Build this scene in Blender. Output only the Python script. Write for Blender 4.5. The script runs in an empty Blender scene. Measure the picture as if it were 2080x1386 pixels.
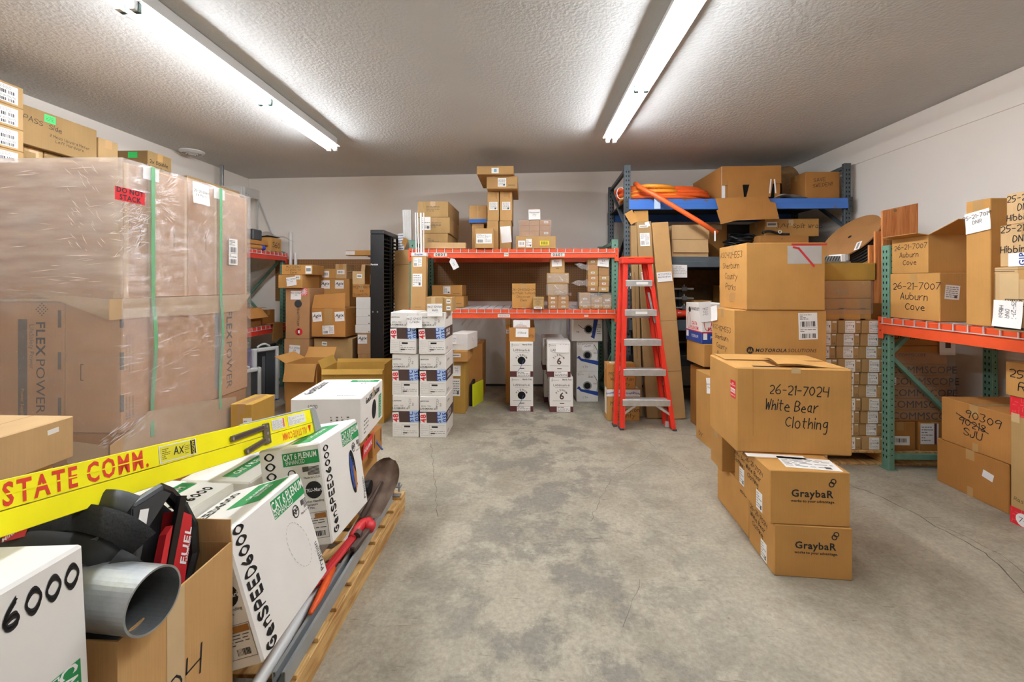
import bpy, math, random
from math import sin, cos, pi, radians, atan2, hypot
from mathutils import Vector, Matrix, Euler
random.seed(7)
V = Vector
S = bpy.context.scene
COL = S.collection
# ---------------------------------------------------------------- camera
F, CX, CY, EYE = 888.0, 1040.0, 577.0, 1.49
YAW = math.atan(30 / F)
FW = V((-sin(YAW), cos(YAW), 0)); RT = V((cos(YAW), sin(YAW), 0))
cd = bpy.data.cameras.new('camera'); cam = bpy.data.objects.new('camera', cd); COL.objects.link(cam)
cam.location = (0, 0, EYE); cam.rotation_euler = (pi / 2, 0, YAW)
cd.sensor_width = 36; cd.lens = F / 2080 * 36; cd.shift_y = -(693 - CY) / 2080; cd.clip_start = .05
S.camera = cam
# ---------------------------------------------------------------- world and exposure
w = bpy.data.worlds.new('world'); S.world = w; w.use_nodes = True
w.node_tree.nodes['Background'].inputs[0].default_value = (.9, .92, 1, 1)
w.node_tree.nodes['Background'].inputs[1].default_value = .0
vs = S.view_settings; vs.view_transform = 'Standard'; vs.look = 'None'; vs.gamma = 1; vs.use_curve_mapping = False
vs.exposure = 0.0
S.cycles.max_bounces = 12; S.cycles.diffuse_bounces = 10; S.cycles.transparent_max_bounces = 12
S.cycles.use_denoising = True; S.cycles.caustics_reflective = False; S.cycles.caustics_refractive = False
TUBE_E = 80.0

def ray(px, py): return FW + RT * ((px - CX) / F) + V((0, 0, (CY - py) / F))
def at(px, py, Y):
    r = ray(px, py); t = Y / r.y; return V((r.x * t, Y, EYE + r.z * t))
def atx(px, py, X):
    r = ray(px, py); t = X / r.x; return V((X, r.y * t, EYE + r.z * t))
def atz(px, py, Z=0.0):
    r = ray(px, py); t = (Z - EYE) / r.z; return V((r.x * t, r.y * t, Z))

# ---------------------------------------------------------------- materials
MATS = {}
def srgb(c):
    if isinstance(c, str):
        c = [int(c[i:i + 2], 16) / 255 for i in (0, 2, 4)]
    return tuple(x / 12.92 if x <= .04045 else ((x + .055) / 1.055) ** 2.4 for x in c) + (1.0,)
def newmat(name):
    m = bpy.data.materials.new(name); m.use_nodes = True; MATS[name] = m
    nt = m.node_tree; b = nt.nodes['Principled BSDF']
    return m, nt, b, nt.nodes.new, nt.links.new
def mat(name, col, rough=.6, metal=0, var=.06, scale=6, rnd=0, bump=0, bscale=60, spec=None, coat=0):
    m, nt, b, N, L = newmat(name)
    c = srgb(col)
    tc = N('ShaderNodeTexCoord'); no = N('ShaderNodeTexNoise'); no.inputs['Scale'].default_value = scale; no.inputs['Detail'].default_value = 4
    L(tc.outputs['Object'], no.inputs['Vector'])
    mr = N('ShaderNodeMapRange'); mr.inputs['From Min'].default_value = .3; mr.inputs['From Max'].default_value = .7
    mr.inputs['To Min'].default_value = 1 - var; mr.inputs['To Max'].default_value = 1 + var
    L(no.outputs['Fac'], mr.inputs['Value'])
    hsv = N('ShaderNodeHueSaturation'); hsv.inputs['Color'].default_value = c
    if rnd:
        oi = N('ShaderNodeObjectInfo'); m2 = N('ShaderNodeMapRange'); m2.inputs['To Min'].default_value = 1 - rnd; m2.inputs['To Max'].default_value = 1 + rnd
        L(oi.outputs['Random'], m2.inputs['Value']); mu = N('ShaderNodeMath'); mu.operation = 'MULTIPLY'
        L(mr.outputs[0], mu.inputs[0]); L(m2.outputs[0], mu.inputs[1]); L(mu.outputs[0], hsv.inputs['Value'])
    else:
        L(mr.outputs[0], hsv.inputs['Value'])
    L(hsv.outputs[0], b.inputs['Base Color'])
    b.inputs['Roughness'].default_value = rough; b.inputs['Metallic'].default_value = metal
    if spec is not None: b.inputs['Specular IOR Level'].default_value = spec
    if coat: b.inputs['Coat Weight'].default_value = coat
    if bump:
        n2 = N('ShaderNodeTexNoise'); n2.inputs['Scale'].default_value = bscale; n2.inputs['Detail'].default_value = 3
        L(tc.outputs['Object'], n2.inputs['Vector']); bp = N('ShaderNodeBump'); bp.inputs['Strength'].default_value = bump; bp.inputs['Distance'].default_value = .01
        L(n2.outputs['Fac'], bp.inputs['Height']); L(bp.outputs[0], b.inputs['Normal'])
    return m
def cardboard(name, col, rough=.75):
    m, nt, b, N, L = newmat(name)
    tc = N('ShaderNodeTexCoord'); no = N('ShaderNodeTexNoise'); no.inputs['Scale'].default_value = 5; no.inputs['Detail'].default_value = 5
    L(tc.outputs['Object'], no.inputs['Vector'])
    mp = N('ShaderNodeMapping'); mp.inputs['Scale'].default_value = (60, 60, 1.5); L(tc.outputs['Object'], mp.inputs['Vector'])
    fl = N('ShaderNodeTexNoise'); fl.inputs['Scale'].default_value = 3; L(mp.outputs[0], fl.inputs['Vector'])
    add = N('ShaderNodeMath'); add.operation = 'MULTIPLY_ADD'; add.inputs[1].default_value = .35; L(fl.outputs['Fac'], add.inputs[0]); L(no.outputs['Fac'], add.inputs[2])
    mr = N('ShaderNodeMapRange'); mr.inputs['From Min'].default_value = .45; mr.inputs['From Max'].default_value = .9
    mr.inputs['To Min'].default_value = .91; mr.inputs['To Max'].default_value = 1.07; L(add.outputs[0], mr.inputs['Value'])
    oi = N('ShaderNodeObjectInfo'); m2 = N('ShaderNodeMapRange'); m2.inputs['To Min'].default_value = .93; m2.inputs['To Max'].default_value = 1.07
    L(oi.outputs['Random'], m2.inputs['Value']); mu = N('ShaderNodeMath'); mu.operation = 'MULTIPLY'; L(mr.outputs[0], mu.inputs[0]); L(m2.outputs[0], mu.inputs[1])
    hsv = N('ShaderNodeHueSaturation'); hsv.inputs['Color'].default_value = srgb(col); L(mu.outputs[0], hsv.inputs['Value'])
    L(hsv.outputs[0], b.inputs['Base Color']); b.inputs['Roughness'].default_value = rough; b.inputs['Specular IOR Level'].default_value = .3
    bp = N('ShaderNodeBump'); bp.inputs['Strength'].default_value = .08; bp.inputs['Distance'].default_value = .01; L(fl.outputs['Fac'], bp.inputs['Height']); L(bp.outputs[0], b.inputs['Normal'])
    return m
def emis(name, col, e):
    m, nt, b, N, L = newmat(name)
    b.inputs['Base Color'].default_value = srgb(col); b.inputs['Emission Color'].default_value = srgb(col); b.inputs['Emission Strength'].default_value = e
    return m
def film(name, white=.12, gloss=.1, rough=.15, bscale=14, stretch=(1, 1, 1), bstr=.6, layers=False, dcol=(.8, .76, .74, 1)):
    m, nt, b, N, L = newmat(name); nt.nodes.remove(b); out = nt.nodes['Material Output']
    tr = N('ShaderNodeBsdfTransparent'); tr.inputs[0].default_value = (.97, .96, .95, 1)
    gl = N('ShaderNodeBsdfGlossy'); gl.inputs['Roughness'].default_value = rough
    df = N('ShaderNodeBsdfDiffuse'); df.inputs[0].default_value = dcol
    tc = N('ShaderNodeTexCoord'); mp = N('ShaderNodeMapping'); mp.inputs['Scale'].default_value = stretch; L(tc.outputs['Object'], mp.inputs['Vector'])
    no = N('ShaderNodeTexNoise'); no.inputs['Scale'].default_value = bscale; no.inputs['Detail'].default_value = 5; L(mp.outputs[0], no.inputs['Vector'])
    bp = N('ShaderNodeBump'); bp.inputs['Strength'].default_value = bstr; bp.inputs['Distance'].default_value = .03; L(no.outputs['Fac'], bp.inputs['Height']); L(bp.outputs[0], gl.inputs['Normal'])
    n3 = N('ShaderNodeTexNoise'); n3.inputs['Scale'].default_value = 3; n3.inputs['Detail'].default_value = 6; L(mp.outputs[0], n3.inputs['Vector'])
    mr = N('ShaderNodeMapRange'); mr.inputs['From Min'].default_value = .35; mr.inputs['From Max'].default_value = .7; mr.inputs['To Min'].default_value = white * .8; mr.inputs['To Max'].default_value = white * 1.25
    L(n3.outputs['Fac'], mr.inputs['Value'])
    fac = mr.outputs[0]
    if layers:                                               # more layers of film round the upper half
        sz = N('ShaderNodeSeparateXYZ'); L(tc.outputs['Object'], sz.inputs[0]); m3 = N('ShaderNodeMapRange'); m3.inputs['From Min'].default_value = 1.3; m3.inputs['From Max'].default_value = 1.55; m3.inputs['To Min'].default_value = .42; m3.inputs['To Max'].default_value = 1.0
        L(sz.outputs[2], m3.inputs['Value']); mm = N('ShaderNodeMath'); mm.operation = 'MULTIPLY'; L(fac, mm.inputs[0]); L(m3.outputs[0], mm.inputs[1]); fac = mm.outputs[0]
    a = N('ShaderNodeMixShader'); L(fac, a.inputs[0]); L(tr.outputs[0], a.inputs[1]); L(df.outputs[0], a.inputs[2])
    c = N('ShaderNodeMixShader'); c.inputs[0].default_value = gloss; L(a.outputs[0], c.inputs[1]); L(gl.outputs[0], c.inputs[2]); L(c.outputs[0], out.inputs[0])
    return m

def concrete():
    m, nt, b, N, L = newmat('concrete')
    tc = N('ShaderNodeTexCoord')
    def noise(sc, det, ro=.6, dist=0, ms=None):
        n = N('ShaderNodeTexNoise'); n.inputs['Scale'].default_value = sc; n.inputs['Detail'].default_value = det; n.inputs['Roughness'].default_value = ro; n.inputs['Distortion'].default_value = dist
        if ms:
            mp = N('ShaderNodeMapping'); mp.inputs['Scale'].default_value = ms; L(tc.outputs['Object'], mp.inputs['Vector']); L(mp.outputs[0], n.inputs['Vector'])
        else: L(tc.outputs['Object'], n.inputs['Vector'])
        return n.outputs['Fac']
    def ramp(fac, stops):
        r = N('ShaderNodeValToRGB'); e = r.color_ramp.elements
        while len(e) < len(stops): e.new(.5)
        for k, (p, c) in enumerate(stops): e[k].position = p; e[k].color = srgb(c)
        L(fac, r.inputs[0]); return r.outputs[0]
    def mix(f, a, b2, mode='MIX', val=None):
        x = N('ShaderNodeMix'); x.data_type = 'RGBA'; x.blend_type = mode
        if f is None: x.inputs[0].default_value = val
        else: L(f, x.inputs[0])
        L(a, x.inputs[6]); L(b2, x.inputs[7]); return x.outputs[2]
    base = ramp(noise(1.6, 10, .75, .3), [(.38, '938a79'), (.5, 'a79e8c'), (.64, 'b5ac99')])
    # worn grey patches down the middle of the aisle
    sx = N('ShaderNodeSeparateXYZ'); L(tc.outputs['Object'], sx.inputs[0])
    ax = N('ShaderNodeMath'); ax.operation = 'ADD'; ax.inputs[1].default_value = -.15; L(sx.outputs[0], ax.inputs[0])
    ab = N('ShaderNodeMath'); ab.operation = 'ABSOLUTE'; L(ax.outputs[0], ab.inputs[0])
    mr = N('ShaderNodeMapRange'); mr.interpolation_type = 'SMOOTHSTEP'; mr.inputs['From Min'].default_value = .1; mr.inputs['From Max'].default_value = 1.3; mr.inputs['To Min'].default_value = 1; mr.inputs['To Max'].default_value = .0; L(ab.outputs[0], mr.inputs['Value'])
    st = noise(2.6, 10, .72, .2)
    m2 = N('ShaderNodeMapRange'); m2.inputs['From Min'].default_value = .47; m2.inputs['From Max'].default_value = .55; L(st, m2.inputs['Value'])
    mu = N('ShaderNodeMath'); mu.operation = 'MULTIPLY'; L(mr.outputs[0], mu.inputs[0]); L(m2.outputs[0], mu.inputs[1])
    gr = ramp(noise(9, 6, .7), [(.3, '746f66'), (.7, '857f75')])
    mu2 = N('ShaderNodeMath'); mu2.operation = 'MULTIPLY'; mu2.inputs[1].default_value = .8; L(mu.outputs[0], mu2.inputs[0])
    c1 = mix(mu2.outputs[0], base, gr)
    fine = ramp(noise(45, 8, .75), [(.35, 'c4c4c4'), (.6, 'ffffff')])
    c2 = mix(None, c1, fine, 'MULTIPLY', .62)
    scr = ramp(noise(7, 3, .5, 1.2, (1, 9, 1)), [(.27, '8a8580'), (.315, 'ffffff')])
    c3 = mix(None, c2, scr, 'MULTIPLY', .5)
    L(c3, b.inputs['Base Color']); b.inputs['Roughness'].default_value = .62; b.inputs['Specular IOR Level'].default_value = .35
    bp = N('ShaderNodeBump'); bp.inputs['Strength'].default_value = .12; bp.inputs['Distance'].default_value = .01; L(noise(70, 6), bp.inputs['Height']); L(bp.outputs[0], b.inputs['Normal'])
def ceiling_mat():
    m = mat('knockdown', 'c8c9c8', .9, var=.03, scale=1.5)
    nt = m.node_tree; b = nt.nodes['Principled BSDF']; N = nt.nodes.new; L = nt.links.new
    tc = N('ShaderNodeTexCoord'); no = N('ShaderNodeTexNoise'); no.inputs['Scale'].default_value = 42; no.inputs['Detail'].default_value = 3
    L(tc.outputs['Object'], no.inputs['Vector']); bp = N('ShaderNodeBump'); bp.inputs['Strength'].default_value = .5; bp.inputs['Distance'].default_value = .012
    L(no.outputs['Fac'], bp.inputs['Height']); L(bp.outputs[0], b.inputs['Normal'])
def pegboard_mat():
    m, nt, b, N, L = newmat('pegboard')
    tc = N('ShaderNodeTexCoord'); sp = N('ShaderNodeSeparateXYZ'); L(tc.outputs['Object'], sp.inputs[0])
    def cell(o):
        d = N('ShaderNodeMath'); d.operation = 'DIVIDE'; d.inputs[1].default_value = .0254; L(o, d.inputs[0])
        f = N('ShaderNodeMath'); f.operation = 'FRACT'; L(d.outputs[0], f.inputs[0])
        s = N('ShaderNodeMath'); s.operation = 'SUBTRACT'; s.inputs[1].default_value = .5; L(f.outputs[0], s.inputs[0])
        p = N('ShaderNodeMath'); p.operation = 'MULTIPLY'; L(s.outputs[0], p.inputs[0]); L(s.outputs[0], p.inputs[1]); return p.outputs[0]
    a = N('ShaderNodeMath'); a.operation = 'ADD'; L(cell(sp.outputs[0]), a.inputs[0]); L(cell(sp.outputs[2]), a.inputs[1])
    lt = N('ShaderNodeMath'); lt.operation = 'LESS_THAN'; lt.inputs[1].default_value = .035; L(a.outputs[0], lt.inputs[0])
    no = N('ShaderNodeTexNoise'); no.inputs['Scale'].default_value = 2; L(tc.outputs['Object'], no.inputs['Vector'])
    r = N('ShaderNodeValToRGB'); r.color_ramp.elements[0].color = srgb('8a6238'); r.color_ramp.elements[1].color = srgb('9f7546'); L(no.outputs['Fac'], r.inputs[0])
    x = N('ShaderNodeMix'); x.data_type = 'RGBA'; L(lt.outputs[0], x.inputs[0]); L(r.outputs[0], x.inputs[6]); x.inputs[7].default_value = srgb('35220f'); L(x.outputs[2], b.inputs['Base Color'])
    b.inputs['Roughness'].default_value = .6
def wood_mat(name, c0, c1, stretch=(1, 14, 14)):
    m, nt, b, N, L = newmat(name)
    tc = N('ShaderNodeTexCoord'); mp = N('ShaderNodeMapping'); mp.inputs['Scale'].default_value = stretch; L(tc.outputs['Object'], mp.inputs['Vector'])
    no = N('ShaderNodeTexNoise'); no.inputs['Scale'].default_value = 2.5; no.inputs['Detail'].default_value = 6; no.inputs['Distortion'].default_value = 1.2; L(mp.outputs[0], no.inputs['Vector'])
    r = N('ShaderNodeValToRGB'); r.color_ramp.elements[0].position = .35; r.color_ramp.elements[1].position = .65
    r.color_ramp.elements[0].color = srgb(c0); r.color_ramp.elements[1].color = srgb(c1); L(no.outputs['Fac'], r.inputs[0]); L(r.outputs[0], b.inputs['Base Color'])
    b.inputs['Roughness'].default_value = .65
def scratched(name, c0, c1, sc=9, lo=.5, hi=.62, rough=.5, metal=0):
    m, nt, b, N, L = newmat(name)
    tc = N('ShaderNodeTexCoord'); no = N('ShaderNodeTexNoise'); no.inputs['Scale'].default_value = sc; no.inputs['Detail'].default_value = 8; L(tc.outputs['Object'], no.inputs['Vector'])
    r = N('ShaderNodeValToRGB'); r.color_ramp.elements[0].position = lo; r.color_ramp.elements[1].position = hi
    r.color_ramp.elements[0].color = srgb(c0); r.color_ramp.elements[1].color = srgb(c1); L(no.outputs['Fac'], r.inputs[0]); L(r.outputs[0], b.inputs['Base Color'])
    b.inputs['Roughness'].default_value = rough; b.inputs['Metallic'].default_value = metal
concrete(); ceiling_mat(); pegboard_mat()
cardboard('kraft', 'bd8c4d'); cardboard('kraft_light', 'c4a274'); cardboard('kraft_dark', 'a87338'); cardboard('kraft_orange', 'b27c40'); cardboard('kraft_olive', 'b99143'); cardboard('kraft_grey', 'b3915f'); cardboard('kraft_inside', 'b88849')
cardboard('kraft_tan', 'a98a5e'); cardboard('kraft_plain', 'be9560'); cardboard('kraft_dull', '92764c'); cardboard('kraft_red', 'b0855c')
mat('wall_white', 'f3ede5', .85, var=.02, scale=1.2)
mat('panel_white', 'f2f0ec', .6, var=.02)
mat('white_box', 'e9e6e0', .7, var=.03, rnd=.02); mat('paper', 'f4f2ef', .8, var=.01); mat('tag_white', 'e9e8e6', .8, var=.04)
mat('ink', '1b1a1c', .7, var=0); mat('print_black', '201f20', .6, var=0); mat('print_grey', '8d8c8a', .7, var=0); mat('print_mid', '55504a', .7, var=0)
mat('seam', '4a331c', .9, var=0); mat('tape', 'b18a55', .3, var=.03); mat('tape_clear', 'cdb084', .22, var=.05); mat('tape_blue', '2f6fc4', .5)
mat('green_print', '1f8f4d', .55, var=.03); mat('red_print', 'd8222c', .55, var=.02); mat('red_light', 'e85a5e', .6, var=.1, scale=40); mat('blue_label', 'b5cdec', .6, var=.02); mat('blue_ink', '1c3f8f', .6); mat('maroon', '5b2c2b', .6, var=.03); mat('brown_print', '4b3630', .6, var=.03); mat('yellow_label', 'e3d92c', .6); mat('neon_green', '36d86a', .6); mat('teal_print', '7fb3c4', .6)
mat('orange_steel', 'e4552a', .45, var=.06, scale=9); mat('red_steel', 'd43a26', .45, var=.06); mat('green_steel', '668f7b', .55, var=.12, scale=14); mat('dark_green', '2f4a42', .6); mat('slate_steel', '4d565c', .5, var=.12, scale=10); mat('dark_steel', '32383a', .55, var=.1)
scratched('blue_steel', '3f74c8', '6b5a48', 7, .6, .68, .45)
mat('black', '141414', .6, var=.1); mat('black_soft', '1d1d1e', .85, var=.12, bump=.25, bscale=120); mat('black_gloss', '17181a', .35, var=.05); mat('hole', '0b0a09', .95, var=0); mat('dark_plastic', '3a3d40', .45, var=.05); mat('grey_plastic', '55585b', .5); mat('light_grey', 'c9ccca', .5); mat('blue_plastic', '2f3fae', .45)
mat('wire_steel', 'dcdedf', .4, .3); mat('aluminium', 'c6c6c4', .42, .55, var=.1, scale=20); mat('galvanised', 'a9adaf', .38, .75, var=.15, scale=25, bump=.05); mat('strut_grey', 'a4a9aa', .5, .3, var=.08); mat('bronze_steel', '7d765f', .4, .6, var=.12)
mat('ladder_red', 'e03320', .45, var=.06, scale=10); mat('ladder_yellow', 'fdf20a', .45, var=.06, scale=8); mat('stencil_red', 'd4361a', .6, var=.06); mat('stencil_orange', 'e87a1c', .6)
mat('orange_conduit', 'ec6426', .45, var=.05); mat('yellow_conduit', 'f0a030', .45, var=.05); mat('tool_red', 'c2282d', .45, var=.08); mat('tool_orange', 'e2581c', .5); mat('dark_iron', '5a4a42', .55, .4, var=.2)
scratched('shovel_rust', '6b5546', '8d7a6a', 12, .4, .66, .55, .35)
wood_mat('pallet_wood', 'a97a41', 'd9b375', (12, 1.5, 12)); wood_mat('plywood', 'b3652f', 'd08a4e', (14, 14, 1.2)); wood_mat('masonite', '9a6b3d', 'a97947', (1, 1, 1))
mat('cable_blue', '3b62a8', .5); mat('cable_black', '18191b', .42, var=.05); mat('strap_green', '6fae80', .5, var=.05); mat('paper_kraft', 'b89a73', .7, var=.06, bump=.3, bscale=6)
mat('film_fold_glint', 'e6ded8', .3); mat('white_pipe', 'e8e8e6', .4); mat('roll_brown', '8a6a45', .8, var=.15, scale=20); mat('grey_bag', 'b9b6b2', .4, var=.1, bump=.5, bscale=14); mat('white_steel', 'd5d5d3', .5); mat('fixture_white', 'd8d8d6', .5, var=.02); mat('orange_bag', 'e8421f', .6, bump=.4, bscale=10)
mat('crack', '5a544c', .95, var=.1); mat('yellow_bright', 'd9df1f', .5); mat('green_plastic', '3f9d4c', .5); mat('rack_label', 'e8e2d8', .6)
film('stretch_film', .19, .09, .16, 26, (1.2, 1.2, 7), 1.0, True); film('stretch_film_lightened', .4, .08, .16, 26, (1.2, 1.2, 7), .8, True, (.98, .88, .79, 1)); film('bag_film', .22, .12, .18, 22, (1, 1, 1), .9); film('wrap_film', .1, .08, .15, 30, (1, 1, 1), .8)
emis('tube_glow', 'f6faff', TUBE_E); emis('tube_glow_dim', 'f6faff', TUBE_E * .6)  # nearer strips set weaker to balance light between front and back
def M(n): return MATS[n]

# ---------------------------------------------------------------- tagging
SEEN = {}
def tag(o, label, cat, group=None, kind=None):
    if label: o['label'] = label
    if cat: o['category'] = cat
    if group: o['group'] = group
    if kind: o['kind'] = kind
    if label: SEEN.setdefault(label, []).append(group)
    return o
def link(name, data, parent=None, mtx=None):
    o = bpy.data.objects.new(name, data); COL.objects.link(o)
    if parent is not None: o.parent = parent
    if mtx is not None: o.matrix_local = mtx
    return o
def empty(name, loc=(0, 0, 0), rz=0, mtx=None):
    return link(name, None, None, mtx if mtx is not None else Matrix.Translation(V(loc)) @ Matrix.Rotation(rz, 4, 'Z'))
def dup(root, mtx, label=None, group=None):
    r = root.copy(); COL.objects.link(r); r.matrix_local = mtx
    if label: r['label'] = label; SEEN.setdefault(label, []).append(group)
    if group: r['group'] = group
    for ch in root.children:
        c = ch.copy(); COL.objects.link(c); c.parent = r; c.matrix_parent_inverse = Matrix(); c.matrix_local = ch.matrix_local.copy()
        for g in ch.children:
            e = g.copy(); COL.objects.link(e); e.parent = c; e.matrix_parent_inverse = Matrix(); e.matrix_local = g.matrix_local.copy()
    return r
def TR(x, y, z, rz=0, rx=0, ry=0):
    return Matrix.Translation((x, y, z)) @ Matrix.Rotation(rz, 4, 'Z') @ Matrix.Rotation(rx, 4, 'X') @ Matrix.Rotation(ry, 4, 'Y')

# ---------------------------------------------------------------- mesh builder
class Fr:                                                   # a flat frame: origin, right, up, normal, width, height
    def __init__(s, O, u, v, W=1, H=1): s.O, s.u, s.v, s.W, s.H = V(O), V(u).normalized(), V(v).normalized(), W, H; s.n = s.u.cross(s.v)
    def p(s, a, b, off=0): return s.O + s.u * a + s.v * b + s.n * off
    def sub(s, cx, cy, w, h, rot=0, off=0):                  # a w x h frame centred at (cx, cy), turned by rot degrees
        r = radians(rot); u = s.u * cos(r) + s.v * sin(r); v = s.v * cos(r) - s.u * sin(r)
        return Fr(s.p(cx, cy, off) - u * w / 2 - v * h / 2, u, v, w, h)
class MB:
    def __init__(s): s.v, s.f, s.m, s.mats = [], [], [], []
    def mi(s, m):
        if m not in s.mats: s.mats.append(m)
        return s.mats.index(m)
    def face(s, pts, m):
        i = len(s.v); s.v += [tuple(p) for p in pts]; s.f.append(tuple(range(i, i + len(pts)))); s.m.append(s.mi(m))
    def mesh(s, vs, fs, m):
        i = len(s.v); s.v += [tuple(p) for p in vs]; k = s.mi(m)
        for f in fs: s.f.append(tuple(i + j for j in f)); s.m.append(k)
    def box(s, x0, x1, y0, y1, z0, z1, m, b=0, T=None):
        if x1 < x0: x0, x1 = x1, x0
        if y1 < y0: y0, y1 = y1, y0
        if z1 < z0: z0, z1 = z1, z0
        c, h = ((x0 + x1) / 2, (y0 + y1) / 2, (z0 + z1) / 2), ((x1 - x0) / 2, (y1 - y0) / 2, (z1 - z0) / 2)
        if not b:
            vs = [V((c[0] + h[0] * i, c[1] + h[1] * j, c[2] + h[2] * k)) for i in (-1, 1) for j in (-1, 1) for k in (-1, 1)]
            fs = [(0, 1, 3, 2), (4, 6, 7, 5), (0, 4, 5, 1), (2, 3, 7, 6), (0, 2, 6, 4), (1, 5, 7, 3)]
        else:
            b = min(b, h[0] * .6, h[1] * .6, h[2] * .6); vs, idx = [], {}
            for i in (-1, 1):
                for j in (-1, 1):
                    for k in (-1, 1):
                        for a in range(3):
                            e = [h[0] - b, h[1] - b, h[2] - b]; e[a] = h[a]
                            idx[(i, j, k, a)] = len(vs); vs.append(V((c[0] + e[0] * i, c[1] + e[1] * j, c[2] + e[2] * k)))
            fs = []
            def out(f):
                a, q, r = vs[f[0]], vs[f[1]], vs[f[2]]
                mid = sum((vs[t] for t in f), V((0, 0, 0))) / len(f) - V(c)
                return f if (q - a).cross(r - a).dot(mid) > 0 else f[::-1]
            for sg in (-1, 1):
                fs.append(out([idx[(sg, j, k, 0)] for j, k in ((-1, -1), (1, -1), (1, 1), (-1, 1))]))
                fs.append(out([idx[(j, sg, k, 1)] for j, k in ((-1, -1), (1, -1), (1, 1), (-1, 1))]))
                fs.append(out([idx[(j, k, sg, 2)] for j, k in ((-1, -1), (1, -1), (1, 1), (-1, 1))]))
            for p in (-1, 1):
                for q in (-1, 1):
                    fs.append(out([idx[(p, q, -1, 0)], idx[(p, q, 1, 0)], idx[(p, q, 1, 1)], idx[(p, q, -1, 1)]]))
                    fs.append(out([idx[(p, -1, q, 0)], idx[(p, 1, q, 0)], idx[(p, 1, q, 2)], idx[(p, -1, q, 2)]]))
                    fs.append(out([idx[(-1, p, q, 1)], idx[(1, p, q, 1)], idx[(1, p, q, 2)], idx[(-1, p, q, 2)]]))
            for i in (-1, 1):
                for j in (-1, 1):
                    for k in (-1, 1): fs.append(out([idx[(i, j, k, 0)], idx[(i, j, k, 1)], idx[(i, j, k, 2)]]))
        if T is not None: vs = [T @ p for p in vs]
        s.mesh(vs, fs, m)
    def bar(s, p, q, wd, ht, m, up=(0, 0, 1), b=0):          # a rectangular bar from p to q
        p, q = V(p), V(q); d = q - p; L = d.length; y = d.normalized(); up = V(up)
        if abs(y.dot(up)) > .98: up = V((0, 1, 0))
        x = y.cross(up).normalized(); z = x.cross(y)
        T = Matrix((x, y, z)).transposed().to_4x4(); T.translation = p
        s.box(-wd / 2, wd / 2, 0, L, -ht / 2, ht / 2, m, b, T)
    def tube(s, pts, r, m, n=8, cap=True, closed=False):
        pts = [V(p) for p in pts]; N = len(pts); rs = r if isinstance(r, (list, tuple)) else [r] * N
        t0 = (pts[1] - pts[0]).normalized(); up = V((0, 0, 1)) if abs(t0.z) < .9 else V((1, 0, 0))
        a = t0.cross(up).normalized(); vs, fs = [], []
        for i in range(N):
            if closed: t = pts[(i + 1) % N] - pts[i - 1]
            else: t = pts[min(i + 1, N - 1)] - pts[max(i - 1, 0)]
            t = t.normalized(); a = (a - t * a.dot(t)); a = a.normalized() if a.length > 1e-6 else t.orthogonal().normalized(); b = t.cross(a)
            for k in range(n):
                g = 2 * pi * k / n; vs.append(pts[i] + (a * cos(g) + b * sin(g)) * rs[i])
        for i in range(N if closed else N - 1):
            for k in range(n):
                k2 = (k + 1) % n; i2 = (i + 1) % N; fs.append((i * n + k, i * n + k2, i2 * n + k2, i2 * n + k))
        if cap and not closed: fs += [tuple(range(n))[::-1], tuple((N - 1) * n + k for k in range(n))]
        s.mesh(vs, fs, m)
    def lathe(s, prof, T, m, n=24, cap=True):                # profile [(r, z)] turned about T's z axis
        vs, fs = [], []
        for r, z in prof:
            for k in range(n): g = 2 * pi * k / n; vs.append(T @ V((r * cos(g), r * sin(g), z)))
        for i in range(len(prof) - 1):
            for k in range(n): k2 = (k + 1) % n; fs.append((i * n + k, i * n + k2, (i + 1) * n + k2, (i + 1) * n + k))
        if cap: fs += [tuple(range(n))[::-1], tuple((len(prof) - 1) * n + k for k in range(n))]
        s.mesh(vs, fs, m)
    def grid(s, fn, nu, nv, m, thick=0):                     # sheet fn(u, v) -> point
        P = [[V(fn(i / nu, j / nv)) for j in range(nv + 1)] for i in range(nu + 1)]
        vs = [p for r in P for p in r]; fs = []
        for i in range(nu):
            for j in range(nv): a = i * (nv + 1) + j; fs.append((a, a + nv + 1, a + nv + 2, a + 1))
        s.mesh(vs, fs, m)
    def prism(s, poly, fr, d, m, side=None):                 # flat outline with thickness d behind it
        n = len(poly); s.face([fr.p(a, b) for a, b in poly], m); s.face([fr.p(a, b, -d) for a, b in poly][::-1], m)
        for i in range(n):
            a, b = poly[i], poly[(i + 1) % n]; s.face([fr.p(*a), fr.p(*a, -d), fr.p(*b, -d), fr.p(*b)], side or m)
    def rect(s, fr, a0, b0, a1, b1, m, off=.0008): s.face([fr.p(a0, b0, off), fr.p(a1, b0, off), fr.p(a1, b1, off), fr.p(a0, b1, off)], m)
    def ell(s, fr, cx, cy, rx, ry, m, off=.0008, n=20, rot=0):
        r = radians(rot); s.face([fr.p(cx + rx * cos(t) * cos(r) - ry * sin(t) * sin(r), cy + rx * cos(t) * sin(r) + ry * sin(t) * cos(r), off) for t in [2 * pi * k / n for k in range(n)]], m)
    def ring(s, fr, cx, cy, rx, ry, wd, m, off=.0008, n=24, a0=0, a1=360):
        for k in range(n):
            g, h = radians(a0 + (a1 - a0) * k / n), radians(a0 + (a1 - a0) * (k + 1) / n)
            s.face([fr.p(cx + (rx - wd) * cos(g), cy + (ry - wd) * sin(g), off), fr.p(cx + rx * cos(g), cy + ry * sin(g), off), fr.p(cx + rx * cos(h), cy + ry * sin(h), off), fr.p(cx + (rx - wd) * cos(h), cy + (ry - wd) * sin(h), off)], m)
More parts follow.
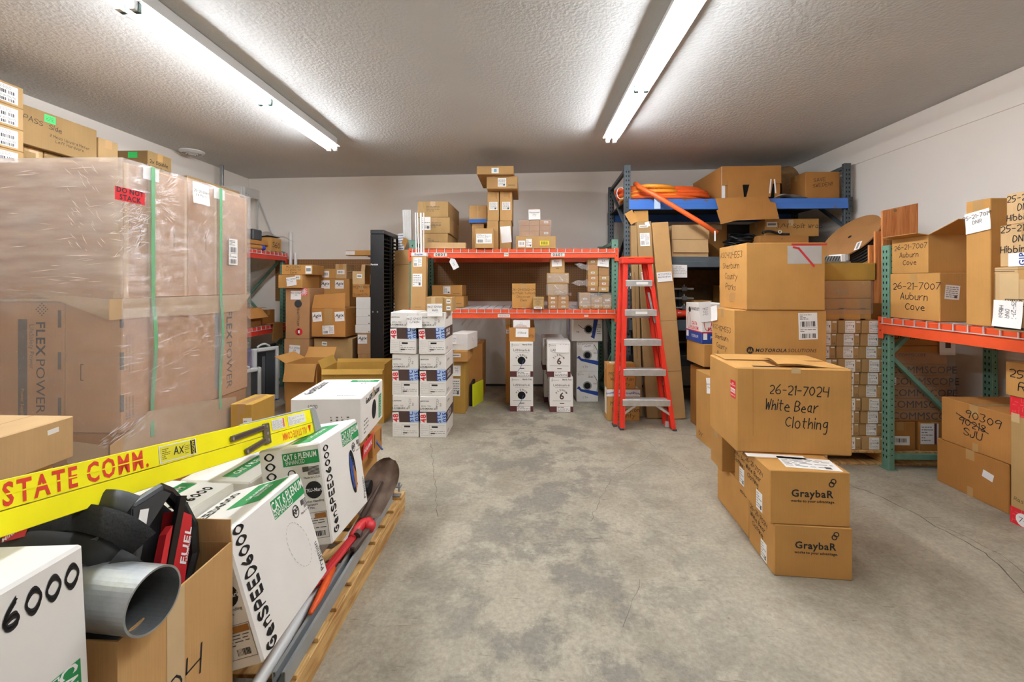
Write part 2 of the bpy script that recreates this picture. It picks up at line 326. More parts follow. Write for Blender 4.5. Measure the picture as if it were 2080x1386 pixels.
    def line(s, fr, pts, wd, m, off=.0009, nib=None):        # a drawn stroke
        for (x0, y0), (x1, y1) in zip(pts, pts[1:]):
            dx, dy = x1 - x0, y1 - y0; L = hypot(dx, dy)
            if L < 1e-7: continue
            ex, ey = dx / L * wd * .3, dy / L * wd * .3; nx, ny = -dy / L * wd / 2, dx / L * wd / 2
            s.face([fr.p(x0 - ex - nx, y0 - ey - ny, off), fr.p(x1 + ex - nx, y1 + ey - ny, off), fr.p(x1 + ex + nx, y1 + ey + ny, off), fr.p(x0 - ex + nx, y0 - ey + ny, off)], m)
            if nib and abs(dy) > 1e-6:
                q = nib / 2; P = [(x0 - q, y0), (x0 + q, y0), (x1 + q, y1), (x1 - q, y1)]
                if dy < 0: P = P[::-1]
                s.face([fr.p(a, b, off) for a, b in P], m)
    def build(s, name, parent=None, mtx=None, smooth=False):
        me = bpy.data.meshes.new(name); me.from_pydata(s.v, [], s.f)
        for m in s.mats: me.materials.append(M(m))
        me.polygons.foreach_set('material_index', s.m)
        if smooth: me.polygons.foreach_set('use_smooth', [True] * len(s.f))
        me.update()
        return link(name, me, parent, mtx)
# ---------------------------------------------------------------- lettering
GL = {k: [[(int(q[0]), int(q[1]) - 2) for q in st.split()] for st in d.split(',')] for k, d in (x.split('=') for x in '''A=02 28 42,14 34|B=02 08 28 47 35 05,25 44 43 22 02|C=47 28 06 04 22 43|D=02 08 28 46 44 22 02|E=48 08 02 42,05 35|F=48 08 02,05 35|G=47 28 06 04 22 43 45 25|H=02 08,42 48,05 45|I=22 28|J=38 34 22 02 04|K=02 08,48 05 42|L=08 02 42|M=02 08 25 48 42|N=02 08 42 48|O=28 06 04 22 44 46 28|P=02 08 38 47 46 35 05|Q=28 06 04 22 44 46 28,24 42|R=02 08 38 47 45 05,25 42|S=47 28 07 06 44 43 22 03|T=08 48,28 22|U=08 03 22 43 48|V=08 22 48|W=08 12 26 32 48|X=08 42,48 02|Y=08 25 48,25 22|Z=08 48 02 42|0=28 06 04 22 44 46 28|1=17 28 22|2=07 28 47 45 02 42|3=08 48 25 44 22 03|4=08 05 45,48 42|5=48 08 05 35 44 22 02|6=38 05 03 22 43 35 04|7=08 48 12|8=25 07 28 47 25 03 22 43 25|9=47 28 06 15 46,47 32|a=36 16 04 12 33,36 32 42|b=08 02 32 44 26 05|c=45 26 04 22 42|d=36 16 04 22 34,38 32|e=04 44 35 26 04 12 42|f=48 38 27 22,06 36|g=36 16 04 23 35,36 30 10|h=08 02,04 26 35 32|i=26 22,27 28|j=26 20 00,27 28|k=08 02,36 04 32|l=28 22|m=02 06,05 16 25 22,25 36 45 42|n=02 06,05 26 35 32|o=16 04 12 32 44 36 16|p=00 06,05 26 44 22 03|r=02 06,04 26 36|s=36 16 05 34 22 02|t=18 13 22,06 36|u=06 03 12 33,36 32|v=06 22 46|w=06 12 24 32 46|x=06 42,46 02|y=06 24,46 00|z=06 46 02 42|-=05 35|.=22 23|!=28 24,22 23|/=02 48|'=28 26|"=18 16,38 36|&=42 07 28 36 04 12 43|(=38 15 32|)=18 35 12|?=07 28 46 24,22 23'''.split('|'))}
def chaikin(p):
    if len(p) < 3: return p
    if p[0] == p[-1]:
        o = []
        for (a, b), (c, d) in zip(p, p[1:]): o += [(a * .75 + c * .25, b * .75 + d * .25), (a * .25 + c * .75, b * .25 + d * .75)]
        return o + [o[0]]
    o = [p[0]]
    for (a, b), (c, d) in zip(p, p[1:]): o += [(a * .75 + c * .25, b * .75 + d * .25), (a * .25 + c * .75, b * .25 + d * .75)]
    return o + [p[-1]]
def hand(mb, fr, text, cx, cy, size, rot=0, m='ink', wd=None, off=.001, jit=.35, slant=.08, nib=None, align='c', wide=1.0, gap=1.35, lead=1.55):
    """marker lettering; size = cap height in metres; lines parted by |, centred on (cx, cy)"""
    k = size / 6; wd = wd or size * .1; rows = text.split('|'); r = radians(rot); rs = random.Random(text)
    for i, row in enumerate(rows):
        x, st = 0, []
        for ch in row:
            if ch == ' ': x += 3 * wide; continue
            g = GL.get(ch) or GL.get(ch.upper())
            if not g: x += 3; continue
            xs = [p[0] for q in g for p in q]; lo, hi = min(xs), max(xs)
            dy = rs.uniform(-jit, jit) if jit else 0; sc = 1 + (rs.uniform(-.08, .08) if jit else 0)
            for q in g:
                if nib: q = chaikin(q) if ch not in 'AEFHIKLMNTVWXYZ' else q
                q = chaikin(q) if ch not in 'AEFHIKLMNTVWXYZvwxzkit147-' else q
                st.append([((px - lo) * wide * sc + x + slant * py, py * sc + dy) for px, py in q])
            x += (hi - lo) * wide * sc + gap
        W = x - gap; ox = -W / 2 if align == 'c' else 0
        if align == 'c' and jit: ox += rs.uniform(-1.2, 1.2)
        oy = ((len(rows) - 1) / 2 - i) * 6 * lead - 3
        for q in st:
            P = []
            for a, b in q:
                a, b = (a + ox) * k, (b + oy) * k; P.append((cx + a * cos(r) - b * sin(r), cy + a * sin(r) + b * cos(r)))
            mb.line(fr, P, wd, m, off, nib)
_GC = {}
def _glyphs():
    chars = 'ABCDEFGHIJKLMNOPQRSTUVWXYZabcdefghijklmnopqrstuvwxyz0123456789-.!:/&%+'
    tmp = []
    for bold in (0, 1):
        for ch in chars:
            for t, tagc in ((ch, 0), ('|' + ch + '|', 1)):
                c = bpy.data.curves.new('glyph', 'FONT'); c.body = t; c.offset = .022 if bold else 0; c.resolution_u = 2
                o = bpy.data.objects.new('glyph', c); COL.objects.link(o); tmp.append((bold, ch, tagc, o))
    bar = bpy.data.curves.new('glyph', 'FONT'); bar.body = '||'; bo = bpy.data.objects.new('glyph', bar); COL.objects.link(bo)
    dg = bpy.context.evaluated_depsgraph_get(); dg.update()
    def width(o):
        me = o.evaluated_get(dg).to_mesh(); xs = [v.co.x for v in me.vertices]; r = max(xs) - min(xs); o.evaluated_get(dg).to_mesh_clear(); return r
    wb = width(bo); H = None
    for bold, ch, tagc, o in tmp:
        e = o.evaluated_get(dg)
        if tagc == 0:
            me = e.to_mesh(); vs = [(v.co.x, v.co.y) for v in me.vertices]; fs = [tuple(p.vertices) for p in me.polygons]; e.to_mesh_clear()
            if ch == 'H' and not bold: H = max(y for x, y in vs)
            _GC[(bold, ch)] = [vs, fs, 0]
        else: _GC[(bold, ch)][2] = width(o) - wb
    for g in _GC.values(): g[0] = [(x / H, y / H) for x, y in g[0]]; g[2] = g[2] / H
    _GC['H'] = H
    for *_, o in tmp + [(0, 0, 0, bo)]:
        d = o.data; bpy.data.objects.remove(o); bpy.data.curves.remove(d)
_glyphs()
def prt(mb, fr, text, cx, cy, size, rot=0, m='print_black', bold=1, xs=1.0, off=.001, shear=0, align='c', lead=1.5, track=0):
    rows = text.split('|'); r = radians(rot)
    for i, row in enumerate(rows):
        W = sum((.38 if c == ' ' else _GC.get((bold, c), _GC[(bold, 'n')])[2]) + track for c in row) - track
        x = -W / 2 if align == 'c' else 0; y = ((len(rows) - 1) / 2 - i) * lead - .5
        for c in row:
            if c == ' ': x += .38 + track; continue
            vs, fs, ad = _GC.get((bold, c), _GC[(bold, 'n')])
            P = []
            for a, b in vs:
                a, b = (a + x + shear * b) * size * xs, (b + y) * size; P.append(fr.p(cx + a * cos(r) - b * sin(r), cy + a * sin(r) + b * cos(r), off))
            mb.mesh(P, fs, m); x += ad + track
# ---------------------------------------------------------------- cartons
def shell(x0, x1, y0, y1, z0, z1, mt):                       # film wrapped round something, open above and below
    b = MB()
    for (ax, ay), (bx, by) in (((x0, y0), (x1, y0)), ((x1, y0), (x1, y1)), ((x1, y1), (x0, y1)), ((x0, y1), (x0, y0))):
        n = V((by - ay, ax - bx, 0)).normalized()
        b.grid(lambda u, v: (ax + (bx - ax) * u + n.x * .004 * (1 + sin(9 * u + 7 * v)) * min(1, 8 * u, 8 - 8 * u), ay + (by - ay) * u + n.y * .004 * (1 + sin(9 * u + 7 * v)) * min(1, 8 * u, 8 - 8 * u), z0 + (z1 - z0) * v), 14, 6, mt)
    return b
def frames(w, d, h):
    return {'F': Fr((-w / 2, -d / 2, 0), (1, 0, 0), (0, 0, 1), w, h), 'B': Fr((w / 2, d / 2, 0), (-1, 0, 0), (0, 0, 1), w, h),
            'R': Fr((w / 2, -d / 2, 0), (0, 1, 0), (0, 0, 1), d, h), 'L': Fr((-w / 2, d / 2, 0), (0, -1, 0), (0, 0, 1), d, h),
            'T': Fr((-w / 2, -d / 2, h), (1, 0, 0), (0, 1, 0), w, d)}
def lines_of_print(mb, fr, x0, y0, x1, y1, n, m='print_grey', th=.4, off=.0005):
    rs = random.Random(n * 7 + int(x0 * 1e4)); s = (y1 - y0) / n
    for i in range(n):
        y = y1 - (i + .5) * s; x = x0
        while x < x1 - .004:
            l = min(rs.uniform(.1, .3) * (x1 - x0), x1 - x)
            mb.rect(fr, x, y - s * th / 2, x + l, y + s * th / 2, m, off); x += l + .05 * (x1 - x0)
            if rs.random() < .18: break
def barcode(mb, fr, x0, y0, x1, y1, m='print_black', off=.0005, n=22):
    rs = random.Random(int(x0 * 9999) + n); s = (x1 - x0) / n
    for i in range(n):
        if i % 2 == 0: mb.rect(fr, x0 + i * s, y0, x0 + (i + rs.choice((.5, .9, 1.4))) * s, y1, m, off)
def ship_label(fr, kind=0):
    mb = MB(); W, H = fr.W, fr.H
    mb.face([fr.p(0, 0), fr.p(W, 0), fr.p(W, H), fr.p(0, H)], 'paper')
    if kind == 0:
        lines_of_print(mb, fr, .08 * W, .74 * H, .7 * W, .95 * H, 4, 'print_mid'); barcode(mb, fr, .1 * W, .48 * H, .9 * W, .68 * H)
        mb.rect(fr, .05 * W, .43 * H, .95 * W, .44 * H, 'print_black', .0005); lines_of_print(mb, fr, .08 * W, .27 * H, .9 * W, .4 * H, 2, 'print_mid'); barcode(mb, fr, .1 * W, .05 * H, .9 * W, .22 * H)
    elif kind == 1:
        lines_of_print(mb, fr, .08 * W, .1 * H, .92 * W, .92 * H, 6, 'print_grey')
        mb.rect(fr, .65 * W, .1 * H, .85 * W, .3 * H, 'print_mid', .0006)
    elif kind == 2:
        barcode(mb, fr, .15 * W, .3 * H, .85 * W, .75 * H)
    elif kind == 3:
        mb.rect(fr, .12 * W, .3 * H, .88 * W, .7 * H, 'print_grey', .0005)
    elif kind == 4:
        lines_of_print(mb, fr, .06 * W, .55 * H, .5 * W, .95 * H, 5, 'print_grey'); barcode(mb, fr, .08 * W, .1 * H, .45 * W, .4 * H); lines_of_print(mb, fr, .55 * W, .1 * H, .95 * W, .9 * H, 8, 'print_grey')
    return mb
def note_mesh(fr, text, size, rot=0, m='paper', ink='ink', wd=None):
    mb = MB(); W, H = fr.W, fr.H; c = min(W, H) * .05
    n = 6
    for i in range(n):                                       # a sheet that lifts a little at its lower edge
        a, b = i / n, (i + 1) / n; za, zb = c * (1 - a) ** 3, c * (1 - b) ** 3
        mb.face([fr.p(0, a * H, za), fr.p(W, a * H, za), fr.p(W, b * H, zb), fr.p(0, b * H, zb)], m)
    if text: hand(mb, fr, text, W / 2, H / 2, size, rot, ink, wd, off=c * .15 + .001)
    return mb
def decorate(root, mb, fs, deco, base):
    """marks go into the carton's own mesh; paper, labels and tape become parts of it"""
    parts = []
    for d in deco:
        k, fr = d[0], fs[d[1]]; W, H = fr.W, fr.H
        if k == 'h': hand(mb, fr, d[2], d[3] * W, d[4] * H, d[5], d[6] if len(d) > 6 else 0, **(d[7] if len(d) > 7 else {}))
        elif k == 't': prt(mb, fr, d[2], d[3] * W, d[4] * H, d[5], d[6] if len(d) > 6 else 0, **(d[7] if len(d) > 7 else {}))
        elif k == 'q': mb.rect(fr, d[2] * W, d[3] * H, d[4] * W, d[5] * H, d[6], d[7] if len(d) > 7 else .0008)
        elif k == 'x': d[2](mb, fr)
        elif k == 'n': parts.append(('paper_note', note_mesh(fr.sub(d[2] * W, d[3] * H, d[4], d[5], d[6], .0015), d[7], d[8], *(d[9:10])), 'white paper note'))
        elif k == 'l': parts.append(('shipping_label', ship_label(fr.sub(d[2] * W, d[3] * H, d[4], d[5], d[6], .0012), d[7] if len(d) > 7 else 0), 'white printed label'))
        elif k == 's':
            b2 = MB(); f2 = fr.sub(d[2] * W, d[3] * H, d[4], d[5], d[6], .0013); b2.face([f2.p(0, 0), f2.p(f2.W, 0), f2.p(f2.W, f2.H), f2.p(0, f2.H)], d[7])
            if len(d) > 8 and d[8]: d[8](b2, f2)
            parts.append(('sticker', b2, d[9] if len(d) > 9 else None))
        elif k == 'tape':
            b2 = MB(); b2.rect(fr, d[2] * W, d[3] * H, d[4] * W, d[5] * H, d[6] if len(d) > 6 else 'tape', .0006); parts.append(('packing_tape', b2, None))
    return parts
def carton(w, d, h, mtx, label, mat='kraft', deco=(), cat='box', group=None, name='cardboard_box', b=.004, seam=True, tapes=True):
    mb = MB(); mb.box(-w / 2, w / 2, -d / 2, d / 2, 0, h, mat, b); fs = frames(w, d, h)
    if seam and h > .05:
        if w >= d: mb.rect(fs['T'], 0, d / 2 - .0015, w, d / 2 + .0015, 'seam', .0004)
        else: mb.rect(fs['T'], w / 2 - .0015, 0, w / 2 + .0015, d, 'seam', .0004)
    parts = decorate(None, mb, fs, deco, mat)
    o = mb.build(name, None, mtx); tag(o, label, cat, group)
    if seam and tapes and w * h > .03:
        t = MB(); e = .0007
        if w >= d:
            t.rect(fs['T'], 0, d / 2 - .03, w, d / 2 + .03, 'tape', e)
            for f in ('L', 'R'): t.rect(fs[f], d / 2 - .03, h - .07, d / 2 + .03, h, 'tape', e)
        else:
            t.rect(fs['T'], w / 2 - .03, 0, w / 2 + .03, d, 'tape', e)
            for f in ('F', 'B'): t.rect(fs[f], w / 2 - .03, h - .07, w / 2 + .03, h, 'tape', e)
        t.build('packing_tape', o)
    for nm, b2, lb in parts:
        p = b2.build(nm, o)
        if lb: p['label'] = lb
    return o
def open_carton(w, d, h, mtx, label, mat='kraft', flaps=None, deco=(), cat='box', group=None, name='open_cardboard_box', fill=None, th=.005, lid=.45):
    """flaps: {side: degrees out from upright}"""
    mb = MB(); fs = frames(w, d, h)
    for a in ((-w / 2, w / 2, -d / 2, -d / 2 + th), (-w / 2, w / 2, d / 2 - th, d / 2), (-w / 2, -w / 2 + th, -d / 2 + th, d / 2 - th), (w / 2 - th, w / 2, -d / 2 + th, d / 2 - th)): mb.box(*a, 0, h, mat)
    mb.box(-w / 2 + th, w / 2 - th, -d / 2 + th, d / 2 - th, 0, th, mat)
    parts = decorate(None, mb, fs, deco, mat); o = mb.build(name, None, mtx); tag(o, label, cat, group)
    for sd, val in (flaps or {'F': 150, 'B': 120, 'L': 130, 'R': 140}).items():
        ang, ln = val if isinstance(val, tuple) else (val, None)
        fr = fs[sd]; a = radians(ang); L = ln or lid * (d if sd in 'FB' else w) ; f = MB(); v = V((0, 0, 1)) * cos(a) + fr.n * sin(a)
        g = Fr(fr.p(0, h, 0), fr.u, v, fr.W, L); k = .02 * fr.W
        f.prism([(0, 0), (fr.W, 0), (fr.W - k, L * .5), (fr.W - k * .6, L), (k, L * .985), (k * .7, L * .5)], g, .004, mat); f.build('flap', o)
    for nm, b2, lb in parts:
        p = b2.build(nm, o)
        if lb: p['label'] = lb
    return o
# placing by what is seen: fbox = front parallel to the back wall at depth Y; sbox = face parallel to the side walls at X
def fgeo(px0, px1, yt, yb, Y, z=None, h=None):
    p, q = at(px0, yb, Y), at(px1, yb, Y); zb = p.z if z is None else z
    return (p.x + q.x) / 2, q.x - p.x, zb, (h or at((px0 + px1) / 2, yt, Y).z - zb)
def fbox(px0, px1, yt, yb, Y, d, label, z=None, h=None, rot=0, fn=carton, **k):
    x, w, zb, h = fgeo(px0, px1, yt, yb, Y, z, h)
    return fn(w, d, h, TR(x, Y + d / 2, zb, radians(rot)), label, **k)
def sbox(pa, pb, yt, yb, X, d, label, z=None, h=None, fn=carton, rot=0, **k):
    """yt, yb are read at column pa"""
    a, b = atx(pa, yb, X), atx(pb, yb, X); zb = a.z if z is None else z; h = h or atx(pa, yt, X).z - zb
    r = -90 if X > 0 else 90
    return fn(abs(a.y - b.y), d, h, TR(X + (d / 2 if X > 0 else -d / 2), (a.y + b.y) / 2, zb, radians(r + rot)), label, **k)
ORD = ['first', 'second', 'third', 'fourth', 'fifth', 'sixth', 'seventh', 'eighth', 'ninth', 'tenth', 'eleventh', 'twelfth']

# ---------------------------------------------------------------- the room
YB, XR, XL, YN = 6.39, 3.80, -4.15, -3.2
def CZ(x): return 3.11 + .012 * x
def structure(mb, name): o = mb.build(name); o['kind'] = 'structure'; return o
m = MB(); m.box(XL - .2, XR + .2, YN - .2, YB + .2, -.1, 0, 'concrete')
FL = Fr((0, 0, .0), (1, 0, 0), (0, 1, 0))
def crack(pts, wd, seed):
    rs = random.Random(seed); P = [atz(*p).xy for p in pts]; Q = []
    for a, b in zip(P, P[1:]):
        n = max(2, int((b - a).length / .05))
        for i in range(n): c = a.lerp(b, i / n); Q.append((c.x + rs.uniform(-.012, .012), c.y + rs.uniform(-.012, .012)))
    Q.append(tuple(P[-1]))
    for p, q in zip(Q, Q[1:]): m.line(FL, [p, q], wd * rs.uniform(.5, 1.3), 'crack', .0006)
crack([(905, 870), (960, 873), (1080, 874), (1190, 868), (1250, 870), (1330, 876), (1420, 887), (1480, 895)], .0045, 1)
crack([(1722, 984), (1790, 1010), (1850, 1040), (1900, 1068), (1960, 1100), (2000, 1122), (2050, 1172), (2080, 1205)], .006, 2)
crack([(1905, 1066), (1980, 1098), (2030, 1128), (2080, 1165)], .003, 3)
crack([(876, 900), (880, 960), (886, 1010), (890, 1050)], .003, 4)
crack([(1290, 880), (1340, 915), (1400, 955)], .0025, 5)
crack([(1250, 965), (1215, 1020), (1200, 1060)], .0022, 6); crack([(1300, 1175), (1285, 1235), (1265, 1275)], .002, 7); crack([(1330, 920), (1250, 965)], .002, 8)
structure(m, 'floor')
m = MB(); zl, zr = CZ(XL - .2), CZ(XR + .2)
q = [V((XL - .2, YN - .2, zl)), V((XR + .2, YN - .2, zr)), V((XR + .2, YB + .2, zr)), V((XL - .2, YB + .2, zl))]
m.face(q[::-1], 'knockdown'); m.face([p + V((0, 0, .1)) for p in q], 'knockdown')
structure(m, 'ceiling')
def wall(name, x0, x1, y0, y1):
    m = MB(); T = lambda x: CZ(x) + .02
    vs = [V((x, y, z)) for x, y in ((x0, y0), (x1, y0), (x1, y1), (x0, y1)) for z in (0, T(x))]
    m.mesh(vs, [(0, 2, 3, 1), (2, 4, 5, 3), (4, 6, 7, 5), (6, 0, 1, 7), (1, 3, 5, 7), (0, 6, 4, 2)], 'wall_white'); structure(m, name)
wall('wall_back', XL - .1, XR + .1, YB, YB + .1); wall('wall_right', XR, XR + .1, YN, YB); wall('wall_left', XL - .1, XL, YN, YB); wall('wall_front', XL - .1, XR + .1, YN - .1, YN)
m = MB()                                                    # white lower wall panel with its dark bottom seal
m.box(at(740, 700, YB).x, at(1435, 700, YB).x, YB - .02, YB - .001, .03, 1.18, 'panel_white', .003)
m.box(at(740, 700, YB).x, at(1435, 700, YB).x, YB - .03, YB - .002, .0, .03, 'dark_steel', .002); structure(m, 'trim_1')
m = MB(); m.box(at(560, 600, YB).x, at(1700, 600, YB).x, YB - .012, YB - .0005, 1.24, 1.855, 'pegboard', .001); structure(m, 'trim_2').name = 'trim_2'
m = MB(); m.box(XR - .012, XR - .0005, 0, YB - .01, 2.87, CZ(XR) - .01, 'wall_white', .002); structure(m, 'trim_3')

# ---------------------------------------------------------------- ceiling lights: eight-foot strips of four-foot tubes
def strip_light(x, y1, label, tubes=True):
    L = 2.44; z = CZ(x) - .004; e = empty('strip_light', (x, y1 - L, z)); tag(e, label, 'ceiling light', 'fluorescent strip lights on the ceiling')
    m = MB(); m.mesh([V((a, y, b)) for y in (0, L) for a, b in ((-.055, 0), (.055, 0), (.055, -.072), (.086, -.092), (-.086, -.092), (-.055, -.072))],
                     [(5, 4, 3, 2, 1, 0), (6, 7, 8, 9, 10, 11)] + [(i, (i + 1) % 6, 6 + (i + 1) % 6, 6 + i) for i in range(6)], 'fixture_white'); m.build('housing', e)
    for j in (0, 1):
        for s in (-.037, .037):
            a, b = j * L / 2 + .018, (j + 1) * L / 2 - .018; t = MB(); t.tube([(s, a, -.118), (s, b, -.118)], .0185, 'tube_glow' if tubes else 'tube_glow_dim', 10); t.build('tube', e)
    for y in (.006, L / 2, L - .006):
        for s in (-.037, .037):
            t = MB(); t.box(s - .018, s + .018, y - .016, y + .016, -.142, -.086, 'light_grey' if y > L - .1 else 'dark_green', .003); t.build('lamp_holder', e)
xa, ya = -2.12, 4.70; xb, yb_ = .885, 4.64
for k, w_ in enumerate(('far end of the left row, near the back wall', 'second from the back wall in the left row')): strip_light(xa, ya - 2.45 * k, 'white fluorescent strip light, ' + w_, k == 0)
for k, w_ in enumerate(('far end of the right row, near the back wall', 'second from the back wall in the right row')): strip_light(xb, yb_ - 2.45 * k, 'white fluorescent strip light, ' + w_, k == 0)
e = empty('ceiling_vent', (at(390, 294, 5.05).x, 5.05, CZ(-3.8))); tag(e, 'round white ceiling vent with ring slots, left of the strip lights', 'vent')
m = MB(); m.lathe([(.128, 0), (.128, -.012), (.1, -.035), (.095, -.03), (.095, 0)], Matrix(), 'fixture_white', 28); m.build('rim', e)
for k, r in enumerate((.08, .058, .036)):
    m = MB(); m.lathe([(r, -.012 - k * .008), (r + .003, -.03 - k * .009), (r - .005, -.034 - k * .009), (r - .006, -.016 - k * .008)], Matrix(), 'fixture_white', 24); m.build('ring', e)
m = MB(); m.lathe([(.094, -.001), (.094, -.004)], Matrix(), 'hole', 24); m.build('duct_opening', e)
# ---------------------------------------------------------------- pallet racks
def post(mb, x, y, h, m, wf=.076, ws=.045, holes='hole', cols=2, hz0=.1, mirror=1):
    mb.box(x, x + wf, y, y + ws, 0, h, m, .003); mb.box(x - .012, x + wf + .012, y - .012, y + ws + .02, 0, .008, m, .001)
    f = Fr((x, y, 0), (1, 0, 0), (0, 0, 1)); n = int((h - hz0) / .05)
    if holes:
        for i in range(n):
            z = hz0 + i * .05
            for c in ([wf * .3, wf * .7] if cols == 2 else [wf * .5]):
                a = .0065; mb.face([f.p(c - a * .5, z - .012, .0012), f.p(c + a * .5, z - .012, .0012), f.p(c + a, z + .004, .0012), f.p(c + a * .5, z + .011, .0012), f.p(c - a * .5, z + .011, .0012), f.p(c - a, z + .004, .0012)], holes)
        for sd, ox in ((-1, x), (1, x + wf)):
            g = Fr((ox, y if sd > 0 else y + ws, 0), (0, sd, 0), (0, 0, 1))
            for i in range(n): mb.ell(g, ws * .5, hz0 + i * .05 + .02, .0055, .0055, holes, .0012, 8)
def rack(label, mtx, W, D, H, shelves, pm, bm, bh=.105, group=None, wire=True, deck=None, beam_mats=None, conn=None, post_left=True, brace=True, hback=None, cols=2):
    e = empty('pallet_rack', mtx=mtx); tag(e, label, 'rack', group); xs = [0, W - .076] if post_left else [W - .076]
    for x in xs:
        m = MB(); post(m, x, 0, H, pm, cols=cols); m.build('upright_post', e)
        m = MB(); post(m, x, D - .045, hback or H, pm, cols=cols); m.build('upright_post', e)
        if brace:
            c = x + .038
            m = MB(); m.bar((c, .045, .1), (c, D - .045, .1), .035, .04, pm)
            m.build('cross_brace', e)
            k = int(H / .62)
            for i in range(k):
                z0, z1 = .14 + i * (H - .2) / k, .1 + (i + 1) * (H - .2) / k
                m = MB(); a, b = (z1, z0) if i % 2 == 0 else (z0, z1); m.bar((c, .045, a), (c, D - .045, b), .035, .03, pm); m.build('cross_brace', e)
            m = MB(); m.bar((c, .045, H - .04), (c, D - .045, (hback or H) - .04), .035, .04, pm); m.build('cross_brace', e)
    for si, z in enumerate(shelves):
        for fb in (0, 1):
            y = -.022 if fb == 0 else D - .023; bmm = (beam_mats or {}).get(si, bm)
            m = MB(); m.box(.012, W - .012, y, y + .045, z - bh, z, bmm, .004)
            for x in (0, W - .05):                           # end connectors hooked on the posts
                m.box(x, x + .05, y - .006 if fb == 0 else y + .04, y + .002 if fb == 0 else y + .051, z - bh - .04, z + .01, conn or bmm, .002)
                if fb == 0:
                    f = Fr((x, y - .006, 0), (1, 0, 0), (0, 0, 1))
                    for q in (.2, .75): m.ell(f, .025, z - bh + q * bh, .006, .006, 'hole', .0012, 8)
            m.box(.014, W - .014, y - .004 if fb == 0 else y + .044, y + .001 if fb == 0 else y + .049, z - bh, z - bh * .45, bmm, .002)
            m.build('beam', e)
        if wire:
            m = MB(); r = .0034; n = int(W / .1)
            for i in range(n + 1):
                x = .05 + i * (W - .1) / n
                m.box(x - r, x + r, -.032, D + .02, z + .001, z + .001 + 2 * r, 'wire_steel'); m.box(x - r, x + r, -.035, -.032 + r, z - .042, z + .006, 'wire_steel')
            for y in [-.033] + [.06 + k * .12 for k in range(int((D - .06) / .12))]: m.box(.04, W - .04, y - r, y + r, z - .001 if y > 0 else z - .045, z + .005 if y > 0 else z - .039, 'wire_steel')
            m.build('wire_deck', e)
        elif deck:
            m = MB(); m.box(.02, W - .02, .024, D - .024, z - .022, z - .002, deck, .002); m.build('deck_board', e)
    return e
# centre rack
RY = 5.22; rxr = at(1256, 600, RY).x; ZU, ZM = 1.905, 1.185
rk = rack('orange and green pallet rack across the back wall with two wire decks', TR(rxr - 2.5, RY, 0), 2.5, 1.05, 2.02, [ZM, ZU], 'green_steel', 'orange_steel', cols=1)
def rack_tag(px0, px1, yt, yb, text, sz, name='rack_number_label', mt='rack_label', bold=1):
    a, b = at(px0, yb, RY - .03), at(px1, yt, RY - .03); fr = Fr((a.x - (rxr - 2.5), -.0285, a.z), (1, 0, 0), (0, 0, 1), b.x - a.x, b.z - a.z); m = MB()
    m.face([fr.p(0, 0), fr.p(fr.W, 0), fr.p(fr.W, fr.H), fr.p(0, fr.H)], mt)
    if text: prt(m, fr, text, fr.W / 2, fr.H / 2, sz, bold=bold, xs=1.15, track=.12, off=.0006)
    m.build(name, rk)['label'] = 'white label on the orange beam'
rack_tag(881, 908, 514, 521.5, '0801', .03); rack_tag(1119.5, 1147, 514, 521.5, '0601', .03); rack_tag(1024, 1033, 513, 521, 'U3A', .012)
rack_tag(1011, 1036, 638.5, 645, 'Heartland', .014, bold=0); rack_tag(1187, 1195, 640, 644, 'XXX', .008)
m = MB(); p = at(918, 508, RY - .05); f = Fr((p.x, p.y, p.z - .16), (1, 0, 0), (0, 0, 1)).sub(.02, .0, .075, .14, 28)
m.face([f.p(0, .0), f.p(.075, 0), f.p(.075, .11), f.p(.0375, .14), f.p(0, .11)], 'tag_white'); hand(m, f, 'S', .036, .06, .03); m.line(f, [(.0375, .13), (.01, .165)], .004, 'wire_steel')
tag(m.build('hanging_tag'), 'white tag hanging from the upper orange beam beside number 0801', 'tag')

def rows_mark(fr_mb, fr):                                   # small printed specification lines on a face
    W, H = fr.W, fr.H; lines_of_print(fr_mb, fr, .28 * W, .35 * H, .72 * W, .72 * H, 4, 'print_mid', .3, .0009)
Y0 = 5.33
# upper deck, left: three long cartons
zb = ZU + .009
for i, (a, b, mark, nm) in enumerate(((848, 905, (), 'long brown carton, lowest of three at the left of the upper deck'),
                                      (846, 908, [('l', 'F', .2, .62, .13, .16, 0, 1)], 'long brown carton with a white label, middle of three left on the upper deck'),
                                      (845, 907, (), 'long brown carton with worn tape, topmost of three at the left of the upper deck'))):
    x, w_, _, _ = fgeo(a, b, 440, 474, Y0)
    carton(w_, .78, .196, TR(x + .025, Y0 + .4 + .0, zb + .198 * i, radians((0, 1, -1)[i])), nm, 'kraft_grey', [('x', 'F', rows_mark)] + list(mark) + [('tape', 'F', .42, .75, .5, 1, 'tape_clear')], group='long cartons at the left of the upper deck')
fbox(862, 946, 493, 506, 5.22, .1, 'long flat cardboard carton lying along the front of the upper deck', z=zb, mat='kraft_light', seam=False)
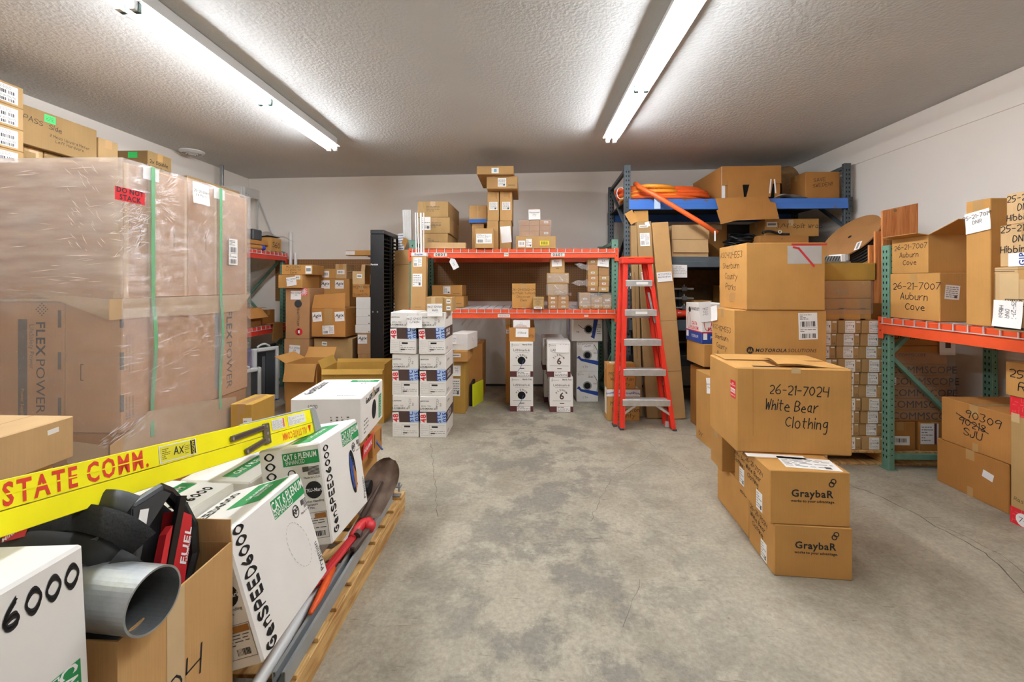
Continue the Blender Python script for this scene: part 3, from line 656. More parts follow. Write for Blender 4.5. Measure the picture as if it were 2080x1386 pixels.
# upper deck, middle: the tall tower
TG = 'tower of cartons in the middle of the upper deck'
lo1 = dict(mat='kraft_plain', group=TG, cat='box')
fbox(989.5, 1012.5, 448, 505, Y0, .55, 'upright brown carton, lower left column of the tall tower on the upper deck', z=zb, h=.345, **lo1)
fbox(1014.5, 1038.5, 448, 505, Y0, .55, 'upright brown carton with a white sheet, lower right column of the tall tower', z=zb, h=.345, deco=[('n', 'F', .55, .52, .125, .2, 5, '', .01)], **lo1)
fbox(990, 1013.5, 388, 448, Y0, .55, 'upright brown carton with a white label, upper left column of the tall tower', z=zb + .347, h=.362, deco=[('l', 'F', .52, .5, .1, .1, 0, 1), ('q', 'F', .72, .75, .8, .95, 'kraft_dark')], **lo1)
fbox(1015.5, 1040, 388, 448, Y0, .55, 'upright brown carton with a white label, upper right column of the tall tower', z=zb + .347, h=.362, deco=[('l', 'F', .52, .5, .1, .1, 0, 1), ('q', 'F', .72, .75, .8, .95, 'kraft_dark')], **lo1)
fbox(988.5, 1051, 361, 387, 5.2, .7, 'wide brown carton lying across the top of the tall tower', z=zb + .711, h=.15, deco=[('l', 'F', .5, .5, .1, .1, 0, 1), ('q', 'F', .7, .25, .92, .3, 'print_mid')], **lo1)
fbox(968.5, 1043, 345, 360, 5.12, .75, 'topmost flat carton of the tall tower, almost at the ceiling', z=zb + .863, h=.098, deco=[('s', 'F', .5, .45, .085, .065, 0, 'paper', lambda b, f: b.rect(f, .03, .012, .06, .052, 'teal_print', .0006), 'white label with a teal mark')], **lo1)
fbox(959, 983, 449, 505, 5.5, .4, 'upright brown carton standing behind the labelled box left of the tall tower', z=zb, h=.34, **lo1)
fbox(952, 988, 413, 449, 5.46, .36, 'brown carton with a band of blue tape, left of the tall tower', z=zb + .342, h=.218, rot=2, deco=[('s', 'F', .5, .11, .225, .045, 1, 'tape_blue', None, 'blue tape'), ('q', 'F', .48, .2, .51, 1, 'tape_clear')], **lo1)
fbox(964.5, 1002, 466, 505, 5.16, .17, 'small brown carton with a large white label in front of the tall tower', z=zb, h=.235, deco=[('l', 'F', .5, .48, .185, .115, 0, 4)], **lo1)
# upper deck, right
fbox(1047.5, 1129, 480, 505, 5.26, .5, 'low wide brown carton with white and yellow labels, right part of the upper deck', z=zb, h=.15, mat='kraft_grey',
     deco=[('l', 'F', .15, .4, .085, .075, 0, 2), ('l', 'F', .33, .45, .07, .1, 0, 1), ('s', 'F', .72, .45, .11, .055, 0, 'yellow_label', lambda b, f: barcode(b, f, .015, .01, .095, .045), 'yellow barcode label')])
WG = 'wrapped small cartons on the low wide carton'; zz = zb + .152
for c, (a, b) in enumerate(((1055, 1075), (1075.4, 1095.4), (1096, 1118))):
    for r in range(3):
        fbox(a, b, 0, 0, 5.3, .2, 'small wrapped brown carton, %s column, %s row up, on the low wide carton' % (('left', 'middle', 'right')[c], ORD[r]), z=zz + .066 * r, h=.065, mat='kraft_red', group=WG, b=.003, seam=False, deco=[('l', 'F', .6, .6, .05, .025, 0, 3)] if c == 2 and r != 1 else ())
a, b = at(1053.5, 480, 5.29), at(1119.5, 480, 5.29); m = shell(a.x, b.x, 5.292, 5.508, zz + .002, zz + .2, 'wrap_film'); tag(m.build('shrink_wrap'), 'clear film wrapped round the small cartons on the low wide carton', 'plastic film')
fbox(1074, 1097, 424, 447, 5.34, .14, 'small dark carton with a handwritten white sign on the wrapped cartons', z=zz + .206, h=.135, mat='kraft_red', seam=False, deco=[('n', 'F', .5, .48, .142, .125, 1, 'Maplewood|City|Hall', .017)])
# middle deck
zm = ZM + .009; K = dict(seam=True)
fbox(877, 938.5, 580, 603.5, 5.5, .4, 'wide brown carton with a white label, upper of two left on the middle deck', z=zm + .142, h=.138, deco=[('l', 'F', .5, .55, .09, .095, 0, 1), ('q', 'F', .7, .2, .92, .24, 'print_mid')], group='cartons at the left of the middle deck')
fbox(880, 942, 603.5, 627, 5.48, .4, 'wide plain brown carton, lower of two left on the middle deck', z=zm, h=.14, deco=[('q', 'F', .75, .3, .92, .35, 'print_mid')], group='cartons at the left of the middle deck')
fbox(1039, 1087, 576, 628, 5.26, .34, 'square brown carton with black handwriting alone in the middle of the middle deck', z=zm, h=.30, rot=2, deco=[('h', 'F', '26-21-5002-04|Buffalo Schools|Discover|Elem', .5, .55, .027), ('tape', 'F', .44, .84, .6, 1), ('tape', 'F', .44, 0, .6, .2)])
fbox(1083.5, 1105, 605, 630, 5.15, .09, 'very small handwritten carton leaning beside the square carton on the middle deck', z=zm, h=.143, rot=-8, mat='kraft_grey', seam=False, deco=[('h', 'F', 'MCZ 124154|Indian|County|CSC', .5, .58, .014), ('l', 'F', .5, .1, .09, .025, 0, 3)])
SG = 'small labelled cartons stacked in two columns on the middle deck'
for c, (a, b) in enumerate(((1113.5, 1133), (1133.5, 1155.5))):
    for r in range(3): fbox(a, b, 0, 0, 5.2, .16, 'small labelled carton, %s column, %s from the bottom of the middle-deck low stack' % (('left', 'right')[c], ORD[r]), z=zm + .0505 * r, h=.05, mat='kraft_red', group=SG, b=.002, seam=False, deco=[('l', 'F', .5, .55, .045, .018, 0, 3)])
for r, (a, b) in enumerate(((1112, 1153), (1111.5, 1156))):
    o = fbox(a, b, 0, 0, 5.2, .17, 'film-wrapped brown carton, %s of two on the low stack of the middle deck' % ('lower', 'upper')[r], z=zm + .153 + .148 * r, h=(.146, .125)[r], rot=1 - 2 * r, mat='kraft_grey', seam=False)
    m = MB(); w_ = o.dimensions.x if o.dimensions.x else .25; m.box(-.132, .132, -.09, .09, .004, (.144, .123)[r], 'bag_film', .014); m.build('plastic_wrap', o)
m = MB(); p = at(1150, 605, 5.19)
m.grid(lambda u, v: (p.x - .14 + .2 * u, p.y - .01 - .02 * sin(3 * u) - .02 * v, p.z + .02 + .07 * v * (1 - .6 * u) + .012 * sin(9 * u + 5 * v)), 14, 6, 'bag_film'); tag(m.build('plastic_bag', smooth=True), 'crumpled clear bag end hanging from the wrapped cartons on the middle deck', 'plastic film')
fbox(1118, 1147, 524, 556, 5.262, .16, 'grey white carton with a handwritten note, topmost of the middle deck stack', z=zm + .428, h=.175, mat='kraft_grey', b=.003, deco=[('n', 'F', .45, .68, .12, .085, 3, 'Rims|7', .024), ('q', 'F', .4, .3, .6, .34, 'print_mid')])
CG = 'small wrapped cartons at the right end of the middle deck'
for c, (a, b) in enumerate(((1177, 1200), (1200.5, 1224), (1224.5, 1242))):
    fbox(a, b, 0, 0, 5.22, .17, 'small labelled carton, bottom row %s of three at the middle-deck right end' % ('left', 'centre', 'right')[c], z=zm, h=.066, mat='kraft_grey', group=CG, b=.003, seam=False, deco=[('l', 'F', .5, .45, .05, .02, 0, 3)])
    fbox(a, b, 0, 0, 5.22, .17, 'film-wrapped carton, second row %s of three at the middle-deck right end' % ('left', 'centre', 'right')[c], z=zm + .067, h=(.125, .075, .1)[c], mat='kraft_grey', group=CG, b=.004, seam=False, deco=[('l', 'F', .5, .4, .05, .02, 0, 3)])
a, b = at(1176, 600, 5.21), at(1243, 600, 5.21); m = shell(a.x, b.x, 5.21, 5.398, zm + .03, zm + .19, 'bag_film'); tag(m.build('shrink_wrap'), 'loose clear wrap round the bottom cartons at the right end of the middle deck', 'plastic film')
z2 = zm + .202
for c, (a, b) in enumerate(((1194, 1215), (1216, 1237.5))):
    for r in range(6):
        fbox(a, b, 0, 0, 5.25, .16, 'small carton, %s column, %s up in the tall pair below the clinic note' % (('left', 'right')[c], ORD[r]), z=z2 + .0655 * r, h=.0645, mat='kraft_grey' if (c + r) % 2 else 'kraft_red', group='tall pair of small carton columns at the right end of the middle deck', b=.002, seam=False, rot=(r * 7 % 5) - 2,
             deco=[('l', 'F', .5, .5, .045, .02, 0, 3)] if (c, r) not in ((0, 4), (1, 3), (1, 4)) else ())
x = at(1226.5, 540, 5.2); m = note_mesh(Fr((x.x - .068, 5.238, z2 + .29), (1, 0, 0), (0, 0, 1)).sub(.068, .06, .135, .1, -5), 'VA|Clinic', .026); tag(m.build('paper_note'), 'white note reading VA Clinic on the carton columns at the right end', 'note')
for k, (px, py, ln, lb) in enumerate(((1192, 545, .17, 'upper'), (1190, 575, .2, 'lower'))):
    m = MB(); p = at(px, py, 5.23)
    m.grid(lambda u, v: (p.x + .02 - ln * u, p.y - .02 - .01 * sin(4 * u), p.z + (.05 if k == 0 else .0) * u + (.05 - .03 * u) * (v - .5) * (2 - u) + .01 * sin(8 * u + 3 * v)), 10, 4, 'bag_film'); tag(m.build('plastic_bag', smooth=True), 'clear bag tail sticking out left of the tall small-carton columns, %s one' % lb, 'plastic film')

# ---------------------------------------------------------------- under the centre rack
def face_lanmark(variant):
    def fn(mb, fr):
        W, H = fr.W, fr.H
        mb.rect(fr, 0, 0, W, .16 * H, 'maroon'); mb.rect(fr, .3 * W, .01 * H, .88 * W, .155 * H, 'paper', .0012); lines_of_print(mb, fr, .33 * W, .02 * H, .86 * W, .15 * H, 3, 'print_mid', .3, .0016)
        prt(mb, fr, 'Berk-Tek', .74 * W, .93 * H, .016, xs=1.1); lines_of_print(mb, fr, .07 * W, .87 * H, .38 * W, .96 * H, 3, 'print_mid', .35, .0009); prt(mb, fr, 'LANmark-6', .5 * W, .77 * H, .027, bold=0, m='brown_print'); mb.rect(fr, .22 * W, .70 * H, .8 * W, .705 * H, 'brown_print')
        for i, c in enumerate('PLENUM'):
            g = radians(150 - i * 24); prt(mb, fr, c, .5 * W + .066 * cos(g), .47 * H + .066 * sin(g), .02, 60 - i * 24, 'brown_print')
        if variant == 0:
            mb.ell(fr, .5 * W, .47 * H, .046, .046, 'hole'); mb.line(fr, [(.58 * W, .47 * H), (.5 * W, .33 * H), (.33 * W, .14 * H)], .005, 'cable_blue', .002)
        else: prt(mb, fr, '6', .52 * W, .46 * H, .075, m='brown_print')
        mb.rect(fr, .12 * W, .315 * H, .92 * W, .325 * H, 'print_grey'); mb.rect(fr, .43 * W, .235 * H, .62 * W, .255 * H, 'print_black')
    return fn
yl = 5.1; BG = 'white cable boxes with maroon bands under the centre rack'
x, w_, _, _ = fgeo(1036, 1083, 765, 837, yl); LH = .405
def lan_box(v, mtx, label): return carton(w_, .40, LH, mtx, label, 'white_box', [('x', 'F', face_lanmark(v)), ('q', 'L', 0, 0, 1, .16, 'maroon'), ('q', 'R', 0, 0, 1, .16, 'maroon'), ('x', 'L', lambda b, f: (prt(b, f, 'LANmark-6', .2, .3, .03, bold=0), lines_of_print(b, f, .05, .1, .35, .24, 4, 'print_grey', .3, .0009)))], group=BG, name='cable_box', tapes=False, seam=False)
p0 = lan_box(0, TR(x, yl + .2, 0), 'white cable box with a round hole, standing on the floor below the open carton')
dup(p0, TR(x - .003, yl + .2, LH + .001, radians(.6)), 'white cable box with a round hole, upper of the left pair, carrying the open carton', BG)
x2 = fgeo(1115, 1166, 765, 837, yl)[0]
p6 = lan_box(1, TR(x2, yl + .2, 0), 'white cable box with a big printed 6, front floor box of the right stack')
t6 = dup(p6, TR(x2 - .028, yl + .2, LH + .001, radians(-.8)), 'white cable box with a big printed 6, front upper box, with a blank sheet', BG)
n_ = note_mesh(Fr((-w_ / 2, -.2, 0), (1, 0, 0), (0, 0, 1)).sub(.65 * w_, .82 * LH, .15, .095, -1, .002), '', .02).build('paper_note', t6); n_['label'] = 'blank white paper sheet'
for r in range(2):
    dup(p6, TR(x2 - .05 - .02 * r, yl + .62, (LH + .001) * r, 0), 'white cable box standing behind the big-6 box, %s row' % ('floor', 'upper')[r], BG)
open_carton(.30, .3, .165, TR(x + .005, yl + .19, LH * 2 + .003), 'open brown carton with a bag inside on the round-hole cable boxes', 'kraft_orange', {'F': (172, .0), 'L': (165, .1), 'R': (165, .1), 'B': (160, .12)} if 0 else {'B': (35, .08)}, [('n', 'F', .5, .62, .15, .1, -1, 'CI Bandi', .02), ('h', 'F', 'FS', .85, .4, .03)])
m = MB(); m.grid(lambda u, v: (x + .115 * (.85 + .15 * sin(5 * v)) * sin(pi * (v - .5)) * (1 if u < 2 else 1) * cos((u - .5) * pi * .6) , yl + .19 + .13 * sin((u - .5) * pi * .9) - (.04 if abs(u - .5) < .2 else .02), LH * 2 + .12 + .12 * cos((v - .5) * pi * .9) * cos((u - .5) * pi * .8) + .008 * sin(17 * u + 13 * v)), 12, 14, 'bag_film'); m.build
bagp = m.build('plastic_bag', smooth=True); tag(bagp, 'clear bag bulging out of the open carton on the cable boxes', 'plastic bag')
m = MB()
m.grid(lambda u, v: (x - .09 + .18 * u, yl + .075 + .2 * v, LH * 2 + .175 + .085 * sin(pi * (.15 + .7 * v)) + .006 * sin(7 * u + 5 * v)), 8, 8, 'paper'); ff = Fr((x - .1, yl + .072, LH * 2 + .165), (1, 0, 0), (0, 0, 1)); m.rect(ff, 0, 0, .2, .085, 'paper', 0); hand(m, ff, 'T 1', .1, .05, .016); m.rect(ff, .02, .012, .16, .016, 'red_print', .001)
tag(m.build('packing_sheet'), 'white printed sheet in the bag in the open carton', 'paper')
# white and blue cable boxes
def face_blue(hole=True, txt=0):
    def fn(mb, fr):
        W, H = fr.W, fr.H
        mb.face([fr.p(0, .42 * H, .0009), fr.p(.08 * W, .42 * H, .0009), fr.p(.2 * W, .34 * H, .0009), fr.p(W, .2 * H, .0009), fr.p(W, .34 * H, .0009), fr.p(.22 * W, .42 * H, .0009), fr.p(.14 * W, .5 * H, .0009), fr.p(.08 * W, .5 * H, .0009)], 'blue_ink')
        mb.ring(fr, .5 * W, .53 * H, .056, .056, .02, 'print_grey', .001); mb.ell(fr, .5 * W, .53 * H, .04, .04, 'hole', .0011)
        lines_of_print(mb, fr, .05 * W, .86 * H, .35 * W, .96 * H, 4, 'print_grey'); lines_of_print(mb, fr, .55 * W, .78 * H, .9 * W, .9 * H, 3, 'print_mid', .3); hand(mb, fr, '1 Tx', .42 * W, .15 * H, .025, 4); prt(mb, fr, 'KIU', .86 * W, .6 * H, .018, bold=0)
        mb.line(fr, [(.8 * W, .88 * H), (.95 * W, .7 * H), (.98 * W, .5 * H), (.94 * W, .36 * H)], .006, 'cable_black', .002)
    return fn
yb2 = 5.55; x3, w3, _, _ = fgeo(1171, 1215, 754, 815, yb2); G3 = 'white and blue cable boxes stacked under the right end of the centre rack'
q0 = carton(w3, .38, .385, TR(x3, yb2 + .19, 0), 'white and blue cable box on the floor, lowest of three beside the red ladder', 'white_box', [('x', 'F', face_blue())], group=G3, name='cable_box', tapes=False, seam=False)
q1 = dup(q0, TR(x3, yb2 + .19, .386, radians(.5)), 'white and blue cable box with a taped note, middle of three', G3)
note_mesh(Fr((-w3 / 2, -.19, 0), (1, 0, 0), (0, 0, 1)).sub(.5 * w3, .83 * .385, .14, .1, 5, .002), 'Bitterroot|Health|Center', .019).build('paper_note', q1)['label'] = 'white handwritten note'
def face_side_blue(mb, fr):
    W, H = fr.W, fr.H; mb.ring(fr, .55 * W, .55 * H, .058, .058, .02, 'print_grey', .001); mb.ell(fr, .55 * W, .55 * H, .042, .042, 'hole', .0011)
    mb.face([fr.p(.72 * W, H, .0009), fr.p(.86 * W, H, .0009), fr.p(.74 * W, .1 * H, .0009), fr.p(.62 * W, .2 * H, .0009), fr.p(.66 * W, .3 * H, .0009)], 'blue_ink'); mb.line(fr, [(.22 * W, .75 * H), (.35 * W, .6 * H), (.5 * W, .56 * H)], .006, 'cable_black', .002); prt(mb, fr, 'V4', .2 * W, .42 * H, .02); lines_of_print(mb, fr, .82 * W, .3 * H, .95 * W, .8 * H, 5, 'print_grey')
carton(.385, .38, w3, TR(x3 - .01, yb2 + .15, .772), 'white and blue cable box lying on its side, topmost of three', 'white_box', [('x', 'F', face_side_blue), ('q', 'L', 0, 0, .3, 1, 'blue_ink')], group=G3, name='cable_box', tapes=False, seam=False)
p = at(1160, 683, YB - .1); m = MB(); m.box(p.x - .05, p.x + .05, YB - .11, YB - .021, p.z, p.z + .27, 'white_steel', .004); f = Fr((p.x - .05, YB - .11, p.z), (1, 0, 0), (0, 0, 1)); m.rect(f, .008, .008, .092, .262, 'tag_white'); m.ell(f, .08, .13, .006, .006, 'dark_steel', .0015)
tag(m.build('wall_cabinet'), 'narrow white metal cabinet fixed to the white wall panel', 'cabinet')
fbox(1027, 1036.5, 648, 682, 5.45, .25, 'narrow brown carton standing behind the round-hole cable boxes', z=0, mat='kraft_dark', deco=[('l', 'F', .5, .85, .04, .05, 0, 3)])
# ---------------------------------------------------------------- dark steel rack at the right back
DY = 5.15; dxl, dxr = at(1268, 500, DY).x, at(1729, 500, DY).x; dxr = min(dxr, XR - .02); DW = dxr - dxl; Z1, Z2, Z3, Z4 = 2.476, 1.805, 1.07, .66
dr = rack('tall dark steel rack with a blue top beam in the right back corner', TR(dxl, DY, 0), DW, 1.02, 2.88, [Z4, Z3, Z2, Z1], 'slate_steel', 'slate_steel', bh=.12, wire=False, deck='black', beam_mats={3: 'blue_steel', 0: 'black'}, conn='dark_steel', hback=2.84)
for k, (z) in enumerate((2.44, 2.3, 1.6, 1.45, .98, .82)):
    mm = MB(); mm.ell(Fr((.03, -.003, z), (1, 0, 0), (0, 0, 1)), .045, 0, .012, .02, 'tag_white', .002); mm.build('bolt_cap', dr)
zt = Z1 + .001
# coil of orange conduit
def coil(name, cx, cy, z0, rx, ry, r, turns, m, dz, seed, a0=0, tail=()):
    rs = random.Random(seed); P = []; n = 30
    for i in range(int(turns * n) + 1):
        g = 2 * pi * i / n + a0; t = i / n; w_ = .03 * sin(3 * g + seed) + .02 * sin(1.7 * t * 6)
        P.append((cx + (rx + w_) * cos(g), cy + (ry + w_) * sin(g), z0 + r + dz * t + max(0, .018 * sin(2 * g + t))))
    b = MB(); b.tube(P + list(tail), r, m, 10); return b
e = empty('conduit_coil', (0, 0, 0)); tag(e, 'coil of orange and yellow flexible conduit lying on the blue top beam', 'conduit')
e.location = (at(1340, 400, 5.5).x, 5.56, zt + .002); ox, oy, oz = e.location
X1, X2 = at(1255, 400, 5.5).x, at(1437, 400, 5.5).x; cxx, hw = (X1 + X2) / 2 - ox, (X2 - X1) / 2 - .03
for k in range(5):
    b = coil('', cxx + .015 * (k % 2), .0, .0, hw - .012 * (k % 3), .36 - .02 * k, .026, 1.02, 'orange_conduit' if k in (0, 2, 4) else 'orange_conduit', .0, k + 1, a0=.5 * k); 
    for i in range(len(b.v)): v_ = b.v[i]; b.v[i] = (v_[0], v_[1], v_[2] + (.0, .045, .09, .055, .13)[k] + (.03 * max(0, -v_[0])) )
    b.build('conduit_loop', e, smooth=True)
for k in range(3):
    b = coil('', cxx - .1, -.06, .03 + .05 * k, hw - .16 - .02 * k, .3, .024, .9, 'yellow_conduit', 0, 11 + k, a0=2.2 + .3 * k); b.build('conduit_loop', e, smooth=True)
A = [at(1300, 381, 5.12), at(1330, 396, 5.02), at(1370, 420, 4.95), at(1420, 450, 4.9), at(1457, 474, 4.86)]
b = MB(); b.tube([p - e.location for p in [at(1290, 374, 5.5), at(1293, 374, 5.32)] + A], .026, 'orange_conduit', 12); b.build('conduit_tail', e, smooth=True)
p = at(1450, 470, 4.84) - e.location; b = MB(); b.box(p.x - .008, p.x + .008, p.y - .03, p.y - .028, p.z - .11, p.z, 'paper'); b.build('tie_tag', e)
p = at(1337, 400, 5.02); p = V((p.x, 5.055, p.z)) - e.location; b = MB(); b.box(p.x - .035, p.x + .035, p.y - .001, p.y, p.z - .13, p.z, 'blue_label'); b.build('tag', e)
for q in (1335, 1262):
    p = at(q, 392, 5.24) - e.location; b = MB(); b.tube([(p.x + .05 * cos(t), p.y + .02, p.z + .07 * sin(t)) for t in [k * pi / 5 for k in range(10)]], .005, 'paper', 6, closed=True); b.build('twine', e)
# big open carton with its flap hanging over the beam
bx0, bx1 = at(1468, 395, 5.2).x, at(1588, 395, 5.2).x
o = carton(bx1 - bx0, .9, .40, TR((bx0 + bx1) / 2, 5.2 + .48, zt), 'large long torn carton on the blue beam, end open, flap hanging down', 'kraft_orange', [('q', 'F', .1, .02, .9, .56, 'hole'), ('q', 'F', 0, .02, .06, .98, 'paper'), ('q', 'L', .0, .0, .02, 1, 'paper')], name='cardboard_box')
f0 = frames(bx1 - bx0, .9, .40)['F']; b = MB(); b.prism([(0, .17), (.68, .19), (.68, .4), (.0, .395)], f0.sub(.34, .2, .68, .4, 0, .012) if 0 else Fr(f0.p(0, 0, .015), f0.u, f0.v), .005, 'kraft_orange'); b.build('flap', o)
b = MB(); g = Fr(f0.p(.06, .005, .02), f0.u, f0.v); b.prism([(0, 0), (.19, .02), (.17, .22), (0, .22)], g, .004, 'kraft_orange'); b.build('flap', o)
b = MB(); g = Fr(f0.p(.27, .02, .03), f0.u, f0.v); b.prism([(0, 0), (.28, .01), (.31, .2), (.05, .2)], g, .004, 'kraft_orange'); b.build('flap', o)
b = MB(); fl = Fr(f0.p(-.08, 0, .135), f0.u, f0.v)
P = lambda px, py: (at(px, py, 5.065).x - (bx0 + bx1) / 2 + (bx1 - bx0) / 2 + .08, at(px, py, 5.065).z - zt)
b.prism([P(1455, 402), P(1462, 424), P(1458, 427), P(1467, 455), P(1500, 447), P(1586, 444), P(1578, 411), P(1568, 409), P(1562, 397), P(1500, 400)], fl, .006, 'kraft_orange'); o2 = b.build('flap', o)
for k, px in enumerate((1566, 1573)):
    b = MB(); q = at(px, 392, 5.14) - V(((bx0 + bx1) / 2, 5.68, zt)); b.bar((q.x - .015 + .03 * k, q.y, q.z - .005), (q.x, q.y, q.z + .16), .014, .004, 'paper'); b.build('edge_strip', o)
# brown roll
b = MB(); T = Matrix.Translation((at(1590, 360, 5.5).x - .01, 5.74, zt + .245)) @ Matrix.Rotation(radians(78), 4, 'Y') @ Matrix.Rotation(radians(0), 4, 'X')
sp = []
for i in range(90):
    g = i * .26; r_ = .07 + .0017 * i; sp.append((r_ * cos(g), r_ * sin(g)))
for (x0, y0), (x1, y1) in zip(sp, sp[1:]): b.mesh([T @ V(q) for q in ((x0, y0, 0), (x1, y1, 0), (x1, y1, .24), (x0, y0, .24))], [(0, 1, 2, 3)], 'roll_brown')
b.lathe([(.2, .005), (.233, .0), (.233, .24), (.2, .235)], T, 'roll_brown', 30, cap=False); tag(b.build('hose_roll'), 'roll of flat brown hose standing on the top shelf behind the torn carton', 'roll')
b = MB(); a = at(1578, 404, 5.15)
b.grid(lambda u, v: (a.x + .36 * u, 5.16 + .22 * v, zt + .012 + (.05 + .03 * sin(7 * u) * sin(5 * v)) * sin(pi * min(1, .05 + u)) * (1 - .5 * u)), 16, 10, 'grey_bag'); b.grid(lambda u, v: (a.x + .36 * u, 5.16 + .22 * v, zt + .002), 1, 1, 'grey_bag'); tag(b.build('grey_bag', smooth=True), 'flattened grey plastic bag at the front edge of the top shelf', 'bag')
x_, w_, _, h_ = fgeo(1641, 1716, 344, 401, 5.22); carton(min(w_, XR - .03 - .1 - at(1641, 344, 5.22).x), .36, h_, TR(x_ - .035, 5.41, zt), 'orange brown carton marked save at the right end of the top shelf', 'kraft_orange', [('h', 'F', 'SAVE|   SWEDEN!!', .42, .62, .04, 6)])
# second shelf
z_ = Z2 + .001
o = fbox(1365, 1438.5, 455, 522, 5.13, .42, 'open pale carton with a drooping lid flap on the second shelf of the dark rack', fn=open_carton, z=z_, h=.235, mat='kraft_light', flaps={'F': (174, .19), 'B': (20, .1)})
b = MB(); f = Fr((-.215, -.225, .2), (1, 0, 0), (0, 0, 1)); b.prism([(0, 0), (.43, .003), (.425, .17), (.005, .165)], f, .005, 'kraft_light'); b.build('flap', o)
b = MB(); b.box(-.21, .21, -.22, .2, .36, .365, 'kraft_light'); b.box(-.21, -.205, -.22, .2, .23, .362, 'kraft_light'); b.box(.205, .21, -.22, .2, .23, .362, 'kraft_light'); b.build('lid', o)
fbox(1421, 1476, 441, 524, 5.68, .35, 'brown carton with clear tape standing behind the pale open carton', z=z_, h=.45, mat='kraft_dark', rot=4, deco=[('q', 'F', .2, .85, .8, .97, 'tape_clear')])
e = empty('cable_coil', (at(1506, 480, 5.35).x, 5.39, z_)); tag(e, 'tangled black cable coil on the second shelf of the dark rack', 'cable')
for k in range(7):
    b = coil('', 0, 0, .012, .15 - .012 * (k % 3), .17 - .01 * k, .011, 1.6, 'cable_black', .02, k + 3, a0=k)
    T = Matrix.Translation((0, 0, .0)) @ Matrix.Rotation(radians(8 * (k % 4)), 4, 'X')
    b.v = [tuple(T @ V(v_) + V((0, 0, .04 + .03 * k))) for v_ in b.v]; b.build('cable_loop', e, smooth=True)
fbox(1475, 1546, 462, 524, 5.72, .25, 'black plastic crate behind the black cable coil', z=z_, h=.45, mat='black', seam=False, cat='crate', name='plastic_crate')
fbox(1544, 1643, 480, 524, 5.16, .42, 'wide low brown carton under the split wrap carton', z=z_, h=.245, mat='kraft_orange', deco=[('h', 'F', 'x', .45, .85, .02)])
fbox(1557, 1664, 444, 480, 5.3, .45, 'long brown carton handwritten split wrap with a white label', z=z_ + .247, h=.21, mat='kraft', rot=-3, deco=[('h', 'F', '3/4" Split Wrap', .62, .6, .05), ('l', 'F', .13, .7, .12, .06, 0, 3), ('q', 'F', .44, .62, .53, .95, 'tape_clear')])
b = MB(); c_ = at(1560, 474, 5.12); b.tube([c_ + V((.31 * t - .02, .12 * sin(3 * t) * .5 - .02, .02 * sin(5 * t) - .01)) for t in [k / 10 for k in range(11)]], .016, 'cable_black', 8); b.tube([c_ + V((.18 + .018 * cos(t), -.01, .018 * sin(t))) for t in [k * pi / 4 for k in range(8)]], .004, 'paper', 6, closed=True); b.v = [(v_[0], v_[1] + .08, z_ + .262 + (v_[2] - c_.z)) if 0 else v_ for v_ in b.v]
mz = min(v_[2] for v_ in b.v); b.v = [(v_[0], v_[1] + .09, v_[2] - mz + z_ + .247) for v_ in b.v]; tag(b.build('hose_offcut', smooth=True), 'short black hose with a tie in front of the split wrap carton', 'hose')
# lower shelves
b = MB(); f = Fr((at(1363, 564, 5.1).x, DY - .03, at(1363, 564, 5.1).z), (1, 0, 0), (0, 0, 1), .2, .145); b.face([f.p(0, 0), f.p(.19, 0), f.p(.19, .145), f.p(0, .15)], 'paper')
hand(b, f, 'RETURNS|Keep 4 parts in|this rack all returns|Defective or bad stock|must be on the bench', .095, .085, .011, 0, lead=1.7); tag(b.build('paper_note'), 'white handwritten sheet hanging under the second beam of the dark rack', 'note')
z3 = Z3 + .001
e = empty('strapped_tool_case', (at(1385, 638, 5.35).x, 5.40, z3)); tag(e, 'black strapped case with three clamp rods standing on the third shelf', 'case')
b = MB(); b.box(-.13, -.02, -.0, .25, .0, .36, 'black_soft', .02); b.build('case_body', e)
for k in range(3):
    b = MB(); zz3 = .36 - .115 * k; b.tube([(-.1, -.07, zz3), (.13, -.07, zz3)], .014, 'galvanised', 10); b.box(-.01, .05, -.095, -.05, zz3 - .028, zz3 + .028, 'grey_plastic', .008); b.tube([(.02, -.07, zz3), (.02, -.07, zz3 + .05)], .006, 'wire_steel'); b.build('clamp_rod', e)
b = MB(); b.box(-.02, .02, -.0, .25, 0, .36, 'black', .004); b.build('strap', e)
b = MB(); x0_ = at(1368, 630, 5.2).x; b.grid(lambda u, v: (x0_ + .235 * u, 5.2 + .06 + .085 * cos(2 * pi * v) * (.75 + .25 * sin(pi * u)), z3 + .062 + .06 * sin(2 * pi * v) * (.85 + .15 * sin(9 * u))), 14, 16, 'orange_bag')
f = Fr((x0_, 5.168, z3), (1, 0, 0), (0, 0, 1)); prt(b, f, 'ALX', .06, .085, .014, m='paper'); hand(b, f, 'S', .15, .06, .04, m='paper', wd=.006); b.v = [(q[0], min(q[1], 5.5), q[2]) for q in b.v]; tag(b.build('orange_bag', smooth=True), 'rolled orange bag lying in front of the black strapped case', 'bag')
fbox(1288, 1350, 612, 640, 5.3, .4, 'orange bag roll behind the red ladder on the third shelf', z=z3, h=.13, mat='orange_bag', b=.05, seam=False, cat='bag', name='orange_bag')
fbox(1410, 1446, 601, 640, 5.25, .3, 'plain brown carton on the third shelf behind the red and blue cable box', z=z3, h=.22)
fbox(1480, 1640, 560, 640, 5.4, .45, 'dark brown carton deep on the third shelf of the dark rack', z=z3, h=.4, mat='kraft_dark')
b = MB(); b.box(at(1285, 600, 6.1).x, dxr - .1, 6.12, 6.14, .7, 1.68, 'roll_brown'); b.build('back_panel', dr, mtx=TR(-dxl, -DY, 0))

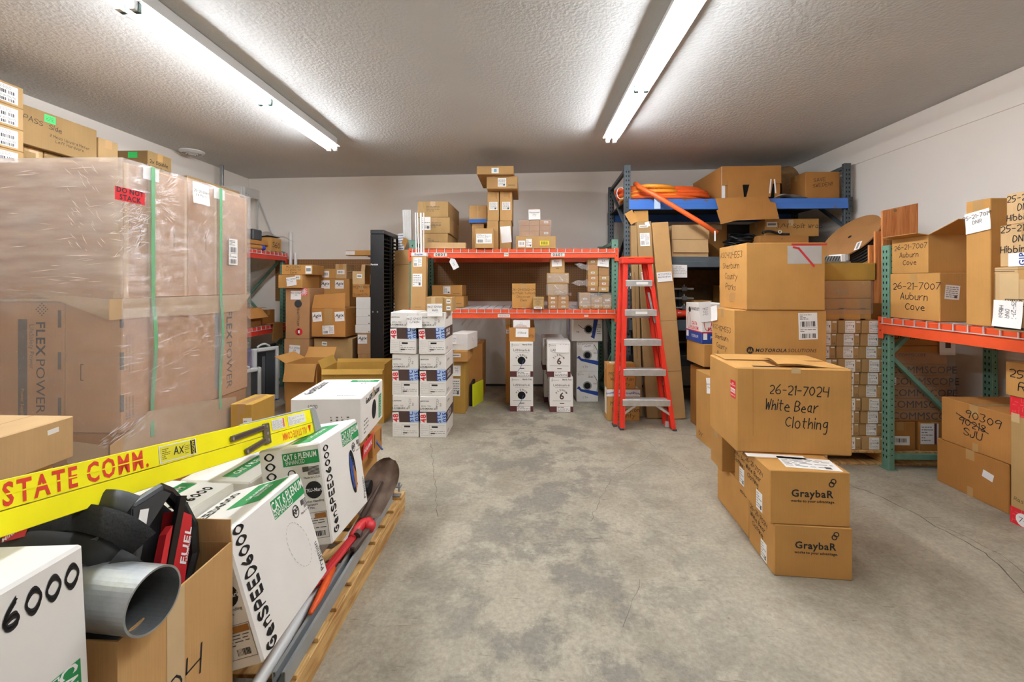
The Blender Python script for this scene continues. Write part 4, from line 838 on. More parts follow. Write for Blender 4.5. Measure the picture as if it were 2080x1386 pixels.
# ---------------------------------------------------------------- tall leaning cartons and the cartons at the ladder
def lean(base, top, w, d, label, mat='kraft', yaw=0, deco=(), **k):
    """box whose front base edge middle is at base and front top edge middle at top"""
    base, top = V(base), V(top); z = (top - base).normalized(); x = V((cos(yaw), sin(yaw), 0)); x = (x - z * x.dot(z)).normalized(); y = z.cross(x)
    T = Matrix((x, y, z)).transposed().to_4x4(); T.translation = base + y * d / 2
    return carton(w, d, (top - base).length, T, label, mat, deco, **k)
LG = 'tall cartons leaning on the dark rack'
bt = lambda pxb, yb, pxt, yt, Yt, Y=None: (atz(pxb, yb) if Y is None else V((at(pxb, yb, Y).x, Y, 0)), at(pxt, yt, Yt))
b0, t0 = bt(1371, 848, 1341, 451.5, 5.04); b0 = V((b0.x, 4.86, .005))
lean(b0, t0, .185, .1, 'tall brown carton with a county note, rightmost of the three leaning behind the red ladder', 'kraft_plain', 0, [('n', 'F', .47, .715, .165, .11, 1, 'MCZ124553|Washington|County', .019), ('q', 'F', 0, .235, 1, .237, 'seam'), ('q', 'F', 0, .49, 1, .4915, 'seam')], group=LG)
b1, t1 = bt(1326, 848, 1308, 450, 5.05); b1 = V((b1.x, 4.87, .005))
o = lean(b1, t1, .165, .1, 'tall brown carton with shipping labels and a raised flap, middle of the three leaning ones', 'kraft_tan', 0, [('l', 'F', .5, .905, .11, .15, 0, 4), ('l', 'F', .45, .975, .1, .03, 0, 3), ('s', 'F', .72, .985, .05, .055, 15, 'paper'), ('n', 'F', .4, .715, .09, .1, 2, 'MCZ124|Wash|Co', .018)], group=LG)
b = MB(); h2 = (t1 - b1).length; b.box(-.08, .08, .045, .05, h2, h2 + .15, 'kraft'); b.build('flap', o); b = MB(); b.bar((-.09, 0, h2), (-.16, 0, h2 + .13), .1, .005, 'kraft', (0, 1, 0)); b.build('flap', o)
b2, t2 = bt(1301, 845, 1290, 458, 5.1); lean(V((b2.x - .02, 4.93, .005)), at(1291, 458, 5.035) + V((-.02, 0, 0)), .07, .07, 'narrow brown carton, leftmost of the three leaning behind the red ladder', 'kraft_tan', 0, [('q', 'F', .35, .3, .4, .75, 'seam')], group=LG)
def tape_print(b, f):
    for i in range(5): prt(b, f, 'Graybar', f.W * (.1 + .2 * i), f.H * .5, .018, (10, -8, 90, 5, -12)[i], 'blue_ink')
cb_ = fbox(1234, 1299, 787, 856, 4.79, .2, 'carton with white printed tape on the floor behind the red ladder', z=0, h=.345, mat='kraft', deco=[('s', 'F', .5, .88, .36, .075, 0, 'tag_white', tape_print, 'white printed tape'), ('h', 'F', 'MCZ124222|Washington|County', .55, .36, .042), ('s', 'T', .5, .5, .35, .12, 0, 'tag_white', tape_print, 'white printed tape'), ('s', 'L', .5, .6, .1, .3, 0, 'tag_white', None, 'white printed tape')])
fbox(1233, 1291, 738, 787, 4.80, .18, 'carton with black and red handwriting on the taped carton behind the red ladder', z=.347, h=.27, mat='kraft_orange', deco=[('h', 'F', 'MCZ124222|Washington|County', .5, .4, .036), ('h', 'F', 'D-Hub', .8, .75, .028, 3, {'m': 'red_print'}), ('n', 'F', .5, .82, .1, .05, 0, '', .01), ('l', 'T', .3, .5, .1, .08, 0, 3)])

# ---------------------------------------------------------------- red step ladder
e = empty('step_ladder', (at(1318, 872, 4.4).x, 4.43, 0)); tag(e, 'red fibreglass step ladder with aluminium steps standing in front of the leaning cartons', 'ladder')
o_ = e.location.copy(); fL, fR = atz(1259, 872) - o_, atz(1371, 874) - o_; tL, tR = at(1268, 527, 4.62) - o_, at(1318, 527, 4.62) - o_
def rail(name, p, q, wd, dp, m):                            # C-section rail
    b = MB(); p, q = V(p), V(q); b.bar(p, q, wd, dp, m, (0, 1, 0), .004)
    dirv = (q - p).normalized(); sgn = 1 if p.x < 0 else -1; off = V((sgn * wd * .6, 0, 0))
    b.bar(p + off + V((0, dp * .45, 0)), q + off + V((0, dp * .45, 0)), wd * 1.2, .004, m, (0, 1, 0)); b.bar(p + off - V((0, dp * .45, 0)), q + off - V((0, dp * .45, 0)), wd * 1.2, .004, m, (0, 1, 0)); return b.build(name, e)
rail('front_rail', fL + V((.012, 0, .015)), tL, .026, .07, 'ladder_red'); rail('front_rail', fR + V((-.012, 0, .015)), tR, .026, .07, 'ladder_red')
rL, rR = V((fL.x - .035, .2, .015)), V((fR.x - .05, .2, .015)); rail('rear_rail', rL, tL + V((-.02, .1, -.02)), .024, .05, 'ladder_red'); rail('rear_rail', rR, tR + V((-.02, .1, -.02)), .024, .05, 'ladder_red')
for k, p in enumerate((fL + V((.012, 0, 0)), fR + V((-.012, 0, 0)), rL, rR)):
    b = MB(); b.box(p.x - .02, p.x + .02, p.y - .042, p.y + .042, 0, .02 if k < 3 else .06, 'dark_steel' if k < 3 else 'light_grey', .004); b.build('foot', e)
b = MB(); cxt, cyt, czt = (tL.x + tR.x) / 2, tL.y + .03, tL.z; b.box(tL.x - .035, tR.x + .04, cyt - .09, cyt + .1, czt - .05, czt + .025, 'ladder_red', .012); f = Fr((tL.x - .035, cyt - .09, czt - .05), (1, 0, 0), (0, 0, 1)); W_ = tR.x - tL.x + .075
for u in (.2, .7): b.rect(f, W_ * u, .055, W_ * (u + .18), .06, 'black', .001)
b.rect(f, .012, .066, W_ - .012, .074, 'stencil_orange', .001); b.build('top_cap', e)
for k in range(5):
    t = (.305 + .29 * k) / tL.z; z = .285 + .305 * k; t = z / tL.z; l, r = fL.lerp(tL, t), fR.lerp(tR, t); b = MB()
    b.box(l.x + .012, r.x - .012, l.y - .045, l.y + .05, z + .015, z + .026, 'aluminium', .003); b.box(l.x + .012, r.x - .012, l.y - .047, l.y - .041, z - .04, z + .022, 'aluminium', .002); b.box(l.x + .012, r.x - .012, l.y + .044, l.y + .05, z - .03, z + .022, 'aluminium', .002)
    if k in (1 + 2, 4): b.rect(Fr((l.x, l.y - .047, z), (1, 0, 0), (0, 0, 1)), .12, -.02, .24, .005, 'paper', .001)
    b.build('step', e)
    if k in (1, 3):
        rl, rr = rL.lerp(tL + V((-.02, .1, 0)), t), rR.lerp(tR + V((-.02, .1, 0)), t); b = MB(); b.bar(rl + V((0, 0, -.06)), rr + V((0, 0, -.06)), .02, .03, 'aluminium'); b.build('rear_brace', e)
for sgn in (1, -1):
    base = fL if sgn > 0 else fR; t1_ = base.lerp(tL if sgn > 0 else tR, .1); b = MB(); s5 = base.lerp(tL if sgn > 0 else tR, .2)
    b.bar(t1_ + V((sgn * .02, -.03, -.02)), s5 + V((sgn * .16, -.035, -.09)), .004, .022, 'aluminium', (0, 0, 1)); b.bar(t1_ + V((sgn * .02, .04, .0)), s5 + V((sgn * .16, .04, -.09)), .004, .022, 'aluminium', (0, 0, 1)); b.build('knee_brace', e)
    tt = base.lerp(tL if sgn > 0 else tR, .83); b = MB(); b.bar(tt + V((sgn * .02, -.03, -.02)), tt + V((sgn * .07, -.03, .075)), .004, .02, 'aluminium', (0, 0, 1)); b.build('knee_brace', e)
b = MB(); q = fR.lerp(tR, .62); b.bar(q + V((-.03, .02, 0)), rR.lerp(tR, .8) + V((-.04, 0, 0)), .006, .02, 'galvanised'); b.build('spreader', e)
# ---------------------------------------------------------------- right rack along the wall
RX, RYE = 2.89, 3.665; ZR = 1.215
rr_ = rack('green and orange pallet rack along the right wall with a wire deck', TR(RX, RYE, 0, -pi / 2), 2.44, .84, 1.80, [ZR], 'green_steel', 'orange_steel', bh=.125)
zr = ZR + .009
def hn(t, u, v, s, r=0, **k): return ('h', 'F', t, u, v, s, r, k)
# on the deck, far to near
sbox(1808, 1909, 548, 637, RX + .005, .42, 'brown carton handwritten Auburn Cove, lower of two beside the green post', z=zr, h=.345, mat='kraft', deco=[hn('26-21-7007|Auburn|Cove', .52, .5, .05, wd=.005), ('l', 'R', .2, .6, .1, .1, -5, 1), ('tape', 'F', .44, .9, .56, 1)])
sbox(1812, 1891, 480, 540, RX + .01, .40, 'brown carton handwritten Auburn Cove with raised lid flaps, upper of two', z=zr + .348, h=.27, rot=-3, fn=open_carton, mat='kraft', flaps={'F': (60, .0) if 0 else (80, .08), 'B': (55, .2), 'L': (80, .1), 'R': (70, .24)}, deco=[hn('26-21-7007|Auburn|Cove', .5, .52, .038, wd=.004), ('l', 'R', .8, .5, .13, .16, 0, 2)], lid=.3)
sbox(1962, 2012, 412, 640, RX - .015, .3, 'tall narrow brown carton with two white Hibbing notes on the right rack', z=zr, h=.80, mat='kraft', deco=[('n', 'F', .5, .83, .155, .135, 7, '25-21-7019|DNR|Hibbing', .024)])
m = note_mesh(Fr((2.69, 2.775, zr + .012), (0, -1, 0), (0, 0, 1)).sub(.235, .085, .15, .15, -2), '25-21-7019|DNR|Hibbing', .021, -90); tag(m.build('paper_note'), 'white note turned sideways at the foot of the tall Hibbing carton', 'note')
def fluke(mb, fr):
    W, H = fr.W, fr.H
    for a in ((.0, .96, 1, .965), (.0, .93, .35, .94), (.55, .93, 1, .94), (.0, .03, .5, .07), (.02, .08, .025, .9)): mb.rect(fr, a[0] * W, a[1] * H, a[2] * W, a[3] * H, 'print_black')
    mb.rect(fr, 0, .35, .03 * W, .52 * H, 'print_black') if 0 else mb.rect(fr, 0, .33 * H, .06 * W, .45 * H, 'print_black'); mb.rect(fr, .1 * W, .1 * H, .42 * W, .9 * H, 'tape_clear', .0012)
    mb.ring(fr, .3 * W, .5 * H, .001, .001, .0005, 'print_black'); mb.line(fr, [(.2 * W, .4 * H), (.2 * W, .5 * H), (.52 * W, .5 * H), (.52 * W, .4 * H), (.2 * W, .4 * H)], .004, 'print_black', .0014); prt(mb, fr, 'onix', .36 * W, .45 * H, .03, 180, bold=0, off=.0015)
    prt(mb, fr, 'Xtronix', .66 * W, .45 * H, .035, 90, bold=1); mb.rect(fr, .6 * W, .66 * H, .72 * W, .82 * H, 'print_black', .001); lines_of_print(mb, fr, .52 * W, .1 * H, .58 * W, .3 * H, 5, 'print_black', .3, .001)
sbox(2019, 2150, 530, 655, 2.70, .4, 'pale carton with black printed bands, bottom of the near pile on the right rack', z=zr, h=.36, mat='kraft_light', deco=[('x', 'F', fluke)], rot=0)
sbox(2031, 2150, 452, 528, 2.715, .4, 'brown carton handwritten DNR Hibbing with a blue printed label, middle of the near pile', z=zr + .363, h=.235, mat='kraft_light', deco=[hn('25-21-7019|    DNR|Hibbing T', .015, .66, .037, 0, wd=.005, align='l', wide=.85), ('s', 'F', .38, .16, .12, .075, 0, 'paper', lambda b, f: prt(b, f, 'GIP', .07, .04, .03, 90, 'blue_ink'), 'white label with blue print')])
sbox(2044, 2150, 398, 452, 2.73, .4, 'brown carton handwritten DNR Hibbing, top of the near pile on the right rack', z=zr + .60, h=.175, mat='kraft_light', deco=[hn('25-21-7019|    DNR|Hibbing', .015, .52, .034, 0, wd=.0045, align='l', wide=.8)])
m = MB(); q = at(2056, 393, 2.4); c_ = V((2.86, 2.47, zr + .776)); m.box(c_.x - .04, c_.x + .04, c_.y - .02, c_.y + .02, c_.z, c_.z + .02, 'black', .006); m.tube([c_ + V((.05 * cos(t), .03 * sin(t), .014 + .01 * sin(2 * t))) for t in [k * pi / 6 for k in range(12)]], .006, 'cable_black', 6, closed=True); tag(m.build('cable_clip'), 'small black clamp with a cable on the top carton of the near pile', 'clamp')
# plywood boards standing behind the far post
for k, (pa, pb, yt, lb) in enumerate(((1793, 1865, 428, 'tallest plywood board standing behind the Auburn Cove cartons'), (1778, 1800, 470, 'middle plywood board standing behind the green post of the right rack'), (1766, 1790, 498, 'lowest plywood board standing left of the green post of the right rack'))):
    Y = 3.70 + .03 * k; a, b_, t = at(pa, yt, Y), at(pb, yt, Y), at(pa, yt, Y).z; m = MB(); zb_ = 1.33
    m.prism([(0, 0), (b_.x - a.x, 0), (b_.x - a.x, t - zb_ + (.06 if k == 0 else 0)), (0, t - zb_)], Fr((a.x, Y, zb_), (1, 0, 0), (0, 0, 1)), .018, 'plywood')
    if k == 0: m.ell(Fr((a.x, Y, zb_), (1, 0, 0), (0, 0, 1)), .1, t - zb_ - .0, .014, .014, 'roll_brown', .001, 10)
    tag(m.build('plywood_board'), lb, 'board', 'plywood boards behind the right rack')
# wrapped pallet behind the post
PY = 3.70; px0 = at(1655, 800, PY).x; m = MB(); e = empty('pallet', (0, 0, 0)); tag(e, 'wooden pallet under the small labelled cartons at the right wall', 'pallet')
for x_ in (2.44, 2.92, 3.50):
    b = MB(); b.box(x_, x_ + .04, PY - .01, PY + 1.0, 0.016, .1, 'pallet_wood', .003); b.build('stringer', e)
for k in range(7):
    b = MB(); b.box(2.42, 3.56, PY - .01 + k * .153, PY + .08 + k * .153, .1, .118, 'pallet_wood', .002); b.build('deck_plank', e)
for k in range(3):
    b = MB(); b.box(2.42, 3.56, PY - .01 + k * .46, PY + .08 + k * .46, 0, .016, 'pallet_wood', .002); b.build('bottom_plank', e)
zp = .119
def small_face(mb, fr):
    W, H = fr.W, fr.H; mb.rect(fr, .3 * W, .03 * H, .74 * W, .97 * H, 'paper'); lines_of_print(mb, fr, .33 * W, .1 * H, .7 * W, .9 * H, 7, 'print_grey', .3, .0012); mb.rect(fr, .8 * W, .83 * H, .97 * W, .93 * H, 'paper'); prt(mb, fr, 'S.A.', .88 * W, .2 * H, .014, bold=0, m='print_mid'); mb.rect(fr, .66 * W, .45 * H, .69 * W, .62 * H, 'print_black', .0013)
cols = [at(1655, 700, PY).x, at(1704, 700, PY).x, at(1752, 700, PY).x]; cw = [at(1703, 700, PY).x - cols[0], at(1751, 700, PY).x - cols[1], .19]
first = None; hs = (at(1700, 651, PY).z - zp) / 10
protos = {}
for c in range(3):
    for r in range(10):
        lb = 'small brown carton with white label, %s column, %s row from the pallet' % (('left', 'middle', 'right')[c], ORD[r])
        T = TR(cols[c] + cw[c] / 2, PY + .2 + .012 * ((r * 5 + c * 3) % 3), zp + hs * r, radians(((r * 7 + c) % 3 - 1) * .8)); gp = 'small labelled cartons stacked on the right pallet'
        if c not in protos: protos[c] = carton(cw[c] - .004, .38, hs - .002, T, lb, 'kraft_grey', [('x', 'F', small_face)], group=gp, b=.002, seam=False)
        else: dup(protos[c], T, lb, gp)
zt_ = zp + hs * 10 + .001
wz = [(650, 'lowest'), (610, 'middle')]; a = at(1672, 600, PY).x; b_ = at(1776, 600, PY).x
for k in range(2):
    carton(b_ - a, .42, .088, TR((a + b_) / 2, PY + .24, zt_ + .0895 * k), 'wide tape-banded brown carton above the small labelled cartons, %s of two' % ('lower', 'upper')[k], 'kraft', [('q', 'F', .36, 0, .46, 1, 'tape'), ('q', 'F', .78, 0, .88, 1, 'tape'), ('q', 'F', 0, .0, 1, .12, 'tape')], group='tape-banded wide cartons on the right pallet', seam=False)
za = zt_ + .180; carton(b_ - a, .42, .148, TR((a + b_) / 2, PY + .24, za), 'film-wrapped plain brown carton on the tape-banded cartons of the right pallet', 'kraft', [('q', 'F', .3, .2, .55, .5, 'tape')], seam=False)
zbx = za + .15; carton(b_ - a + .05, .3, max(.12, at(1700, 534, PY).z - zbx), TR((a + b_) / 2 + .02, PY + .18, zbx), 'plain olive brown carton under the black cable reel', 'kraft_olive', seam=False)
ztop = zbx + max(.12, at(1700, 534, PY).z - zbx)
m = shell(a - .006, b_ + .006, PY + .022, PY + .458, zt_ + .05, zbx - .005, 'wrap_film'); tag(m.build('stretch_wrap'), 'clear stretch wrap around the wide cartons on the right pallet', 'plastic film')
# flexible duct tray and black cable reel
m = MB(); a1, b1_ = at(1672, 530, PY).x, at(1734, 530, PY).x; m.box(a1, b1_, PY + .03, PY + .2, ztop + .001, ztop + .012, 'galvanised', .003); m.box(a1 + .01, b1_ - .012, PY + .05, PY + .19, ztop + .012, ztop + .06, 'strut_grey', .004)
fr = Fr((a1 + .01, PY + .05, ztop + .012), (1, 0, 0), (0, 0, 1))
for k in range(9): m.line(fr, [(.012 + k * .022, .008), (.028 + k * .022, .042)], .008, 'dark_steel', .001)
m.box(b1_ - .07, b1_ - .035, PY + .04, PY + .195, ztop + .012, ztop + .075, 'paper', .002); m.box(b1_ - .035, b1_ - .004, PY + .03, PY + .2, ztop + .012, ztop + .075, 'galvanised', .01); tag(m.build('cable_tray'), 'short silver cable tray piece with a white label under the black cable reel', 'tray')
rc = at(1728, 483, 4.35); rz = V((-.75, -.08, .65)).normalized(); rx = V((.79, 0, .62)); rx = (rx - rz * rx.dot(rz)).normalized(); ry = rz.cross(rx); RM = Matrix((rx, ry, rz)).transposed().to_4x4(); RM.translation = rc
carton(.8, .46, 1.47, TR(3.08, 4.38, .119), 'tall brown carton at the rear of the right pallet under the tilted cable reel', 'kraft_dark')
e = empty('cable_reel', mtx=RM); tag(e, 'tilted cable reel with brown board flange and black cable', 'cable reel')
m = MB(); m.lathe([(.28, .0), (.28, .012)], Matrix(), 'masonite', 48); m.ell(Fr((0, 0, .012), (1, 0, 0), (0, 1, 0)), 0, 0, .018, .018, 'hole', .001); m.build('flange', e)
f = Fr((0, 0, .012), (1, 0, 0), (0, 1, 0)); m = ship_label(f.sub(-.12, -.2, .11, .05, 25, .001), 3); m.build('label', e)
m = MB(); m.lathe([(.28, -.172), (.28, -.16)], Matrix(), 'masonite', 48); m.build('flange', e)
m = MB(); m.lathe([(.1, -.16), (.1, 0)], Matrix(), 'masonite', 20); m.build('core', e)
for k in range(6):
    m = MB(); m.lathe([(.235 + .013 * sin(t), -.0135 - .0265 * k + .0132 * cos(t)) for t in [i * 2 * pi / 10 for i in range(11)]], Matrix(), 'cable_black', 36, cap=False); m.build('cable_turn', e, smooth=True)
# long flat cartons behind the post
zc = .119; CG_ = 'dark brown cartons with large printed wordmarks under the right rack'; ca, cbx = at(1806, 800, PY).x, at(1930, 800, PY).x
rows = [(850, 826, 0), (826, 804, 1), (804, 777, 1), (777, 752, 1), (752, 733, 0), (733, 700, 2), (700, 662, 3)]
o = fbox(1797, 1860, 848, 922, PY, .4, 'brown carton with a white two-line label beside the foot of the green post', z=zc, h=.235, mat='kraft_dark', deco=[('l', 'F', .52, .35, .14, .075, 0, 2), ('l', 'F', .1, .7, .03, .03, 0, 3)])
carton(.25, .4, .235, TR(at(1861, 880, PY).x + .15, PY + .2, zc), 'brown carton with a white and maroon label at the bottom of the printed pile', 'kraft_dark', [('s', 'F', .32, .6, .145, .17, 0, 'paper', lambda b, f: (b.rect(f, .11, .0, .13, .17, 'maroon', .0006), lines_of_print(b, f, .01, .02, .1, .15, 6, 'print_grey')), 'white and maroon label')])
zz_ = zc + .237; n_r = [.095] * 5 + [.15, .15]
TXT = ['COMMSCOPE', 'COMMSCOPE', 'COMMSCOPE', 'COMMSCOPE', 'COMMSCOPE', 'COMMSCOPE', 'COMMSCOPE']
for k, hh in enumerate(n_r):
    sz = .06 if k < 5 else (.026 if k == 5 else .045)
    carton(cbx - ca - .02 * (k % 2), .42, hh - .002, TR((ca + cbx) / 2 + (.012, -.005, .005, .02, .0, -.005, -.01)[k], PY + .22, zz_), 'dark brown carton with printed wordmark, %s from the bottom of the printed pile' % ORD[k], 'kraft_dark', [('t', 'F', TXT[k], .58 if k < 5 else .4, .5, sz * min(1, .95), 0, {'bold': 0, 'xs': 1.05 if k < 5 else 1.0, 'm': 'print_black'}), ('l', 'F', .03, .5, .04, .06, 0, 1)], group=CG_, b=.003, seam=False)
    zz_ += hh
fbox(1912, 1944, 690, 722, PY - .02, .03, 'white squared label pouch taped to the end of the printed cartons', fn=lambda w, d, h, T, lb: tag((lambda b: (b.box(-w / 2, w / 2, -.002, .003, 0, h, 'paper', 0), b.rect(Fr((-w / 2, -.002, 0), (1, 0, 0), (0, 0, 1)), w * .35, h * .45, w * .7, h * .85, 'print_mid', .001), b.build('label_pouch', None, T))[-1])(MB()), lb, 'label'))
m = shell(ca - .028, cbx + .035, PY - .008, PY + .442, zc + .26, zz_ - .2, 'wrap_film'); tag(m.build('stretch_wrap'), 'clear stretch wrap around the printed cartons under the right rack', 'plastic film')
# on the floor under the right rack
sj = 'cartons on the floor under the right rack'
sbox(1903, 2050, 889, 976, 3.11, .55, 'long orange brown carton on the floor, below the one marked SJU', z=0, h=.325, mat='kraft_dark', deco=[('q', 'F', .46, .82, .54, 1, 'tape'), ('q', 'F', .46, 0, .54, .2, 'tape'), ('s', 'F', .74, .6, .07, .05, -12, 'tag_white')])
sbox(1912, 2056, 806, 888, 3.105, .55, 'long orange brown carton handwritten 90309 SJU with crossed out digits', z=.327, h=.32, mat='kraft_orange', deco=[hn('90309', .63, .76, .055, -2, wd=.0055), hn('90218', .47, .58, .05, -3, wd=.0055), hn('SJU', .5, .36, .055, -4, wd=.0055), ('x', 'F', lambda b, f: b.line(f, [(.24 * f.W, .72 * f.H), (.7 * f.W, .48 * f.H)], .006, 'ink', .0011)), ('q', 'F', .44, .85, .54, 1, 'tape'), ('q', 'F', .48, 0, .56, .18, 'tape')])
def pinkband(b, f):
    W, H = f.W, f.H
    for y0, y1 in ((.85, 1), (0, .13)):
        b.rect(f, 0, y0 * H, W, y1 * H, 'red_print'); rs = random.Random(3)
        for i in range(90):
            x, y = rs.uniform(.01, .97) * W, rs.uniform(y0 + .005, y1 - .008) * H; l = rs.uniform(.006, .03)
            b.rect(f, x, y, min(x + l, W), y + .004, 'red_light', .0012) if i % 2 else b.rect(f, x, y, x + .003, min(y + l, y1 * H), 'red_light', .0012)
    b.rect(f, .02 * W, .8 * H, .15 * W, .87 * H, 'tape_clear', .0015); b.ell(f, .2 * W, .055 * H, .04, .04, 'paper', .0015); hand(b, f, '7-', .2 * W, .055 * H, .03, 0, off=.002); hand(b, f, 'Ras', .14 * W, .2 * H, .022)
sbox(2052, 2200, 794, 1063, 3.03, .5, 'tall grey brown carton with pink patterned bands at the right edge of the picture', z=0, h=.79, mat='kraft_grey', deco=[('x', 'F', pinkband), ('x', 'R', pinkband), ('x', 'L', pinkband)], b=.006)
sbox(2042, 2200, 728, 785, 3.02, .42, 'brown carton handwritten Ra standing on the pink-banded carton', z=.792, h=.21, mat='kraft', deco=[hn('25-21-70|  Ra', .06, .5, .05, 0, wd=.006, align='l')])
p = atx(2052, 812, 3.05)
m = MB(); m.prism([(0, 0), (.1, .0), (.1, .06), (.05, .05)], Fr((3.15, 2.82, .66), (0, -1, .0), (-.3, 0, .9)), .002, 'paper'); tag(m.build('paper_scrap'), 'small white paper flap on top of the carton marked SJU', 'paper')

# ---------------------------------------------------------------- the big carton pile right of the aisle
def vw(px, z): return (px - CX) / F * z                     # lateral place at view depth z
def wv(x, z): p = RT * x + FW * z; return V((p.x, p.y, 0))
def vbox(fl, fr_, bl, z0, h, label, depth=None, **k):
    """front-left, front-right and back-left base corners as (px, depth)"""
    A, B, C = wv(vw(*fl), fl[1]), wv(vw(*fr_), fr_[1]), wv(vw(*bl), bl[1]); u = (B - A); w_ = u.length; u = u.normalized(); n = V((-u.y, u.x, 0)); d = depth or (C - A).dot(n)
    c = A + u * w_ / 2 + n * d / 2; return k.pop('fn', carton)(w_, d, h, TR(c.x, c.y, z0, atan2(u.y, u.x)), label, **k)
def graybar(mb, fr, y=.55):
    W, H = fr.W, fr.H; s = W / .37
    prt(mb, fr, 'GraybaR', .53 * W, (y + .01) * H, .034 * s, xs=1.02); prt(mb, fr, 'works to your advantage.', .54 * W, (y - .13) * H, .0125 * s, xs=1.0)
    for a, b_ in ((.02, .03), (-.005, .008)): mb.ring(fr, .775 * W + a * .35 * s, (y + .01) * H + .042 * s + b_ * s * .7, .0135 * s, .0135 * s, .005 * s, 'print_black')
hw = 'White Bear|Clothing'
def lface(lab, dy=0): return [('h', 'L', '26-21-7024|' + hw, .38, .66, .026, -3, {'wd': .003}), ('l', 'L', .62, .22, .07, .1, 0, 1)]
vbox((1572.5, 2.233), (1732, 2.191), (1524, 2.52), 0, .262, 'brown wholesaler carton on the floor, lower of two in front of the big clothing carton', depth=.30, mat='kraft_olive' if 0 else 'kraft', deco=[('x', 'F', lambda b, f: graybar(b, f, .62))] + lface('a'), tapes=False)
vbox((1564, 2.235), (1727, 2.20), (1520, 2.52), .264, .275, 'brown wholesaler carton with a shipping form on top, upper of two', depth=.30, mat='kraft', deco=[('x', 'F', lambda b, f: graybar(b, f, .58))] + lface('b') + [('s', 'T', .62, .33, .26, .15, -8, 'paper', lambda b, f: (lines_of_print(b, f, .01, .02, .24, .13, 6, 'print_grey'), b.rect(f, .19, .015, .22, .04, 'print_mid', .0006)), 'white shipping form'), ('s', 'T', .3, .62, .3, .05, -4, 'paper')], tapes=False)
vbox((1521, 2.56), (1680, 2.52), (1449, 3.02), 0, .268, 'long low brown carton on the floor under the clothing cartons', depth=.49, mat='kraft', deco=[('t', 'L', 'ATS-250', .85, .85, .016, 0, {'bold': 1}), ('t', 'L', 'Qty 2', .08, .85, .02, 0, {'bold': 0})])
vbox((1520, 2.56), (1620, 2.53), (1486, 2.76), .27, .264, 'brown carton handwritten Clothing Co with a label, under the big clothing carton', depth=.2, mat='kraft', deco=[('h', 'L', '26-21|White Bear|Clothing Co', .45, .62, .026, -2, {'wd': .003}), ('l', 'L', .55, .2, .07, .1, 0, 1)])
vbox((1466, 2.84), (1600, 2.80), (1445, 3.1), .27, .264, 'brown carton behind the Clothing Co carton under the big clothing carton', depth=.2, mat='kraft')
bigw = vbox((1495.6, 2.47), (1732, 2.40), (1435.6, 2.92), .54, .48, 'big brown carton handwritten White Bear Clothing, loosely closed, front of the pile', depth=.45, mat='kraft', b=.008, deco=[('h', 'F', '26-21-7024', .53, .74, .052, -2, {'wd': .0052, 'wide': .72, 'gap': 1.1, 'jit': .2}), ('h', 'F', 'White Bear', .47, .56, .056, -3, {'wd': .0052, 'wide': .66, 'gap': 1.0}), ('h', 'F', 'Clothing', .6, .37, .06, -2, {'wd': .0052, 'wide': .72, 'gap': 1.1}), ('s', 'L', .9, .72, .075, .1, 0, 'red_print', lambda b, f: (b.rect(f, .004, .03, .071, .055, 'paper', .0006), prt(b, f, 'FRAGILE', .037, .042, .013, m='red_print', off=.0012, xs=.8), prt(b, f, 'CARE|HANDLE WITH', .037, .078, .007, m='paper'), prt(b, f, 'THANK YOU', .037, .015, .007, m='paper')), 'red fragile sticker'), ('q', 'F', .145, .2, .15, .98, 'kraft_dark'), ('q', 'F', .48, .94, .56, 1, 'tape_clear')], tapes=False)
b = MB(); f = frames(bigw.dimensions.x or .6, .45, .48)['T']
WW = max(v.co.x for v in bigw.data.vertices) * 2; f = frames(WW, .45, .48)['T']
b.grid(lambda u, v: f.p(WW * (.38 + .58 * u), .02 + .2 * v, .004 + .03 * (1 - u) ** .8 * sin(pi * (.15 + .6 * v)) + .006 * sin(6 * u)), 12, 5, 'kraft'); b.grid(lambda u, v: f.p(WW * (.38 + .58 * u), .015 + .2 * v, -.0 + .024 * (1 - u) ** .8 * sin(pi * (.15 + .6 * v)) + .006 * sin(6 * u)), 12, 5, 'kraft_inside'); b.build('flap', bigw)
b = MB(); b.prism([(.02, .23), (WW * .96, .23), (WW * .97, .43), (.02, .44)], Fr(f.O + V((0, 0, .007)), f.u, f.v), .004, 'kraft'); b.build('flap', bigw)
b = MB(); b.rect(f, .1, .02, WW * .38, .05, 'hole', .0012); b.build('lid_gap', bigw)
# stack behind: two cartons on a long base
xb0, zb0 = 1.79, 3.45
vbox((CX + F * 1.79 / 3.42, 3.42), (CX + F * 2.26 / 3.42, 3.42), (CX + F * 1.79 / 4.25, 4.25), 0, .66, 'long brown carton on the floor carrying the two-way radio carton', mat='kraft', deco=[('h', 'L', 'by', .12, .12, .05), ('n', 'L', .35, .86, .12, .14, 12, 'Sherburn|Parks', .02)])
def moto(mb, fr):
    W, H = fr.W, fr.H; cx, cy = .175 * W, .49 * H; mb.ell(fr, cx, cy, .028, .028, 'print_black', .0009, 28)
    for s in (-1, 1): mb.face([fr.p(cx - .019 if s < 0 else cx, cy - .016, .0013), fr.p(cx - .0 if s < 0 else cx + .019, cy - .016, .0013), fr.p(cx + s * .0085, cy + .018, .0013)], 'kraft'); mb.face([fr.p(cx + s * .0085 - .006, cy - .0165, .0016), fr.p(cx + s * .0085 + .006, cy - .0165, .0016), fr.p(cx + s * .0085, cy - .002, .0016)], 'print_black')
    prt(mb, fr, 'MOTOROLA', .40 * W, .49 * H, .026, 0, shear=.2, xs=1.05, track=.02); prt(mb, fr, 'SOLUTIONS', .735 * W, .49 * H, .026, 0, bold=0, shear=.2, xs=1.0, track=.06)
